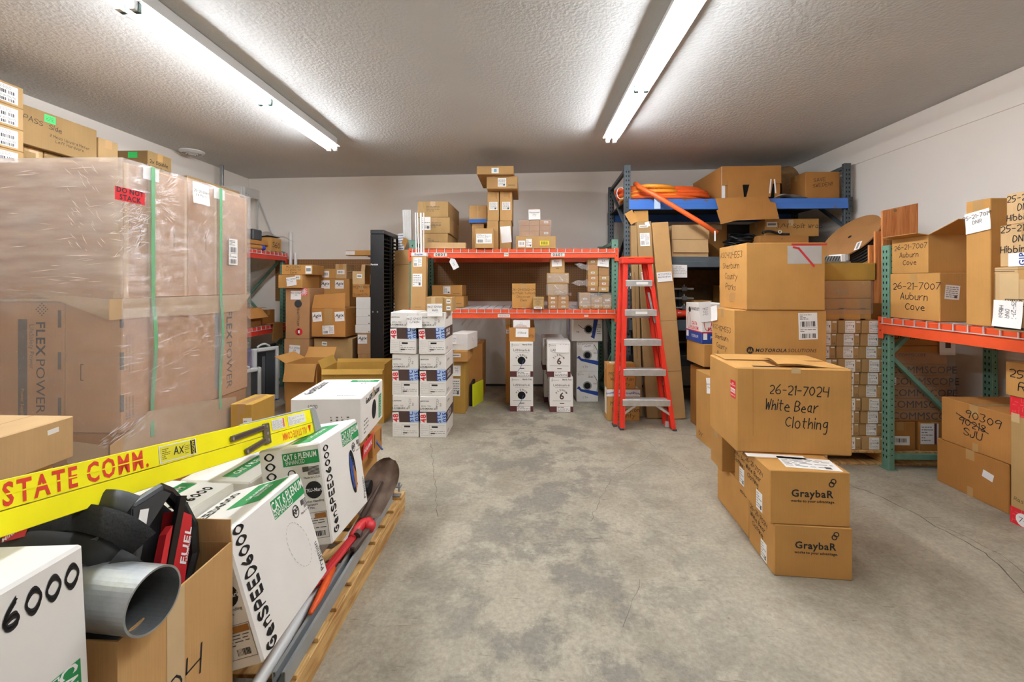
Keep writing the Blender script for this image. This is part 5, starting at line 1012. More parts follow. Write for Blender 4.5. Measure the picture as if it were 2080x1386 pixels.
vbox((1491, 3.46), (1679, 3.43), (1442.4, 3.90), .662, .62, 'brown two-way radio carton with printed wordmark, under the Sherburn County carton', mat='kraft', depth=.42, deco=[('x', 'F', moto), ('l', 'F', .8, .8, .145, .21, 2, 0), ('h', 'L', 'ASC4124553|Sherburn|County|Parks', .45, .55, .042, -2, {'wd': .004, 'lead': 1.8}), ('n', 'L', .12, .92, .13, .13, 10, '', .02)])
def pouch(b, f):
    b.rect(f, .03, .145, .3, .158, 'tool_red', .001); b.line(f, [(.045, .13), (.085, .12), (.2, -.02)], .016, 'tool_red', .002)
vbox((1516, 3.45), (1676, 3.42), (1453, 3.97), 1.284, .53, 'brown carton handwritten Sherburn County Parks with a clear document pouch, top of the pile', mat='kraft', depth=.5, deco=[('h', 'L', 'ASC4124553|Sherburn|County|Parks', .45, .6, .05, -2, {'wd': .004, 'lead': 1.8}), ('s', 'F', .74, .82, .26, .14, 0, 'grey_bag', pouch, 'clear document pouch with red strip'), ('q', 'L', .4, .1, .6, .25, 'tape')])
# cable box and cartons further back
vbox((CX + F * 1.93 / 4.4, 4.4), (CX + F * 2.2 / 4.4, 4.4), (CX + F * 1.96 / 4.75, 4.75), 0, .62, 'brown carton on the floor behind the long base carton', mat='kraft_dark', depth=.33)
vbox((CX + F * 1.90 / 4.33, 4.33), (CX + F * 2.2 / 4.33, 4.33), (CX + F * 1.935 / 4.7, 4.7), .665, .225, 'brown carton under the red and blue cable box', mat='kraft', depth=.42)
def pane(mb, fr):
    W, H = fr.W, fr.H; mb.rect(fr, 0, 0, W, .27 * H, 'blue_ink'); mb.rect(fr, 0, .27 * H, W, .295 * H, 'red_print'); prt(mb, fr, 'CAT6|PLENUM', .55 * W, .42 * H, .034, m='red_print', lead=1.4); prt(mb, fr, 'PLENUM', .58 * W, .15 * H, .03, m='paper', bold=0, off=.0014); prt(mb, fr, 'PANDUIT', .6 * W, .85 * H, .03); mb.ring(fr, .2 * W, .53 * H, .04, .085, .006, 'red_print', .001, 28); mb.ell(fr, .25 * W, .82 * H, .03, .03, 'hole'); mb.rect(fr, .04 * W, .1 * H, .18 * W, .26 * H, 'paper', .0012)
vbox((CX + F * 1.895 / 4.36, 4.36), (CX + F * 2.18 / 4.36, 4.36), (CX + F * 1.92 / 4.7, 4.7), .892, .40, 'white cable box with red and blue print beside the Sherburn County cartons', mat='white_box', depth=.4, name='cable_box', tapes=False, deco=[('x', 'F', pane), ('x', 'L', pane), ('n', 'F', .12, .8, .12, .2, 6, 'MCZ|123|CSC', .02)])
# ---------------------------------------------------------------- printed cable boxes left of the aisle, two columns of three
def leviton(mb, fr):
    W, H = fr.W, fr.H; t = .0009
    mb.rect(fr, 0, .36 * H, W, .63 * H, 'brown_print'); prt(mb, fr, 'LEVITON', .18 * W, .88 * H, .012, bold=1, xs=1.1); prt(mb, fr, 'BERK-TEK', .24 * W, .76 * H, .015, bold=0, m='print_grey'); prt(mb, fr, 'LANMARK-6', .3 * W, .70 * H, .017, bold=1, m='print_mid', xs=1.05); mb.rect(fr, .06 * W, .655 * H, .3 * W, .662 * H, 'teal_print')
    hand(mb, fr, 'RM C37|mt', .72 * W, .8 * H, .02, 80, wd=.002); lines_of_print(mb, fr, .05 * W, .03 * H, .32 * W, .33 * H, 7, 'print_grey', .1); mb.line(fr, [(.36 * W, .05 * H), (.36 * W, .3 * H), (.95 * W, .3 * H)], .0015, 'print_mid')
    mb.rect(fr, .45 * W, .24 * H, .68 * W, .28 * H, 'print_black', t); lines_of_print(mb, fr, .4 * W, .04 * H, .95 * W, .22 * H, 4, 'print_grey', .25); mb.rect(fr, .41 * W, .09 * H, .57 * W, .12 * H, 'print_mid', t)
def lev_side(mb, fr):
    W, H = fr.W, fr.H; mb.rect(fr, 0, .36 * H, W, .63 * H, 'brown_print'); prt(mb, fr, 'BERK-TEK|LANMARK', .4 * W, .5 * H, .028, m='paper', off=.0014, xs=.9, lead=1.3); prt(mb, fr, 'LEVITON', .3 * W, .85 * H, .018, bold=1); prt(mb, fr, 'CAT6', .25 * W, .12 * H, .025, bold=0, m='print_mid')
LY = 4.21; xl, lw, _, _ = fgeo(797, 850, 800, 889, LY); LH2 = .402; LGR = 'white and maroon cable boxes stacked in the aisle'
def s48(b, f): prt(b, f, '48', f.W / 2, f.H / 2, .052, 90, 'red_print', 1)
def stc(b, f): prt(b, f, 'STC|035', f.W / 2, f.H / 2, .038, 90, 'blue_ink', 1, lead=1.45)
lv = carton(lw, .385, LH2, TR(xl, LY + .195, 0), 'white cable box, left column bottom, numbered red 48', 'white_box', [('x', 'F', leviton), ('x', 'R', lev_side), ('x', 'L', lev_side), ('s', 'F', .13, .47, .062, .105, 4, 'paper', s48, 'white sticker with a red 48'), ('s', 'F', .83, .5, .084, .118, 3, 'blue_label', stc, 'blue STC 035 sticker')], group=LGR, name='cable_box', tapes=False)
xr_ = fgeo(852.5, 906, 800, 892, LY)[0] + .004
for c, x_ in ((0, xl), (1, xr_)):
    for r in range(3):
        if c == 0 and r == 0: continue
        tilt = (0, 0, -1.2)[r] if c == 0 else (0, 0, .8)[r]
        dup(lv, TR(x_ + (0, -.006, -.02)[r] + c * (0, .004, .016)[r], LY + .195 + (.0, .006, -.01)[r] - .012 * c, (LH2 + .001) * r + (.006 if r == 2 else 0), radians((0, .3, -.8)[r] if c == 0 else (0, -.4, -1.2)[r]), 0, radians(-tilt)), 'white cable box, %s column %s, numbered red 48' % (('left', 'right')[c], ('bottom', 'middle', 'top')[r]), LGR)
tz = LH2 * 3 + .012
fbox(866, 899, 600, 633, LY + .02, .22, 'taped brown carton behind a white note, left one on the white cable boxes', z=tz, h=.145, mat='kraft_grey', seam=False, deco=[('q', 'F', .3, 0, .55, 1, 'tape_clear')])
fbox(899.5, 918, 600, 632, LY + .05, .22, 'taped brown carton with two labels, right one on the white cable boxes', z=tz, h=.14, mat='kraft_grey', deco=[('l', 'F', .62, .72, .04, .04, 0, 3), ('l', 'F', .62, .25, .04, .04, 0, 3)])
for px, py, t, lb in ((883, 630, 'MCZ 124123|Welia|Pine City', 'white note reading Pine City on the right column of cable boxes'), (842, 654, 'MCZ 124123|CJ Welia|Health', 'white note lettered Health between the two top cable boxes')):
    p = at(px, py, LY - .045); tag(note_mesh(Fr((p.x - .075, LY - .045, p.z - .06), (1, 0, 0), (0, 0, 1)).sub(.075, .06, .145, .12, 1), t, .019).build('paper_note'), lb, 'note')
# cartons behind the printed boxes at the foot of the rack
fbox(921, 945, 726, 835, 5.0, .36, 'brown carton with two white notes on the floor right of the white cable boxes', z=0, h=.60, mat='kraft_olive', deco=[('n', 'F', .25, .82, .1, .12, 0, 'Mcl|OSI|Wells', .018), ('l', 'F', .2, .5, .1, .2, 0, 1)])
fbox(921, 950, 706, 727, 4.95, .5, 'flat brown carton lying on the carton with two white notes', z=.602, h=.125, mat='kraft', deco=[('l', 'F', .2, .6, .1, .04, 0, 3)])
fbox(921, 957, 672, 704, 4.98, .36, 'white carton with a handwritten note on the flat brown carton', z=.729, h=.19, mat='white_box', seam=False, deco=[('n', 'F', .1, .62, .1, .1, 2, 'MCZ 124|7 Rack', .017), ('l', 'R', .5, .6, .06, .06, 0, 1)], rot=-12)
fbox(950, 980, 714, 760, 5.62, .45, 'tall brown carton standing at the white wall panel behind the yellow folder', z=0, h=.72, mat='kraft_orange')
e = empty('folder', (at(953, 790, 5.25).x, 5.3, 0)); tag(e, 'bright yellow and black flat case standing on the floor below the centre rack', 'case')
b = MB(); b.box(0, .03, 0, .3, 0, .27, 'black', .003); b.build('spine', e); b = MB(); b.mesh([V(q) for q in ((.035, -.02, 0), (.05, -.02, 0), (.14, .26, 0), (.125, .26, 0), (.035, -.02, .27), (.05, -.02, .27), (.14, .26, .27), (.125, .26, .27))], [(3, 2, 1, 0), (4, 5, 6, 7), (0, 1, 5, 4), (1, 2, 6, 5), (2, 3, 7, 6), (3, 0, 4, 7)], 'yellow_bright'); b.build('cover', e)

# ---------------------------------------------------------------- black cable manager and the long cartons beside it
MY = 5.1; mx0, mx1 = at(752, 500, MY).x, at(779, 500, MY).x; e = empty('cable_manager', (mx0, MY, 0)); mw = mx1 - mx0; md = .62; mh = 2.13
tag(e, 'tall black vertical cable manager with a door, left of the white cable boxes', 'cable manager')
b = MB(); b.box(0, mw, 0, .025, .03, mh - .05, 'black_gloss', .008); f = Fr((0, 0, 0), (1, 0, 0), (0, 0, 1)); prt(b, f, 'Panduit', .05, 1.72, .018, m='paper', off=.001)
for u in (.2, .55): b.ell(f, mw * u, 1.16, .009, .009, 'galvanised', .0015)
b.build('door', e)
b = MB(); b.box(.0, mw, 0, md, mh - .05, mh, 'black_gloss', .006); b.build('top_cap', e); b = MB(); b.box(0, mw, 0, md, 0, .03, 'black', .004); b.build('base', e)
b = MB(); b.box(.04, mw - .05, .28, .31, .03, mh - .05, 'black', .003); b.box(mw - .078, mw - .06, .03, md - .03, .03, mh - .05, 'hole', .002); b.box(.0, .012, .03, md, .03, mh - .05, 'black', .002); b.box(.012, .02, .3, md - .02, .03, mh - .05, 'black', .002); b.build('back_plate', e)
for y in (.3, md - .03):
    b = MB(); b.box(mw - .03, mw, y, y + .03, .03, mh - .05, 'black', .003); b.build('side_post', e)
for s, (y0, y1) in enumerate(((.03, .29), (.335, .58))):
    b = MB()
    for k in range(44): z = .08 + k * .045; b.box(mw - .055, mw - .004, y0 + .0, y1, z, z + .012, 'black', .003)
    b.build('cable_fingers', e)
X0 = at(783, 560, 5.35).x
b0 = V((at(824, 800, 5.3).x - .03, 5.3, .004)); t0 = at(817, 508, 5.55)
o = lean(b0, t0, .215, .12, 'tall open brown carton holding white channel, left of the two leaning long cartons', 'kraft_plain', radians(-6), [('q', 'F', 0, .9, 1, .902, 'seam')], group=None)
b = MB(); h_ = (t0 - b0).length; b.bar((-.03, -.02, h_), (.06, -.08, h_ + .14), .07, .004, 'kraft', (0, 1, 0)); b.build('flap', o)
b = MB(); b.box(-.06, .02, -.05, -.045, h_ - .05, h_ + .22, 'tag_white'); ff = Fr((-.06, -.051, h_ - .05), (1, 0, 0), (0, 0, 1), .08, .27); lines_of_print(b, ff, .005, .02, .075, .26, 7, 'blue_ink', .3); b.build('printed_wrap', o)
for k in range(4):
    p, q = V((at(822 + 4 * k, 512, 5.66).x, 5.69, 1.87)), at(820 + 4.6 * k, 427, 5.74); b = MB(); b.bar(p, q, .03, .03, 'white_pipe', (0, 1, 0), .003); tag(b.build('white_channel'), 'white plastic channel sticking out of the left long carton, %s from the left' % ORD[k], 'channel', 'white channels in the left long carton')
b1 = V((at(850, 805, 4.95).x - .02, 4.93, .004)); t1 = at(851, 515, 5.08)
o = lean(b1, t1, .175, .09, 'tall brown carton with two white labels holding long white strips, right leaning carton', 'kraft_plain', 0, [('l', 'F', .42, .945, .1, .11, 0, 4), ('l', 'F', .42, .83, .11, .15, 0, 1), ('q', 'F', .3, .66, .7, .662, 'seam'), ('q', 'F', .3, .58, .7, .582, 'seam')], group=None)
b = MB(); h_ = (t1 - b1).length; b.box(-.09, .09, -.05, .05, h_ - .03, h_ + .01, 'tag_white', .002); prt(b, Fr((-.09, -.051, h_ - .03), (1, 0, 0), (0, 0, 1)), 'Graybar', .09, .02, .02, m='blue_ink'); b.build('printed_tape', o)
for k, px in enumerate((846.5, 850.5, 857, 863)):
    p, q = t1 + V((-.045 + .03 * k, .055, -.0)), at(px, 434, 5.2); q.y = 5.145; b = MB(); b.bar(p, q, .012 + .008 * (k == 2), .02, 'white_pipe', (0, 1, 0), .002); tag(b.build('white_strip'), 'long white strip standing in the right leaning carton, %s from the left' % ORD[k], 'strip', 'white strips in the right leaning carton')

# ---------------------------------------------------------------- cartons against the back wall, left
def agix(u, v, s=.1, r=0): return ('s', 'F', u, v, s, s * .95, r, 'paper', lambda b, f: (prt(b, f, 'Agix', f.W * .5, f.H * .62, f.H * .3, shear=.25, xs=1.1), prt(b, f, 'SECURITY', f.W * .5, f.H * .28, f.H * .09, m='red_print', bold=0)), 'white sticker with black lettering')
A = 5.45
va = 'MCZ 123861|VA|Sorel'
fbox(577, 628, 697, 850, A, .42, 'brown carton with a VA note on the floor under the tall round-logo carton', z=0, h=.79, mat='kraft_red', deco=[('n', 'F', .42, .82, .14, .13, -4, va, .02), ('t', 'F', 'Z', .52, .55, .05, 0, {'bold': 0})])
fbox(580, 628.5, 592, 697, A, .40, 'tall brown carton with round dark and red logos beside the green rack post', z=.792, h=.645, mat='kraft_red', deco=[('n', 'F', .44, .86, .135, .11, 0, va, .018), ('s', 'F', .77, .93, .085, .1, 4, 'red_light', lambda b, f: [b.line(f, [(f.W / 2, f.H / 2), (f.W * (.5 + .5 * cos(g)), f.H * (.5 + .5 * sin(g)))], .006, 'paper', .001) for g in [k * pi / 6 for k in range(12)]], 'red and white sticker'), ('x', 'F', lambda b, f: (b.ell(f, .53 * f.W, .69 * f.H, .048, .048, 'dark_plastic'), prt(b, f, 'APOLLOMED', .53 * f.W, .45 * f.H, .03, 90, bold=0, m='print_black'), b.ell(f, .56 * f.W, .14 * f.H, .047, .047, 'red_print'), b.rect(f, .5 * f.W, .08 * f.H, .58 * f.W, .2 * f.H, 'print_black', .001), b.rect(f, .52 * f.W, .11 * f.H, .6 * f.W, .17 * f.H, 'paper', .0012)))])
fbox(566, 616, 563, 590, A - .05, .42, 'wide brown carton with a VA note on the tall round-logo carton', z=1.439, h=.165, mat='kraft', deco=[('n', 'F', .56, .5, .13, .11, 8, va, .018), ('l', 'F', .82, .8, .07, .05, 0, 2)], rot=-3)
fbox(571, 631, 544, 565, A - .02, .38, 'flat brown handwritten carton, topmost by the green rack post', z=1.607, h=.125, mat='kraft', rot=4, deco=[('h', 'F', 'MCZ 123861|CJ 2500 VA|Sorel', .38, .5, .024), ('l', 'F', .88, .5, .075, .1, 0, 3)])
fbox(638, 716, 672, 740, A, .39, 'big brown carton with a sagging open top in the middle of the back left pile', z=.36, h=.44, mat='kraft_olive' if 0 else 'kraft_grey', deco=[('l', 'F', .27, .85, .065, .05, -3, 3), ('q', 'F', .5, 0, 1, .25, 'kraft_dark', .001)])
fbox(636, 716, 735, 840, A + .02, .38, 'brown carton on the floor under the sagging middle carton', z=0, h=.355, mat='kraft')
o = fbox(634, 706, 620, 678, A - .06, .44, 'tilted brown carton with two black-lettered stickers, lid flap up', z=.825, h=.36, mat='kraft_orange', rot=-5, deco=[agix(.17, .7, .125, 5), agix(.83, .72, .125, 4), ('l', 'F', .5, .25, .155, .11, 3, 4), ('q', 'F', .38, .4, .62, 1, 'tape')])
W_ = .43; b = MB(); f = Fr((-.22, -.222, .36), (1, 0, 0), (.0, .25, .97)); b.prism([(0, 0), (.44, 0), (.42, .2), (.01, .17)], f, .005, 'kraft_orange'); b.build('flap', o)
fbox(637, 710, 567, 640, A + .42, .36, 'brown carton with two cut-off black-lettered stickers behind the tilted one', z=0, h=1.56, mat='kraft', deco=[agix(.33, .95, .12), agix(.72, .95, .12), ('l', 'F', .18, .85, .07, .04, 4, 3)])
fbox(645, 681, 548, 567, A + .45, .3, 'small brown carton with a square white label, top of the middle pile', z=1.562, h=.135, mat='kraft', deco=[('l', 'F', .45, .45, .1, .09, 0, 2)])
fbox(682, 706, 536, 567, A + .45, .22, 'small upright brown carton with a barcode label, top of the middle pile', z=1.562, h=.2, mat='kraft_light', rot=-6, deco=[('l', 'F', .5, .45, .11, .06, 0, 2)])
RG = 'stack left of the black cable manager'; q = 0
fbox(727, 753, 727, 850, A, .35, 'brown carton on the floor at the foot of the stack beside the cable manager', z=0, h=.60, mat='kraft_red')
fbox(726, 753, 684, 727, A, .35, 'brown carton with a black-lettered sticker in the stack beside the cable manager', z=.602, h=.265, mat='kraft_red', deco=[agix(.38, .72, .12)])
for k, (h__, x_) in enumerate(((.105, 721.5), (.1, 723), (.1, 723), (.145, 723))):
    fbox(x_, 753, 600, 700, A, .34, 'plain white carton, %s from the bottom in the stack beside the cable manager' % ORD[k], z=.869 + sum((.105, .1, .1, .145)[:k]) + .001 * k, h=h__, mat='white_box', seam=False, group='plain white cartons beside the cable manager', deco=[('q', 'F', .85, .1, .92, .22, 'print_mid')] if k < 3 else ())
z9 = .869 + .45 + .005
fbox(716, 751, 581, 609, A, .3, 'brown carton handwritten VA on the plain white cartons', z=z9, h=.16, mat='kraft_orange', deco=[('h', 'F', 'MCZ123861|VA|Scientific', .5, .5, .03)])
fbox(716, 741, 552, 580, A, .28, 'small open brown carton with a small label, topmost beside the cable manager', z=z9 + .162, h=.165, mat='kraft_light', fn=open_carton, flaps={'B': (15, .1), 'R': (4, .08), 'L': (100, .08)}, deco=[('l', 'F', .56, .62, .065, .05, -4, 3)])
fbox(746, 760, 559, 575, A + .1, .2, 'small tilted brown carton half hidden by the cable manager', z=z9 + .162, h=.12, rot=20, mat='kraft', seam=False)
e = fbox(702, 760, 503, 513, 5.78, .12, 'long slim carton with a white end label on a back wall bracket', z=1.87, h=.07, mat='kraft', seam=False, deco=[('s', 'F', .16, .5, .13, .05, 0, 'tag_white')])
b = MB(); b.box(at(744, 510, 5.8).x, at(748, 510, 5.8).x, 5.80, YB, 1.852, 1.868, 'white_steel', .002); b.box(at(744, 510, 5.8).x, at(748, 510, 5.8).x, YB - .014, YB - .002 + .001, 1.7, 1.868, 'white_steel', .002); tag(b.build('shelf_bracket'), 'white wall bracket under the long slim carton', 'bracket')
for k, (p, q) in enumerate(((at(592, 560, 6.1), at(590, 472, 6.33)), (at(606, 560, 6.15), at(600, 515, 6.33)))):
    p.z = 0.01; b = MB(); b.tube([p, q], .022, 'white_pipe', 10); tag(b.build('white_pipe'), 'white pipe leaning in the back left corner, %s one' % ('taller', 'shorter')[k], 'pipe')
# open cartons on the floor in front
fbox(652, 776, 744, 866, 4.60, .44, 'big olive open carton with a red line along its crumpled top on the floor', z=0, h=.58, mat='kraft_olive', fn=open_carton, rot=4, flaps={'F': (150, .06), 'B': (12, .04), 'L': (25, .1), 'R': (4, .05)}, deco=[('h', 'F', 'a', .55, .8, .04), ('q', 'F', .3, .965, .95, .985, 'red_print')])
fbox(580, 644, 745, 862, 4.78, .42, 'open brown carton with raised flaps left of the olive carton', z=0, h=.60, mat='kraft', fn=open_carton, flaps={'F': (160, .2), 'B': (40, .15), 'L': (60, .15)})
# ---------------------------------------------------------------- left rack
LX, LYE = -3.52, 6.27; ZL1, ZL2 = .925, 1.93
lr = rack('orange and green pallet rack along the left wall, far bay', TR(LX, LYE - 2.44, 0, pi / 2), 2.44, .58, 1.96, [ZL1, ZL2], 'green_steel', 'red_steel', group='pallet racks along the left wall', post_left=True)
lr2 = rack('orange and green pallet rack along the left wall, near bay behind the wrapped load', TR(LX, LYE - 4.89, 0, pi / 2), 2.44, .58, 1.96, [ZL1, ZL2], 'green_steel', 'red_steel', group='pallet racks along the left wall')
zl = ZL2 + .009
def lbox(pa, pb, yt, label, h=None, X=LX + .01, d=.4, z=None, **k): return sbox(pa, pb, yt, 600, X, d, label, z=zl if z is None else z, h=h, **k)
lbox(480, 500, 436, 'brown carton with white tape on the left rack, behind the black bin', h=.34, X=LX - .12, mat='kraft', deco=[('q', 'F', .1, .6, .9, .8, 'tape_clear')])
lbox(500, 523, 440, 'brown carton with faded print on the left rack above the flat carton', h=.32, X=LX - .34, d=.22, mat='kraft', deco=[('t', 'F', 'UP', .5, .7, .05, 0, {'bold': 0})])
b = MB(); p = atx(514, 480, LX - .02); q = atx(536, 480, LX - .02); yy = (p.y + q.y) / 2
b.box(LX - .3, LX - .03, p.y + .02, q.y - .02, zl + .125, zl + .27, 'dark_plastic', .012); tag(b.build('plastic_bin'), 'black plastic bin standing on the flat cartons of the left rack', 'bin')
b = MB(); b.box(LX - .32, LX + .0, atx(497, 500, LX).y, atx(545, 500, LX).y, zl + .07, zl + .122, 'kraft_orange', .004); b.build
tag(b.build('cardboard_box'), 'flat orange brown carton under the black bin on the left rack', 'box')
lbox(525, 538, 500, 'small brown carton behind the blue-capped tube on the left rack', h=.062, X=LX - .1, d=.2, mat='kraft', seam=False)
e = empty('mailing_tube', (LX + .0, atx(498, 498, LX).y, zl + .032)); tag(e, 'brown cardboard tube with a blue cap on the left rack', 'tube'); L_ = atx(530, 498, LX).y - atx(498, 498, LX).y
b = MB(); b.tube([(-.06, 0, 0), (0, L_, 0)], .032, 'kraft_orange', 16); b.rect(Fr((-.03, .05, .028), (0, 1, 0), (-.7, 0, .7)), 0, 0, .25, .03, 'paper', .005); b.build('body', e); b = MB(); b.tube([(0, L_ - .01, 0), (.002, L_ + .05, 0)], .036, 'blue_plastic', 16); b.ell(Fr((.002, L_ + .05, 0), (1, 0, 0), (0, 0, 1)), 0, 0, .02, .02, 'hole', -.001); b.build('cap', e)
lbox(548, 572, 488, 'brown carton handwritten S60 at the far end of the left rack', h=.19, X=LX + .02, d=.35, deco=[('h', 'F', 'S60', .5, .5, .08, -4)], rot=3, mat='kraft')
b = MB(); y0_, y1_ = atx(541, 490, LX).y, atx(590, 490, LX).y
b.grid(lambda u, v: (LX - .32 + .36 * v + .1 * u * u, y0_ + .48 * u, zl + .225 + .045 * sin(3 * v) - .06 * u * u + .015 * sin(11 * u + 7 * v)), 14, 10, 'bag_film'); b.grid(lambda u, v: (LX - .3 + .3 * v, y0_ + .02 + .33 * u, zl + .2 + .02 * abs(sin(4 * v))), 8, 8, 'grey_plastic'); tag(b.build('grey_sheet_bundle', smooth=True), 'dark plastic sheet in a loose clear bag on the S60 carton', 'plastic sheet')
z1l = ZL1 + .009
b = MB(); b.box(LX - .56, LX - .53, atx(470, 600, LX).y, LYE - .1, z1l, z1l + .72, 'kraft_dark', .003); tag(b.build('cardboard_sheet'), 'large dark brown cardboard sheet standing at the back of the left rack', 'cardboard')
lbox(490, 530, 618, 'open brown carton with a drooping flap on the lower deck of the left rack', z=z1l, h=.24, X=LX + .0, d=.38, mat='kraft_orange', fn=open_carton, flaps={'F': (140, .16), 'L': (70, .12), 'R': (95, .14), 'B': (10, .15)}, deco=[('l', 'F', .1, .5, .09, .06, 0, 3)])
lbox(533, 558, 610, 'plain dark brown carton at the far end of the lower deck', z=z1l, h=.2, X=LX - .03, d=.35, mat='kraft_dark')
b = MB(); y_ = atx(546, 660, LX + .03).y; b.prism([(0, 0), (.27, .02), (.25, .24), (.02, .24)], Fr((LX + .045, y_ + .06, z1l - .23), (0, 1, 0), (0, 0, 1)), .005, 'kraft'); b.prism([(-.05, 0), (.3, 0), (.27, .22), (.0, .2)], Fr((LX + .045, y_ + .06, z1l + .012), (0, 1, 0), (-1, 0, .0)), .005, 'kraft'); tag(b.build('cardboard_flap'), 'loose bent cardboard piece hanging over the lower beam of the left rack', 'cardboard')
for k, (x_, y_, w_, h_) in enumerate(((-3.9, 4.95, .34, .3), (-3.9, 4.95, .3, .2))):
    carton(w_, .4, h_, TR(x_ + .1, y_, .0 + .302 * k, radians(90)), 'dark brown carton on the floor in the shade of the left rack, %s one' % ('lower', 'upper')[k], 'kraft_dark')
b = MB(); b.bar((LX - .1, LYE - 2.4, .62), (LX - .1, LYE - .1, .62), .03, .04, 'dark_green'); b.build('tie_bar', lr, TR(0, 0, 0)).matrix_local = (TR(LX, LYE - 2.44, 0, pi / 2)).inverted()
# blue and grey framed cases
def case(label, mtx, w, d, h):
    e = empty('framed_case', mtx=mtx); tag(e, label, 'case', 'blue and grey cases in front of the left rack')
    b = MB(); b.box(-w / 2, w / 2, .09, d - .03, .03, h, 'blue_plastic', .015); b.build('body', e)
    f = Fr((-w / 2 - .02, .03, 0), (1, 0, 0), (0, 0, 1)); W, H = w + .04, h + .03; t = .06
    b = MB(); 
    for a in ((0, t, 0, H), (W - t * .7, W, 0, H), (t, W - t * .7, 0, t * 1.2), (t, W - t * .7, H - t * .8, H)): b.box(f.O.x + a[0], f.O.x + a[1], .0, .06, a[2], a[3], 'light_grey', .012)
    b.build('frame', e)
    b = MB(); b.box(f.O.x + t - .005, f.O.x + W - t * .7 + .005, .03, .05, t, H - t * .7, 'dark_plastic', .002); g = Fr((f.O.x + t, .03, t), (1, 0, 0), (0, 0, 1)); b.rect(g, .0, 0, .12, H - 2 * t, 'black', .001); b.rect(g, .07, .05, .11, H - 2 * t - .05, 'grey_plastic', .0015); b.build('window', e)
    b = MB(); b.box(f.O.x, f.O.x + W, .0, .1, -.0, .018, 'blue_plastic', .006); b.box(f.O.x, f.O.x + W, d - .02, d, 0, h * .95, 'light_grey', .008); b.build('foot', e)
    b = MB(); b.tube([(-w * .3 + .02 * k, .05, H + .008 + .035 * sin(pi * k / 8)) for k in range(9)], .012, 'light_grey', 8); b.build('handle', e); return e
y5 = atz(520, 821).y; p = atz(523, 822)
case('blue and grey case with a dark window on the floor, nearer of two', TR(p.x + .05, 5.0, 0.001, radians(62)), .33, .33, .46)
case('blue and grey case with a dark window, farther of two behind its twin', TR(p.x + .06, 5.38, .001, radians(62)), .3, .3, .66)
# ---------------------------------------------------------------- steel channel under the ceiling in the back left corner
e = empty('ceiling_track', (0, 0, 0)); tag(e, 'white steel channel with a punched angle hung from the ceiling in the left corner', 'track')
p0_, p1_ = at(380, 398, 5.6), at(490, 398, 5.6); b = MB(); b.box(p0_.x, p1_.x, 5.6, 5.68, at(490, 399, 5.6).z, at(490, 377, 5.6).z, 'white_steel', .003); b.build('channel', e)
c0, c1 = at(491, 388, 5.6), at(524, 396, 6.33); b = MB(); b.bar((c0.x, 5.6, c0.z), (c1.x, 6.36, c1.z), .01, .13, 'white_steel'); dd = (c1 - c0); 
for k in range(6): b.ell(Fr((c0.x + dd.x * (.2 + .13 * k) + .006, 5.6 + .76 * (.2 + .13 * k), c0.z), (dd.x, .76, 0), (0, 0, 1)), 0, -.0, .014, .006, 'dark_steel', .0015, 8)
b.build('punched_angle', e)
q = at(449, 362, 5.62); b = MB(); b.box(q.x - .02, q.x + .02, 5.62, 5.65, at(449, 378, 5.62).z, CZ(q.x) - .002, 'galvanised', .002); b.build('hanger', e)
b = MB(); b.bar(at(526, 406, 6.36), at(555, 480, 6.36), .012, .025, 'wire_steel', (0, 1, 0)); b.build('brace', e); b = MB(); b.bar((c1.x - .02, 6.36, c1.z - .05), (c1.x - .02, 6.36, 1.95), .02, .02, 'white_steel'); b.build('upright', e)
# ---------------------------------------------------------------- upper left cartons on the near bay
PG = 'cartons at the upper left on the near rack bay'
hid = lambda y0, y1, z0, h, lb, X=LX, mt='kraft': carton(y1 - y0 - .004, .5, h, TR(X - .25, (y0 + y1) / 2, z0, pi / 2), lb, mt)
hid(2.05, 2.98, zl, .16, 'long brown carton on the left rack under the labelled carton column', LX + .03)
for k in range(5):
    carton(.6, .46, .148, TR(LX + .03 - .23, 2.62, zl + .162 + .15 * k, pi / 2 + radians(-2 + k)), 'brown carton with a white printed label, %s from the top at the far left edge' % ORD[4 - k], 'kraft_tan', [('l', 'F', .83, .5, .13, .115, 0, 0)], group='column of labelled cartons at the far left edge', b=.005)
hid(3.0, 3.62, zl, .22, 'brown carton under the Pass Side carton, lower one', LX - .02); 
lbox(48, 88, 300, 'open carton end under the Pass Side carton on the left rack', z=zl + .222, h=.31, X=LX - .05, d=.4, mat='kraft_tan', deco=[('q', 'F', .05, .1, .6, .9, 'kraft_dull')])
lbox(90, 180, 300, 'brown carton under the right half of the Pass Side carton', z=zl + .222, h=.31, X=LX - .05, d=.4, mat='kraft_dull')
zps = zl + .535
lbox(38, 197, 209, 'long brown carton handwritten PASS SIDE with a green tag near the ceiling', z=zps, h=.275, X=LX + .0, d=.45, mat='kraft_dull', deco=[('h', 'F', 'PASS  Side', .28, .66, .036, -4, {'wd': .0035}), ('h', 'F', '2 Meas Upward Meter|Left Hardware', .62, .34, .02, -3, {'wd': .0022}), ('s', 'F', .36, .84, .075, .055, 0, 'neon_green', lambda b, f: lines_of_print(b, f, .01, .01, .065, .045, 3, 'print_mid'), 'green tag')])
lbox(200, 240, 262, 'worn orange brown carton right of the Pass Side carton near the ceiling', z=zps - .28, h=.50, X=LX + .01, d=.45, mat='kraft_tan', deco=[('s', 'F', .45, .45, .17, .2, -6, 'tape_clear', lambda b, f: [hand(b, f, 'gala|a da', f.W * .5, f.H * .5, .03)], None)])
hid(3.62, 3.88, zl + .03, .22, 'brown carton on the left rack under the worn orange carton', LX - .02); hid(3.9, 4.4, zl + .03, .465, 'brown carton on the left rack under the two-sided green-tagged carton', LX - .02)
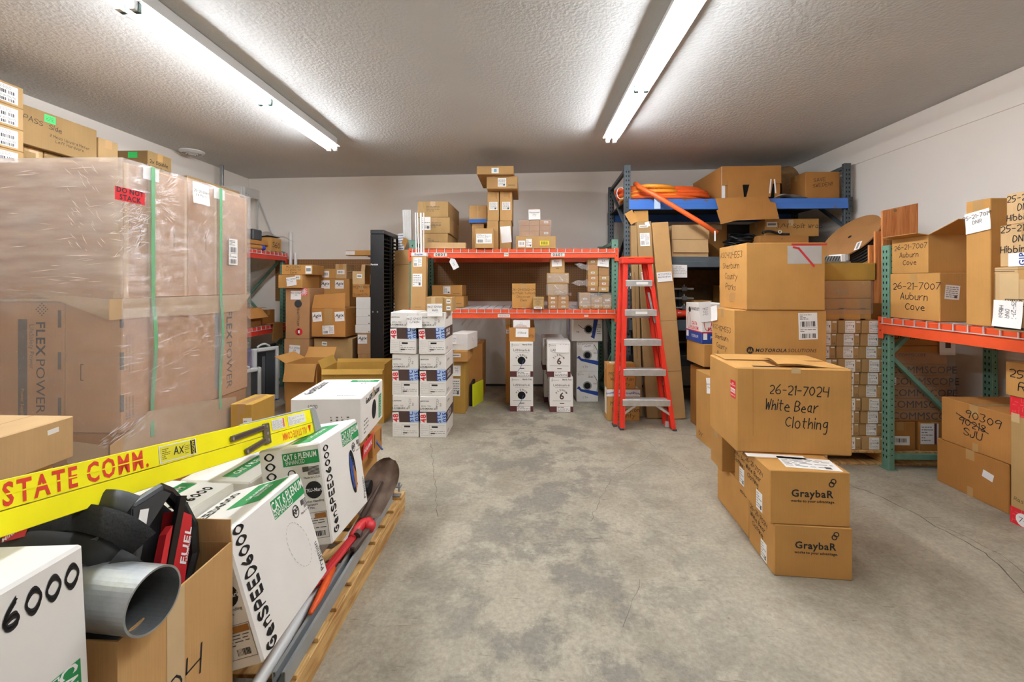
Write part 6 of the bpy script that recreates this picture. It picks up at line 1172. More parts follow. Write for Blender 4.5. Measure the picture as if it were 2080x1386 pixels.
o = carton(.38, .27, .29, TR(LX + .02 - .19, 4.06, zl + .497, 0), 'brown carton with a green tag and handwriting on two faces, right of the worn carton', 'kraft_dull', [('s', 'F', .62, .86, .09, .055, 0, 'neon_green', None, 'green tag'), ('h', 'R', '2x Double|or Hardware', .45, .6, .032, 0, {'wd': .005})])
hid(4.42, 5.25, zl, .68, 'orange brown carton on the left rack, far right of the upper row', LX + .0, 'kraft_tan')
# ---------------------------------------------------------------- the film-wrapped load on its pallet
WX, WX2, WY, WY2 = -2.30, -3.42, 2.41, 3.53; zt1 = 2.19; zt0 = 1.405; zl0 = .64
def pallet(label, x0, x1, y0, y1, along='y', n=7, gx=3):
    e = empty('pallet', ((x0 + x1) / 2, (y0 + y1) / 2, 0)); tag(e, label, 'pallet'); W, D = (x1 - x0) / 2, (y1 - y0) / 2
    for k in range(gx):
        b = MB(); x = -W + k * (2 * W - .045) / (gx - 1); b.box(x, x + .045, -D, D, .0, .1, 'pallet_wood', .003); b.build('stringer', e)
    for k in range(n):
        b = MB(); y = -D + k * (2 * D - .09) / (n - 1); b.box(-W, W, y, y + .09, .1, .117, 'pallet_wood', .002); b.build('deck_plank', e)
    return e
pallet('wooden pallet under the tall film-wrapped load', WX2, WX, WY, WY2)
carton(WX - WX2 - .03, (WY2 - WY) / 2 - .01, zl0 - .125, TR((WX + WX2) / 2, WY + .285, .119), 'brown carton at the bottom of the film-wrapped load, near one', 'kraft_dark', tapes=False)
carton(WX - WX2 - .03, (WY2 - WY) / 2 - .01, zl0 - .125, TR((WX + WX2) / 2, WY + .845, .119), 'brown carton at the bottom of the film-wrapped load, far one', 'kraft_dark', tapes=False)
# power supply cartons: vertical print
def flex(mb, fr, cx, s, m1='print_black', m2='print_mid', logo=True):
    W, H = fr.W, fr.H; prt(mb, fr, 'FLEX', cx, H * .72, .052 * s, -90, m1, 1, xs=1.12); L = sum(_GC[(1, c)][2] for c in 'FLEX') * .052 * s * 1.12
    prt(mb, fr, 'POWER', cx, H * .72 - L / 2 - .012 - sum(_GC[(0, c)][2] for c in 'POWER') * .052 * s * 1.2 / 2, .052 * s, -90, m1, 0, xs=1.2)
    if logo:
        prt(mb, fr, 'LifeSafety Power', cx - .052 * s, H * .66, .026 * s, -90, m2, 0)
        for i in range(4):
            for j in range(4): mb.ell(fr, cx + .008 + (i - j) * .011, H * .945 + (i + j - 3) * .011, .0055, .0055, m1, .001, 4)
def fx_near(mb, fr):
    W = fr.W; X = lambda px: at(px, 700, WY).x - (WX2 + .0)
    flex(mb, fr, X(82), 1.0); mb.rect(fr, X(36), .03, X(55), fr.H * .87, 'print_mid'); prt(mb, fr, 'Power Supplies', (X(36) + X(55)) / 2, .16, .02, -90, 'kraft', 0, off=.0014)
    for z in (.1, .36, .6): mb.rect(fr, X(117), z, X(124), z + .1, 'print_mid')
Xm = at(131, 700, WY).x
carton(Xm - WX2 - .004, WY2 - WY, zt0 - zl0 - .02, TR((Xm + WX2) / 2, (WY + WY2) / 2, zl0), 'wide brown power supply carton in the lower half of the wrapped load', 'kraft_red', [('x', 'F', fx_near)], tapes=False)
def fx_side(mb, fr):
    Y = lambda px: atx(px, 700, WX).y - WY
    for a, b_ in ((.1, .3), (.42, .75)): lines_of_print(mb, fr, Y(258), fr.H * a, Y(276), fr.H * (a + .02), 1); 
    for k, px in enumerate((258, 264, 271)): prt(mb, fr, 'Store indoors, keep this side up' if k != 1 else 'contents packed under inspection', Y(px), fr.H * .6, .011, -90, 'print_mid', 0); prt(mb, fr, 'warranty void if', Y(px), fr.H * .18, .014, -90, 'print_mid', 0)
    mb.rect(fr, Y(437), fr.H * .1, Y(450), fr.H * .92, 'print_grey'); flex(mb, fr, Y(466), 1.15, 'print_mid', 'print_grey', False)
    for z in (.12, .36, .6): mb.rect(fr, .0, z, .012, z + .1, 'print_mid')
def fx_small(mb, fr): mb.line(fr, [(.11, .3), (.095, .3), (.095, .39), (.11, .39)], .005, 'seam'); [mb.rect(fr, fr.W - .012, z, fr.W, z + .1, 'print_mid') for z in (.12, .36, .6)]
carton(WX - Xm - .004, WY2 - WY, zt0 - zl0 - .02, TR((WX + Xm) / 2, (WY + WY2) / 2, zl0), 'narrow brown power supply carton at the aisle side of the wrapped load', 'kraft_red', [('x', 'F', fx_small), ('x', 'R', fx_side)], tapes=False)
ys = [WY, atx(311, 500, WX).y, atx(383, 500, WX).y, atx(443, 500, WX).y, WY2]
def mesa(mb, fr):
    X = lambda px: at(px, 480, WY).x - WX2
    prt(mb, fr, 'MESA', X(28), .44, .036, 0, 'print_grey', 0); mb.rect(fr, X(3), .405, X(46), .409, 'print_grey'); mb.ring(fr, X(66), .45, .042, .05, .006, 'print_grey'); prt(mb, fr, 'M', X(66), .45, .04, 0, 'print_grey'); mb.rect(fr, fr.W - .055, 0, fr.W - .015, fr.H, 'kraft_light', .0006)
for k in range(4):
    dk = [('x', 'R', lambda b, f, k=k: (b.line(f, [(f.W * .55, .42), (f.W * .55 + .006, .4), (f.W * .55 + .006, .33), (f.W * .55, .31)], .005, 'seam'), b.rect(f, f.W - .03, 0, f.W - .012, f.H, 'kraft_light', .0006)))]
    if k == 0: dk += [('x', 'F', mesa), ('q', 'R', .03, 0, .2, 1, 'kraft_light', .0005)]
    
    carton(WX - WX2 - .004, ys[k + 1] - ys[k] - .006, zt1 - zt0 - .004, TR((WX + WX2) / 2, (ys[k] + ys[k + 1]) / 2, zt0 + .003), 'tall slim brown carton in the upper half of the wrapped load, %s from the camera' % ORD[k], 'kraft_red', dk, group='slim cartons in the upper half of the wrapped load', tapes=False)
# kraft sheets hanging between the layers
SX = Fr((WX + .012, WY, 0), (0, 1, 0), (0, 0, 1)); SN = Fr((WX2, WY - .012, 0), (1, 0, 0), (0, 0, 1))
def pX(px, py): p = atx(px, py, WX + .012); return (p.y - WY, p.z)
def pN(px, py): p = at(px, py, WY - .012); return (p.x - WX2, p.z)
b = MB(); b.prism([pX(222, 608), pX(222, 651), pX(300, 644), pX(400, 640), pX(485, 632), (WY2 - WY + .02, zt0 - .0), ], SX, .003, 'paper_kraft'); b.prism([pN(222, 608), pN(55, 594), pN(130, 616), pN(222, 651)][::-1], SN, .003, 'paper_kraft'); b.box(WX2, WX + .01, WY - .01, WY2 + .02, zt0 - .016, zt0, 'paper_kraft', .002)
tag(b.build('paper_sheet'), 'kraft paper sheet folded down between the two layers of the wrapped load', 'paper')
b = MB(); q = [(222, 906), (262, 876), (276, 862), (300, 836), (390, 818), (478, 806), (482, 858), (470, 905), (300, 960), (222, 985)]
n_ = 10
b.prism([pX(*p) for p in q][::-1], Fr(SX.O + V((.006, 0, 0)), SX.u, SX.v), .003, 'paper_kraft'); b.prism([pN(118, 895), pN(160, 898), pN(222, 906), pN(222, 985), pN(150, 960)][::-1], Fr(SN.O - V((0, .006, 0)), SN.u, SN.v), .003, 'paper_kraft')
tag(b.build('paper_sheet'), 'torn kraft paper skirt round the lower part of the wrapped load', 'paper')
# green straps
for k, (px, lb) in enumerate(((304, 'nearer'), (443, 'farther'))):
    y = atx(px, 500, WX).y; b = MB(); P = []
    for i in range(15): z = zt1 + .01 - i * (zt1 - .55) / 14; P.append((WX + .022 + (.01 * sin(i * .9) if i > 6 else 0), y + (.012 * sin((i - 7) * .5) if i > 7 else 0), z))
    for p, q2 in zip(P, P[1:]): b.bar(p, q2, .004, .024, 'strap_green', (0, 1, 0))
    b.box(WX2, WX + .022, y - .012, y + .012, zt1 + .008, zt1 + .012, 'strap_green'); st = b.build('strap'); tag(st, 'green plastic strap over the wrapped load, %s one' % lb, 'strap', 'green straps over the wrapped load')
    b = MB(); b.box(WX - .05, WX + .017, y - .05, y + .05, zt1 + .002, zt1 + .007, 'tag_white', .001); b.prism([(-.06, 0), (.05, 0), (.05, .075), (-.06, .075)], Fr((WX + .016, y, zt1 - .07), (0, 1, 0), (0, 0, 1)), .003, 'tag_white'); b.build('corner_pad', st)['label'] = 'white corner pad'
m_ = note_mesh(Fr((WX + .036, atx(382, 400, WX).y, 0), (0, 1, 0), (0, 0, 1)).sub(.072, (atx(402, 375, WX).z + atx(402, 415, WX).z) / 2, .155, .145, 0), '25-21-5064|VA Pacs', .018); tag(m_.build('paper_note'), 'white note reading VA Pacs on the aisle side of the wrapped load', 'note')
p = atx(265, 398, WX + .034); b = MB(); f = Fr((p.x, p.y, p.z), (0, 1, 0), (0, 0, 1)).sub(0, 0, .19, .075, 0); b.face([f.p(0, 0), f.p(.19, 0), f.p(.19, .075), f.p(0, .075)], 'red_print'); prt(b, f, 'DO NOT|STACK', .095, .04, .028, 0, lead=1.4); tag(b.build('warning_sticker'), 'red DO NOT sticker on the film near the top corner of the wrapped load', 'sticker')
m_ = ship_label(Fr((WX + .034, atx(465, 512, WX).y, atx(465, 512, WX).z), (0, 1, 0), (0, 0, 1)).sub(0, 0, .1, .2, 0), 0); tag(m_.build('shipping_label'), 'white shipping label on the film at the far end of the wrapped load', 'label')
# stretch film
b = MB(); per = [(WX2 - .01, WY - .014), (WX + .014, WY - .014), (WX + .014, WY2 + .012), (WX2 - .01, WY2 + .012)]; LN = [per[1][0] - per[0][0], per[2][1] - per[1][1]]; TOT = 2 * sum(LN)
from mathutils import noise as NZ
def filmp(u, v):
    s = u * TOT; z = .3 + v * (zt1 + .016 - .3); k = 0
    for k, l in enumerate((LN[0], LN[1], LN[0], LN[1])):
        if s <= l + 1e-6: break
        s -= l
    a, c = V(per[k]), V(per[(k + 1) % 4]); p = a.lerp(c, min(1, s / l)); d = (c - a).normalized(); n = V((d.y, -d.x))
    t = abs(z - zt0); o = .004 + .010 * abs(NZ.noise((p.x * 7, p.y * 7, z * 16))) + (.012 if z < zt0 else 0) * (1 if t > .05 else t / .05); e_ = min(s, l - s); o *= min(1, .3 + e_ * 6)
    return (p.x + n.x * o, p.y + n.y * o, z)
nu = 168; b.grid(filmp, nu, 60, 'stretch_film'); b.face([(x, y, zt1 + .015) for x, y in per], 'stretch_film'); rs = random.Random(5)
def fold_glint(px, py, face, ang, ln):  # thin raised film fold; its glint is painted on as white colour
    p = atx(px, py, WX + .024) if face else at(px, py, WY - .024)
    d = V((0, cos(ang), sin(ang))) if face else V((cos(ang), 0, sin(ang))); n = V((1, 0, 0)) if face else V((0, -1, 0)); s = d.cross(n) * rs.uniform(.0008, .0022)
    b.face([p - d * ln / 2, p - s + n * .003, p + d * ln / 2, p + s + n * .003], 'film_fold_glint')
for i in range(95): fold_glint(rs.uniform(226, 300), rs.triangular(322, 545, 450), 1, radians(rs.choice((rs.uniform(-15, 25), rs.uniform(25, 70)))), rs.uniform(.02, .09))
for i in range(40): g = rs.uniform(-.9, .9); r_ = rs.uniform(25, 60); fold_glint(316 + r_ * cos(g) * .8, 405 - r_ * sin(g), 1, g * .9 + .2, rs.uniform(.03, .08))
for i in range(34): fold_glint(rs.uniform(400, 485), rs.uniform(425, 500), 1, radians(rs.uniform(45, 75)), rs.uniform(.02, .06))
for i in range(45): fold_glint(rs.uniform(135, 216), rs.uniform(330, 520), 0, radians(rs.uniform(-65, -35)), rs.uniform(.02, .08))
for i in range(30): fold_glint(rs.uniform(2, 216), rs.uniform(330, 600), 0, radians(rs.uniform(-6, 8)), rs.uniform(.05, .2))
for i in range(50): t = rs.random(); fold_glint(205 + 90 * t + rs.uniform(-12, 12), 905 - 45 * t + rs.uniform(-18, 10), 1 if t > .25 else 0, radians(rs.uniform(10, 40)), rs.uniform(.02, .1))
for i in range(40): fold_glint(rs.uniform(228, 480), rs.uniform(660, 800), 1, radians(rs.uniform(-8, 14)), rs.uniform(.04, .16))
ki = b.mi('stretch_film_lightened')  # camera side: film colour lightened to make up for weak light there
for i, f_ in enumerate(b.f):
    if all(b.v[q][1] < WY + .001 for q in f_) and b.m[i] == 0: b.m[i] = ki
tag(b.build('stretch_film', smooth=True), 'clear wrinkled stretch film around the tall load on the left', 'plastic film')
# ---------------------------------------------------------------- cartons at the camera end of the load
SB = -1.90
carton(.9, .34, .172, TR(SB - .17, 1.772 - .45, .765, pi / 2), 'brown carton with white labels beside the yellow ladder at the left edge', 'kraft_light', [('s', 'F', .91, .78, .042, .02, 4, 'tag_white'), ('s', 'F', .5, .45, .3, .13, 0, 'paper', lambda b, f: (lines_of_print(b, f, .02, .1, .28, .125, 3, 'print_mid', .3), prt(b, f, 'PN 56279', .22, .085, .014, bold=0), barcode(b, f, .16, .02, .28, .05)), 'large white label')], tapes=False)
carton(.86, .3, .32, TR(SB - .18, 1.72 - .43, .444, pi / 2), 'brown carton under the labelled carton at the left edge', 'kraft_light', tapes=False)
carton(.9, .34, .44, TR(SB - .18, 1.72 - .45, .001, pi / 2), 'brown carton on the floor at the left edge under two others', 'kraft', tapes=False)
fbox(468, 512, 822, 890, 3.25, .3, 'small olive carton with paper labels on the floor behind the yellow ladder', z=0, h=.575, mat='kraft_olive', deco=[('l', 'F', .82, .68, .07, .16, 4, 1), ('l', 'F', .62, .3, .11, .07, 18, 1), ('tape', 'F', .3, .0, .45, 1)], fn=carton)
# ---------------------------------------------------------------- front pallet and the heap of white cable boxes
pallet('long wooden pallet under the heap of white cable boxes', -1.88, -.805, .55, 2.87, n=15)
zd = .118
def gen_word(mb, f, x, y, s, rot): hand(mb, f, 'GenSPEED6000', x, y, s, rot, 'print_black', .1 * s, .001, 0, .06, .3 * s, wide=.78, gap=1.35)
def gen_face(mb, fr, rot=0, hole=False, canvas=None):
    """front print of a cable box; rot quarter turns counter-clockwise"""
    W, H = fr.W, fr.H
    f = {0: fr, 1: Fr(fr.p(W, 0), fr.v, -fr.u, H, W), 3: Fr(fr.p(0, H), -fr.v, fr.u, H, W), 2: Fr(fr.p(W, H), -fr.u, -fr.v, W, H)}[rot]; W, H = f.W, f.H; s = W / .4
    gen_word(mb, f, .12 * W, .5 * H, .043 * s, 90)
    mb.rect(f, .52 * W, .795 * H, .998 * W, .955 * H, 'green_print'); prt(mb, f, 'CAT 6 PLENUM', .76 * W, .9 * H, .03 * s, m='paper', bold=1, xs=.62, off=.0014); prt(mb, f, 'ENHANCED', .66 * W, .832 * H, .023 * s, m='paper', bold=0, xs=.62, off=.0014)
    mb.ring(f, .8 * W, .715 * H, .02 * s, .022 * s, .004 * s, 'print_black'); hand(mb, f, 'RP', .8 * W, .715 * H, .018 * s, 0, 'print_black', .0035, jit=0)
    for k in range(7): mb.rect(f, (.9 if k > 2 else .93) * W, (.68 + .012 * k) * H, .985 * W, (.687 + .012 * k) * H, 'print_black')
    mb.rect(f, .9 * W, .716 * H, .94 * W, .765 * H, 'print_mid', .0012); prt(mb, f, 'Made in USA', .94 * W, .655 * H, .008 * s, bold=0)
    prt(mb, f, 'Prysmian', .93 * W, .2 * H, .02 * s, 90, bold=0); prt(mb, f, 'Group', .965 * W, .2 * H, .014 * s, 90, 'print_mid', 0)
    if hole:
        P = [f.p(.7 * W + .085 * W * cos(t) - .0 * sin(t), .47 * H + .24 * H * sin(t), .0012) for t in [k * pi / 16 for k in range(32)]]; mb.face(P, 'hole')
        for k in range(5): mb.line(f, [(.66 * W + .008 * k, .68 * H - .04 * k * H), (.635 * W + .006 * k, .5 * H), (.66 * W + .01 * k, .3 * H)], .007, 'cable_blue' if k % 2 else 'blue_ink', .0016)
        mb.face([f.p(.71 * W, .55 * H, .0018), f.p(.71 * W, .24 * H, .0018), f.p(.755 * W, .28 * H, .0018), f.p(.78 * W, .42 * H, .0018)], 'kraft_dark')
    else:
        for a in range(0, 26): g = 2 * pi * a / 26; h = g + .12; mb.line(f, [(.72 * W + .13 * W * cos(g) - .05 * W * sin(g), .45 * H + .22 * H * sin(g)), (.72 * W + .13 * W * cos(h) - .05 * W * sin(h), .45 * H + .22 * H * sin(h))], .0012, 'print_grey')
def gen_narrow(mb, f):
    W, H = f.W, f.H
    hand(mb, f, '000', .17 * W, .83 * H, .04, 90, 'print_black', .005, .001, 0, 0, .009, wide=1.0, gap=1.8); mb.rect(f, .38 * W, .81 * H, .97 * W, .94 * H, 'green_print'); prt(mb, f, 'CAT 6 PLENUM', .67 * W, .9 * H, .021, m='paper', xs=.62, off=.0014); prt(mb, f, 'ENHANCED', .58 * W, .845 * H, .016, m='paper', bold=0, xs=.62, off=.0014)
    for k in range(7): mb.rect(f, (.68 if k > 2 else .76) * W, (.7 + .012 * k) * H, .95 * W, (.707 + .012 * k) * H, 'print_black')
    mb.rect(f, .68 * W, .736 * H, .78 * W, .785 * H, 'print_mid', .0012); prt(mb, f, 'Made in U.S.A.', .82 * W, .675 * H, .008, bold=0); mb.ring(f, .5 * W, .73 * H, .017, .017, .004, 'print_black')
    mb.ell(f, .82 * W, .55 * H, .034, .034, 'print_black'); prt(mb, f, 'TRU-Mark', .82 * W, .55 * H, .013, m='paper', off=.0014, xs=.85); prt(mb, f, 'Cold Weather Handling|Temperature|32F Min.', .72 * W, .41 * H, .0085, bold=0, m='print_black')
    mb.line(f, [(.45 * W, .08 * H), (.45 * W, .33 * H), (.97 * W, .33 * H), (.97 * W, .08 * H), (.45 * W, .08 * H)], .0012, 'print_mid'); lines_of_print(mb, f, .5 * W, .17 * H, .94 * W, .31 * H, 6, 'print_mid', .3, .0009); barcode(mb, f, .5 * W, .1 * H, .68 * W, .15 * H, off=.0009); barcode(mb, f, .76 * W, .1 * H, .92 * W, .15 * H, off=.0009); mb.rect(f, .78 * W, .27 * H, .96 * W, .32 * H, 'kraft_dark', .0012); prt(mb, f, 'Prysmian|Group', .2 * W, .12 * H, .016, bold=0)
GG = 'white cable boxes heaped on the front pallet'
def gbox(C, w_, d, h, a, label, deco, yaw=0, pitch=0):
    R = Matrix.Rotation(radians(yaw), 4, 'Z') @ Matrix.Rotation(radians(-a), 4, 'Y') @ Matrix.Rotation(radians(pitch), 4, 'X')
    return carton(w_, d, h, Matrix.Translation(V(C)) @ R @ Matrix.Translation((-w_ / 2, d / 2, 0)), label, 'white_box', deco, group=GG, name='cable_box', seam=False, b=.006)
gen_top = lambda r: ('x', 'T', lambda b, f: gen_face(b, f, r))
g1 = gbox((-.745, 1.215, .413), .265, .40, .385, 17, 'white cable box leaning at the front of the heap, large green label and closed oval', [('x', 'R', lambda b, f: gen_face(b, f, 0)), ('x', 'F', gen_narrow), ('x', 'T', lambda b, f: (gen_word(b, f, .05, f.H * .5, .036, 90), b.rect(f, .12, .2, .24, .38, 'green_print'), prt(b, f, 'CAT 6 PLENUM|ENHANCED', .18, .3, .016, 90, 'paper', off=.0014, xs=.7)))])
g2 = gbox((-.765, 1.70, .462), .252, .375, .40, 9.5, 'white cable box leaning mid-heap with blue cable in its oval hole', [('x', 'R', lambda b, f: gen_face(b, f, 0, True)), ('x', 'F', gen_narrow), ('x', 'T', lambda b, f: (b.rect(f, .12, .03, .2, .3, 'green_print'), prt(b, f, 'CAT 6 PLENUM', .16, .17, .02, 90, 'paper', off=.0014, xs=.7)))], pitch=-3)
g3 = gbox((-.838, .42, .588), .27, .40, .40, 3, 'white cable box at the bottom left corner, print turned on its side', [('x', 'R', lambda b, f: gen_face(b, f, 3)), ('x', 'T', lambda b, f: gen_word(b, f, .07, f.H * .5, .036, 90)), ('x', 'B', gen_narrow)])
g4 = gbox((-.935, 2.44, .585), .39, .50, .26, 0, 'white cable box lying flat on top at the far end, blue cable hanging out', [('x', 'R', lambda b, f: (gen_word(b, f, f.W * .5, f.H * .83, .036, 0), b.rect(f, f.W * .78, f.H * .1, f.W * .92, f.H * .68, 'green_print'), prt(b, f, 'CAT 6 PLENUM', f.W * .85, f.H * .39, .022, -90, 'paper', off=.0014, xs=.6), b.face([f.p(f.W * .55 + .05 * cos(t), f.H * .46 + .06 * sin(t), .0012) for t in [k * pi / 10 for k in range(20)]], 'hole'), lines_of_print(b, f, .05, .03, .2, .12, 4, 'print_mid', .3, .0009), b.rect(f, f.W * .5, f.H * .75, f.W * .56, f.H, 'tape_clear', .0013))),
      ('x', 'T', lambda b, f: (gen_word(b, f, .05, f.H * .5, .036, 90), b.rect(f, .2, f.H - .09, .38, f.H - .03, 'green_print'), prt(b, f, 'CAT 6 PLENUM|ENHANCED', .29, f.H - .06, .015, 0, 'paper', off=.0014, xs=.7), prt(b, f, 'Prysmian', .29, .06, .02, 0, bold=0), b.ring(f, .3, f.H - .13, .015, .018, .004, 'print_black'))), ('x', 'F', lambda b, f: (prt(b, f, '1000', .12, f.H - .045, .02, 0, bold=0), [lines_of_print(b, f, .22 + .03 * k, .02, .235 + .03 * k, .16, 9, 'print_mid', .5, .0009) for k in range(4)]))], yaw=5)
g5 = gbox((-1.135, 1.222, .39), .36, .40, .345, 0, 'white cable box behind the front leaning one, top facing up', [('x', 'T', lambda b, f: (gen_word(b, f, f.W * .82, f.H * .5, .036, 90), b.rect(f, f.W * .45, f.H * .25, f.W * .62, f.H * .95, 'green_print'), prt(b, f, 'CAT 6 PLENUM', f.W * .54, f.H * .6, .026, 90, 'paper', off=.0014, xs=.8), b.ring(f, f.W * .35, f.H * .7, .02, .02, .004, 'print_black'), lines_of_print(b, f, f.W * .2, f.H * .4, f.W * .35, f.H * .6, 5, 'print_mid', .3, .0009)))], yaw=-4)
g6 = gbox((-1.10, 1.70, .40), .30, .40, .30, 0, 'white cable box behind the holed one, partly under the yellow ladder', [('x', 'T', lambda b, f: (b.rect(f, f.W * .5, f.H * .1, f.W * .72, f.H * .8, 'green_print'), prt(b, f, 'CAT 6 PLENUM', f.W * .61, f.H * .45, .026, 90, 'paper', off=.0014, xs=.8)))], yaw=-3)
b = MB(); q0_ = atx(737, 845, -.95); b.tube([at(735, 846, 2.73) + V((-.06, 0, 0)), at(737, 847, 2.73), at(748, 855, 2.72), at(759, 876, 2.7), at(766, 900, 2.68), at(777, 914, 2.66)], .006, 'cable_blue', 8); tag(b.build('cable', smooth=True), 'blue cable hanging out of the white box lying flat', 'cable')
# supports inside the heap
for i, (x0, x1, y0, y1, z0, z1, mt, lb) in enumerate(((-1.50, -1.05, 1.225, 1.62, zd, .385, 'kraft_dark', 'dark brown carton on the front pallet under the leaning cable boxes, middle one'), (-1.45, -1.02, 1.70, 2.08, zd, .395, 'kraft_dark', 'dark brown carton on the front pallet under the holed cable box'), (-1.38, -.99, 2.42, 2.86, zd, .43, 'kraft', 'brown carton on the pallet under the small handled cartons'), (-1.13, -.86, .56, .82, zd, .585, 'kraft_dark', 'brown carton under the white box in the bottom left corner'), (-1.27, -.93, .87, 1.16, zd, .345, 'kraft_dark', 'brown carton on the pallet under the open carton'))):
    carton(x1 - x0, y1 - y0, z1 - z0 - .001, TR((x0 + x1) / 2, (y0 + y1) / 2, z0), lb, mt, tapes=False)
sg = 'small brown cartons under the flat white cable box'
for k, (x0, x1, y0, z0, h) in enumerate(((-1.36, -1.12, 2.44, .432, .15), (-1.1, -.955, 2.44, .432, .15), (-1.1, -.93, 2.62, .432, .15))):
    carton(x1 - x0, .16 if k else .34, h, TR((x0 + x1) / 2, y0 + (.08 if k else .17), z0), 'small brown carton under the flat white cable box, %s' % ('hidden left one', 'front right one', 'rear right one')[k], 'kraft_orange', [('q', 'R', .1, .35, .16, .9, 'hole'), ('q', 'R', .8, .4, .86, .9, 'hole')], group=sg, seam=False)
b = MB(); f = Fr((-.938, 2.475, .478), (0, 1, 0), (.05, 0, 1)); b.prism([(0, 0), (.17, .03), (.17, .11), (0, .09)], f, .003, 'red_print'); prt(b, f, 'HAWK 1', .09, .055, .03, 8, 'paper', xs=.9); tag(b.build('red_label'), 'red printed card with white letters stuck on the small cartons under the flat box', 'card')
# open carton with pipe and backpack tool
oc = open_carton(.46, .347, .415, TR(-1.06, 1.033, .348), 'open brown carton holding a steel pipe and a black backpack tool, bottom left', 'kraft_plain', {'B': (20, .0) if 0 else (8, .06)}, [('h', 'R', '04', .5, .45, .07, 0, {'wd': .005}), ('tape', 'R', .35, .3, .5, 1, 'tape_clear')])
e = empty('steel_pipe', (0, 0, 0)); tag(e, 'short wide galvanised steel pipe sticking out of the open carton', 'pipe'); p1 = at(313, 1219, .9); p0 = p1 + V((-.42, .05, -.01)); b = MB(); ax_ = (p0 - p1).normalized(); T = Matrix.Translation(p1) @ ax_.to_track_quat('Z', 'Y').to_matrix().to_4x4(); R_ = .0635
b.lathe([(R_ - .004, 0), (R_, 0), (R_, .42), (R_ - .004, .42), (R_ - .004, 0)], T, 'galvanised', 48, cap=False); b.lathe([(R_ - .003, .4), (R_ - .003, .405)], T, 'strut_grey', 32); b.build('pipe_wall', e, smooth=False)
e = empty('backpack_tool', (0, 0, 0)); tag(e, 'black and red backpack power tool with straps lying in the open carton', 'tool')
o3 = at(268, 1250, .99); o3.z = .672; u = V((.04, 1, 0)).normalized(); v = V((-.16, .03, 1)).normalized(); fb = Fr(o3, u, v, .26, .3); K1 = lambda x, y: ((x - 920) / 465 * .195, (785 - y) / 720 * .285)
out_ = [K1(*p) for p in ((1000, 80), (1190, 66), (1245, 115), (1330, 260), (1385, 420), (1370, 600), (1300, 720), (1230, 780), (1120, 700), (1030, 620), (930, 470), (960, 300))]
b = MB(); P3 = [fb.p(x, y, .0) for x, y in out_[1:]] ; b.tube([P3[0]] + P3, .016, 'black_gloss', 8); P4 = [fb.p(x, y, 0) for x, y in out_]; b.tube(P4, .013, 'dark_plastic', 8, closed=True); b.build('frame_hoop', e)
b = MB(); b.prism([K1(*p) for p in ((985, 90), (1190, 70), (1235, 120), (1040, 260), (960, 470), (930, 460))][::-1], Fr(fb.p(0, 0, .014), u, v), .05, 'dark_plastic'); b.rect(Fr(fb.p(*K1(1010, 230), .016), (u * cos(radians(70)) + v * sin(radians(70))), (v * cos(radians(70)) - u * sin(radians(70)))), 0, -.012, .045, .012, 'paper', 0); b.build('upper_housing', e)
b = MB(); b.prism([K1(*p) for p in ((1040, 260), (1230, 130), (1345, 300), (1370, 560), (1240, 760), (1090, 630), (950, 470))][::-1], Fr(fb.p(0, 0, -.03), u, v), .06, 'black'); b.build('housing', e)
b = MB(); fr2 = Fr(fb.p(0, 0, .022), u, v); b.prism([K1(*p) for p in ((1265, 255), (1345, 330), (1325, 430), (1225, 720), (1140, 640), (1180, 520))][::-1], fr2, .05, 'tool_red'); c1, c2 = K1(1225, 605), K1(1310, 385); g_ = math.degrees(atan2(c2[1] - c1[1], c2[0] - c1[0])); prt(b, fr2, 'FUEL', (c1[0] + c2[0]) / 2, (c1[1] + c2[1]) / 2, .02, g_, 'paper', 1, xs=1.3, shear=.2, off=.001); c3 = K1(1290, 520); prt(b, fr2, 'BRUSHLESS', c3[0] - .003, c3[1], .008, g_, 'paper', 0, off=.001); b.build('red_cover', e)
b = MB(); b.prism([K1(*p) for p in ((1115, 330), (1165, 300), (1075, 540), (1020, 560))][::-1], Fr(fb.p(0, 0, .036), u, v), .02, 'tool_red'); b.build('red_insert', e)
b = MB(); b.bar(fb.p(*K1(1270, 160), .03), fb.p(*K1(1075, 620), .03), .02, .012, 'black_gloss', fb.n); b.build('cross_bar', e)
cen = V((-1.13, 1.07, .82))
b = MB()
def blob(s, t, c, r, e1=.6):
    th, ph = (s - .5) * 2 * pi, (t - .5) * pi; f_ = lambda x, e: math.copysign(abs(x) ** e, x)
    q = V((r[0] * f_(cos(ph), e1) * f_(cos(th), e1), r[1] * f_(cos(ph), e1) * f_(sin(th), e1), r[2] * f_(sin(ph), e1))); return q
Rt = Matrix.Rotation(radians(8), 3, 'Y') @ Matrix.Rotation(radians(10), 3, 'Z')
b.grid(lambda s, t: cen + Rt @ blob(s, t, cen, (.16, .06, .09)) + V((0, 0, .006 * sin(20 * s + 9 * t))), 40, 18, 'black_soft'); b.build('pack_pad', e, smooth=True)
b = MB(); b.grid(lambda s, t: cen + V((.02, -.03, .07)) + Rt @ blob(s, t, cen, (.1, .045, .03), .8) + V((0, 0, .003 * sin(40 * s))), 30, 12, 'black_soft'); b.build('shoulder_pad', e, smooth=True)
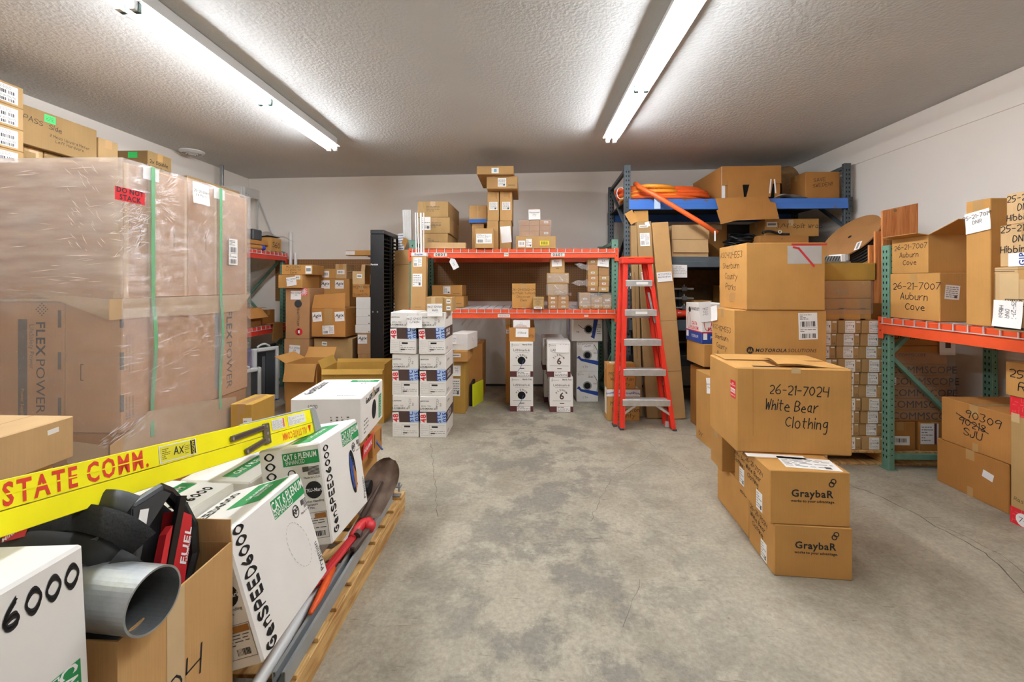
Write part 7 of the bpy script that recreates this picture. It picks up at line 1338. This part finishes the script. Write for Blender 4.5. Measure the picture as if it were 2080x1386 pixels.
def strap(pts, wd, m='black', nm='strap', nv=V((.5, -.7, .5)), sag=.006):
    P = [V(p) for p in pts]; Q = []
    for i in range(len(P) - 1):                              # smooth path through the points
        a, b_, c, d = P[max(i - 1, 0)], P[i], P[i + 1], P[min(i + 2, len(P) - 1)]
        for k in range(6): t = k / 6; Q.append(.5 * ((2 * b_) + (c - a) * t + (2 * a - 5 * b_ + 4 * c - d) * t * t + (3 * b_ - a - 3 * c + d) * t ** 3))
    Q.append(P[-1]); b = MB(); n = len(Q) - 1
    sv = [((Q[min(i + 1, n)] - Q[max(i - 1, 0)]).normalized().cross(nv)).normalized() for i in range(n + 1)]
    def fn(u, v, o=0): i = round(u * n); return Q[i] + sv[i] * wd * (v - .5) + nv.normalized() * (o + sag * (1 - (2 * v - 1) ** 4))
    b.grid(fn, n, 6, m); b.grid(lambda u, v: fn(u, 1 - v, -.006), n, 6, m); b.build(nm, e, smooth=True)
strap([at(-30, 1112, .97), at(60, 1100, .945), at(150, 1108, .93), at(205, 1128, .93), at(250, 1165, .95), at(290, 1195, .98)], .05)
strap([at(60, 1062, .97), at(150, 1050, .96), at(215, 1062, .955), at(262, 1082, .96), at(292, 1105, .98)], .055, 'black_soft')
strap([at(90, 1040, 1.0), at(160, 1022, 1.0), at(225, 1018, 1.0), at(268, 1030, 1.0)], .05, 'dark_plastic')
strap([at(228, 1138, .93), at(252, 1150, .935), at(278, 1168, .95)], .045)
b = MB(); p, q = at(172, 1110, .945), at(216, 1104, .945); b.bar(p, q, .05, .01, 'black_gloss', (0, -.75, .65), .004); b.bar(at(193, 1093, .94), at(197, 1120, .94), .012, .008, 'grey_plastic', (0, -.75, .65)); b.build('buckle', e)
b = MB(); f = Fr(at(5, 1103, .95), (1, .05, .25), (-.2, .55, .8)); b.rect(f, 0, 0, .055, .035, 'tool_red', .004); prt(b, f, 'Milwaukee', .03, .018, .009, 30, 'paper', off=.005); b.build('brand_patch', e)
b = MB(); f = Fr((-1.25, .85, .62), (1, 0, 0), (0, 1, 0)); b.grid(lambda s, t: (-1.25 + .38 * s, .90 + .26 * t, .66 + .02 * sin(7 * s + 3 * t)), 8, 6, 'black_soft'); tag(b.build('black_cloth', smooth=True), 'black padding filling the open carton below the backpack tool', 'cloth')
# ---------------------------------------------------------------- yellow ladder lying folded across the heap
A0 = RT * -.998 + FW * .85 + V((0, 0, 1.052)); A1 = RT * -.902 + FW * 1.95 + V((0, 0, .874)); dv = (A1 - A0).normalized(); A0 = A0 - dv * .45; Ltot = (A1 - A0).length + .03
nrm = (V((0, 0, 1)) - dv * dv.z).normalized(); sd = dv.cross(nrm); tilt = radians(14); zup = nrm * cos(tilt) - (-sd) * 0 + sd * -sin(tilt) * 1.0; zup = (zup - dv * zup.dot(dv)).normalized(); yax = zup.cross(dv)
T = Matrix((dv, yax, zup)).transposed().to_4x4(); T.translation = A0
e = empty('step_ladder', mtx=T); tag(e, 'yellow fibreglass step ladder lying folded across the white cable boxes', 'ladder')
Ti = T.inverted()
def lxz(px, py):                                            # place on the ladder's visible side plane
    r = ray(px, py); o = V((0, 0, EYE)); n = -yax; t = (A0 - o).dot(n) / r.dot(n); q = Ti @ (o + r * t); return q.x, q.z
zb_, zm_, zt__ = -.053, -.005, .053
def wdt(x): return .46 - .13 * x / Ltot
for nm, z0, z1, far in (('front_rail', zm_ + .001, zt__, 0), ('rear_rail', zb_, zm_ - .001, 0), ('front_rail', zm_ + .001, zt__, 1), ('rear_rail', zb_, zm_ - .001, 1)):
    b = MB(); yA, yB = (0, 0) if not far else (wdt(0), wdt(Ltot))
    p, q = V((0, yA, (z0 + z1) / 2)), V((Ltot, yB, (z0 + z1) / 2)); s_ = -1 if not far else 1
    b.bar(p, q, .005, z1 - z0, 'ladder_yellow', (0, 0, 1), .001); b.bar(p + V((0, -s_ * .014, (z1 - z0) / 2 - .0025)), q + V((0, -s_ * .014, (z1 - z0) / 2 - .0025)), .03, .005, 'ladder_yellow', (0, 0, 1), .001); b.bar(p + V((0, -s_ * .014, -(z1 - z0) / 2 + .0025)), q + V((0, -s_ * .014, -(z1 - z0) / 2 + .0025)), .03, .005, 'ladder_yellow', (0, 0, 1), .001)
    f = Fr((0, -.0025, 0), (1, 0, 0), (0, 0, 1))
    if not far and nm == 'front_rail':
        x1_, x0_ = lxz(303, 960)[0], lxz(2, 1030)[0]; n_ = sum(.38 if c == ' ' else _GC[(1, c)][2] for c in 'STATE COMM.') + .12 * 10; xs_ = (x1_ - x0_) / (n_ * .043)
        full = sum(.38 if c == ' ' else _GC[(1, c)][2] for c in 'ALL STATE COMM.') + .12 * 14
        prt(b, f, 'ALL STATE COMM.', x1_ - full * .043 * xs_ / 2, .024, .043, 0, 'stencil_red', 1, xs=xs_, track=.12, off=.001)
        b.rect(f, x1_ - full * .043 * xs_, .0225, x1_ + .01, .0255, 'ladder_yellow', .0014)
    if not far and nm == 'rear_rail':
        a_, c_ = lxz(572, 885)[0], lxz(622, 873)[0]; prt(b, f, 'ALL STATE COMM', (a_ + c_) / 2, -.029, .026, 180, 'stencil_orange', 1, xs=(c_ - a_) / (.026 * (sum(.38 if c == ' ' else _GC[(1, c)][2] for c in 'ALL STATE COMM'))), off=.001)
        x_ = lxz(627, 868)[0]; b.face([f.p(x_ - .012, -.012, .001), f.p(x_, -.045, .001), f.p(x_ + .012, -.012, .001)][::1], 'stencil_red')
    b.build(nm, e)
f = Fr((0, -.0035, 0), (1, 0, 0), (0, 0, 1))
xa_, xc_ = lxz(321, 930)[0], lxz(397, 915)[0]; b = MB(); b.rect(f, xa_, .0, xc_, .046, 'tag_white', .0005); b.rect(f, xa_ + .004, .003, xc_ - .004, .043, 'yellow_label', .001); b.rect(f, xc_ - .022, .003, xc_ - .004, .043, 'black', .0015); prt(b, f, 'CAUTION', xc_ - .013, .023, .009, -90, 'yellow_label', off=.002, xs=.8)
lines_of_print(b, f, xa_ + .008, .008, xa_ + .035, .038, 6, 'print_black', .3, .0015); hand(b, f, 'AX', (xa_ + xc_) / 2, .024, .02, 0, 'print_black', .003, .0015); lines_of_print(b, f, (xa_ + xc_) / 2 + .02, .008, xc_ - .025, .038, 6, 'print_black', .3, .0015); b.build('caution_label', e)
for px0_, px1_, red in ((551, 576, 1), (585, 619, 0)):
    a_, c_ = lxz(px0_, 868)[0], lxz(px1_, 855)[0]; b = MB(); b.rect(f, a_, .006, c_, .046, 'tag_white', .0005); lines_of_print(b, f, a_ + .004, .009, c_ - .008, .042, 8, 'print_grey', .3, .001)
    if red: b.rect(f, c_ - .012, .01, c_ - .003, .044, 'red_light', .001)
    b.build('information_label', e)
xh = lxz(538, 882)[0]; b = MB(); b.box(xh - .018, xh + .018, -.012, -.003, -.036, .04, 'bronze_steel', .003)
for z in (-.022, .002, .028): b.ell(Fr((xh, -.012, z), (1, 0, 0), (0, 0, 1)), 0, 0, .006, .006, 'galvanised', .001, 10)
b.build('hinge_plate', e)
for (px, py), z1 in (((464, 894), .027), ((494, 920), -.018)):
    xx, zz = lxz(px, py); b = MB(); b.bar((xx, -.009, zz), (xh, -.009, z1), .008, .02, 'bronze_steel', (0, 0, 1), .002); b.bar((xx + .01, -.0135, zz), (xh - .02, -.0135, z1), .002, .01, 'dark_iron', (0, 0, 1)); b.ell(Fr((xx, -.0135, zz), (1, 0, 0), (0, 0, 1)), .006, 0, .006, .006, 'galvanised', .001, 10); b.build('spreader_arm', e)
for k in range(5):
    x = .18 + .3 * k; b = MB(); b.box(x - .03, x + .03, .006, wdt(x) - .006, .005, .012, 'aluminium', .002); b.box(x - .03, x - .026, .006, wdt(x) - .006, -.03, .012, 'aluminium'); b.box(x + .026, x + .03, .006, wdt(x) - .006, -.03, .012, 'aluminium'); b.build('step', e)
b = MB(); b.mesh([V(q) for q in ((Ltot - .01, -.01, -.06), (Ltot + .045, -.01, -.058), (Ltot + .03, -.01, .0), (Ltot + .012, -.01, .062), (Ltot - .02, -.01, .058))] + [V((q[0], wdt(Ltot) + .01, q[2])) for q in ((Ltot - .01, 0, -.06), (Ltot + .045, 0, -.058), (Ltot + .03, 0, .0), (Ltot + .012, 0, .062), (Ltot - .02, 0, .058))], [(0, 1, 2, 3, 4), (9, 8, 7, 6, 5)] + [(i, 5 + i, 5 + (i + 1) % 5, (i + 1) % 5) for i in range(5)], 'strut_grey'); b.build('top_cap', e)
# ---------------------------------------------------------------- metal and tools along the pallet edge
def strut(p, q, w_, h_, label, group=None):
    b = MB(); p, q = V(p), V(q); d = (q - p).normalized(); x = d.cross(V((0, 0, 1))).normalized(); b.bar(p - V((0, 0, h_ / 2)), q - V((0, 0, h_ / 2)), w_, .003, 'strut_grey'); b.bar(p + x * w_ / 2, q + x * w_ / 2, .003, h_, 'strut_grey'); b.bar(p - x * w_ / 2, q - x * w_ / 2, .003, h_, 'strut_grey')
    for s in (-1, 1): b.bar(p + x * s * (w_ / 2 - .005) + V((0, 0, h_ / 2)), q + x * s * (w_ / 2 - .005) + V((0, 0, h_ / 2)), .01, .003, 'strut_grey'); b.bar(p + x * s * (w_ / 2 - .01) + V((0, 0, h_ / 2 - .005)), q + x * s * (w_ / 2 - .01) + V((0, 0, h_ / 2 - .005)), .002, .01, 'strut_grey')
    o = b.build('strut_channel'); tag(o, label, 'channel', group); return o
strut((-.838, 1.45, .1475), (-.866, 2.72, .1475), .042, .058, 'grey steel strut channel along the right edge of the front pallet')
strut((-.955, 1.62, .26), (-.935, 2.40, .335), .042, .05, 'grey steel strut channel sticking out past the holed cable box')
b = MB(); b.tube([(-.889, 1.0, .142), (-.945, 2.40, .142)], .022, 'white_pipe', 16); tag(b.build('white_conduit', smooth=True), 'long white conduit lying left of the edge strut channel', 'conduit')
b = MB(); b.tube([(-.918, 1.15, .133), (-.93, 1.62, .133)], .007, 'bronze_steel', 10); tag(b.build('rod', smooth=True), 'thin bronze rod lying under the front leaning cable box', 'rod')
e = empty('pipe_wrench', (-.84, 2.05, .2)); tag(e, 'red pipe wrench lying on the white conduit beside the leaning boxes', 'wrench'); L0 = e.location
h0, h1 = V((-.866, 2.20, .222)) - L0, V((-.905, 1.87, .20)) - L0
b = MB(); b.bar(h0, h1, .042, .022, 'tool_red', (0, 0, 1), .008); b.bar(h0 + (h1 - h0) * .15 + V((0, 0, .012)), h0 + (h1 - h0) * .95 + V((0, 0, .012)), .012, .006, 'tool_red', (0, 0, 1), .002); b.tube([h1 + V((0, -.005, 0)), h1 + V((-.004, -.03, 0))], .016, 'tool_red', 10); b.build('handle', e)
b = MB(); hp = [(h0 + V(q)) for q in ((-.005, -.05, .0), (.0, .02, .008), (.01, .06, .01), (.035, .075, .01), (.055, .05, .008), (.06, .02, .006))]; b.tube(hp, [.022, .027, .029, .029, .027, .022], 'tool_red', 10); b.build('jaw', e, smooth=True)
b = MB(); b.bar(h0 + V((.05, .03, .0)), h0 + V((.025, -.12, -.015)), .03, .026, 'dark_iron', (0, 0, 1), .005); b.tube([h0 + V((.02, -.02, .012)), h0 + V((.018, -.05, .01))], .02, 'dark_iron', 12); b.build('hook_jaw', e)
b = MB(); b.tube([(-.878, 1.96, .197), (-.868, 1.87, .197), (-.856, 1.77, .197), (-.85, 1.69, .196)], [.011, .017, .015, .009], 'tool_orange', 10); tag(b.build('tool_handle', smooth=True), 'orange tool handle lying below the red pipe wrench', 'tool')
e = empty('shovel', (-.83, 2.45, .3)); tag(e, 'old round shovel blade sticking up at the far end of the front pallet', 'shovel'); L0 = e.location
cb, tb = at(735, 1052, 2.36) - L0, at(790, 950, 2.5) - L0; vd = (tb - cb).normalized(); ud = V((.9, .28, .25)); ud = (ud - vd * ud.dot(vd)).normalized(); nd = ud.cross(vd)
def blade(s, t):
    wd = .092 * (min(1, (t * 7) ** .5) if t < .15 else 1) * (1 if t < .6 else max(.03, math.sqrt(max(0, 1 - ((t - .6) / .41) ** 2)))); a = (s - .5) * 2
    return cb + vd * (.325 * t) + ud * (wd * a) + nd * (.035 * a * a - .03 * sin(pi * t) * .6)
b = MB(); b.grid(blade, 14, 20, 'shovel_rust'); b.grid(lambda s, t: V(blade(1 - s, t)) - nd * .003, 14, 20, 'shovel_rust'); b.build('blade', e, smooth=True)
b = MB(); b.tube([cb + vd * .2 + nd * -.006, cb + vd * .05 + nd * .0, cb - vd * .05, cb - vd * .1 + V((0, -.05, 0))], [.006, .016, .018, .018], 'dark_iron', 10); b.build('socket', e, smooth=True)
b = MB(); b.tube([cb - vd * .09 + V((0, -.04, 0)), V((-.99, 1.9, .2)) - L0], .015, 'pallet_wood', 10); b.build('shaft', e, smooth=True)
b = MB(); p = at(742, 990, 2.42); b.tube([p + V((-.07, -.0, -.01)), p + V((.02, 0, .0))], .034, 'black', 16); b.tube([p + V((.015, 0, 0)), p + V((.03, 0, 0))], .038, 'black', 16); tag(b.build('rubber_cap'), 'black rubber pipe cap between the holed box and the shovel blade', 'cap')
e = empty('beam_clamp', (-.845, 2.8, zd)); tag(e, 'galvanised clamp standing on the far end of the front pallet', 'clamp'); b = MB(); b.box(-.03, .03, -.02, .02, 0, .01, 'galvanised', .002); b.box(-.03, -.018, -.02, .02, .01, .07, 'galvanised', .002); b.box(-.03, .035, -.02, .02, .06, .07, 'galvanised', .002); b.tube([(.02, 0, .03), (.02, 0, .09)], .007, 'galvanised', 8); b.build('body', e)
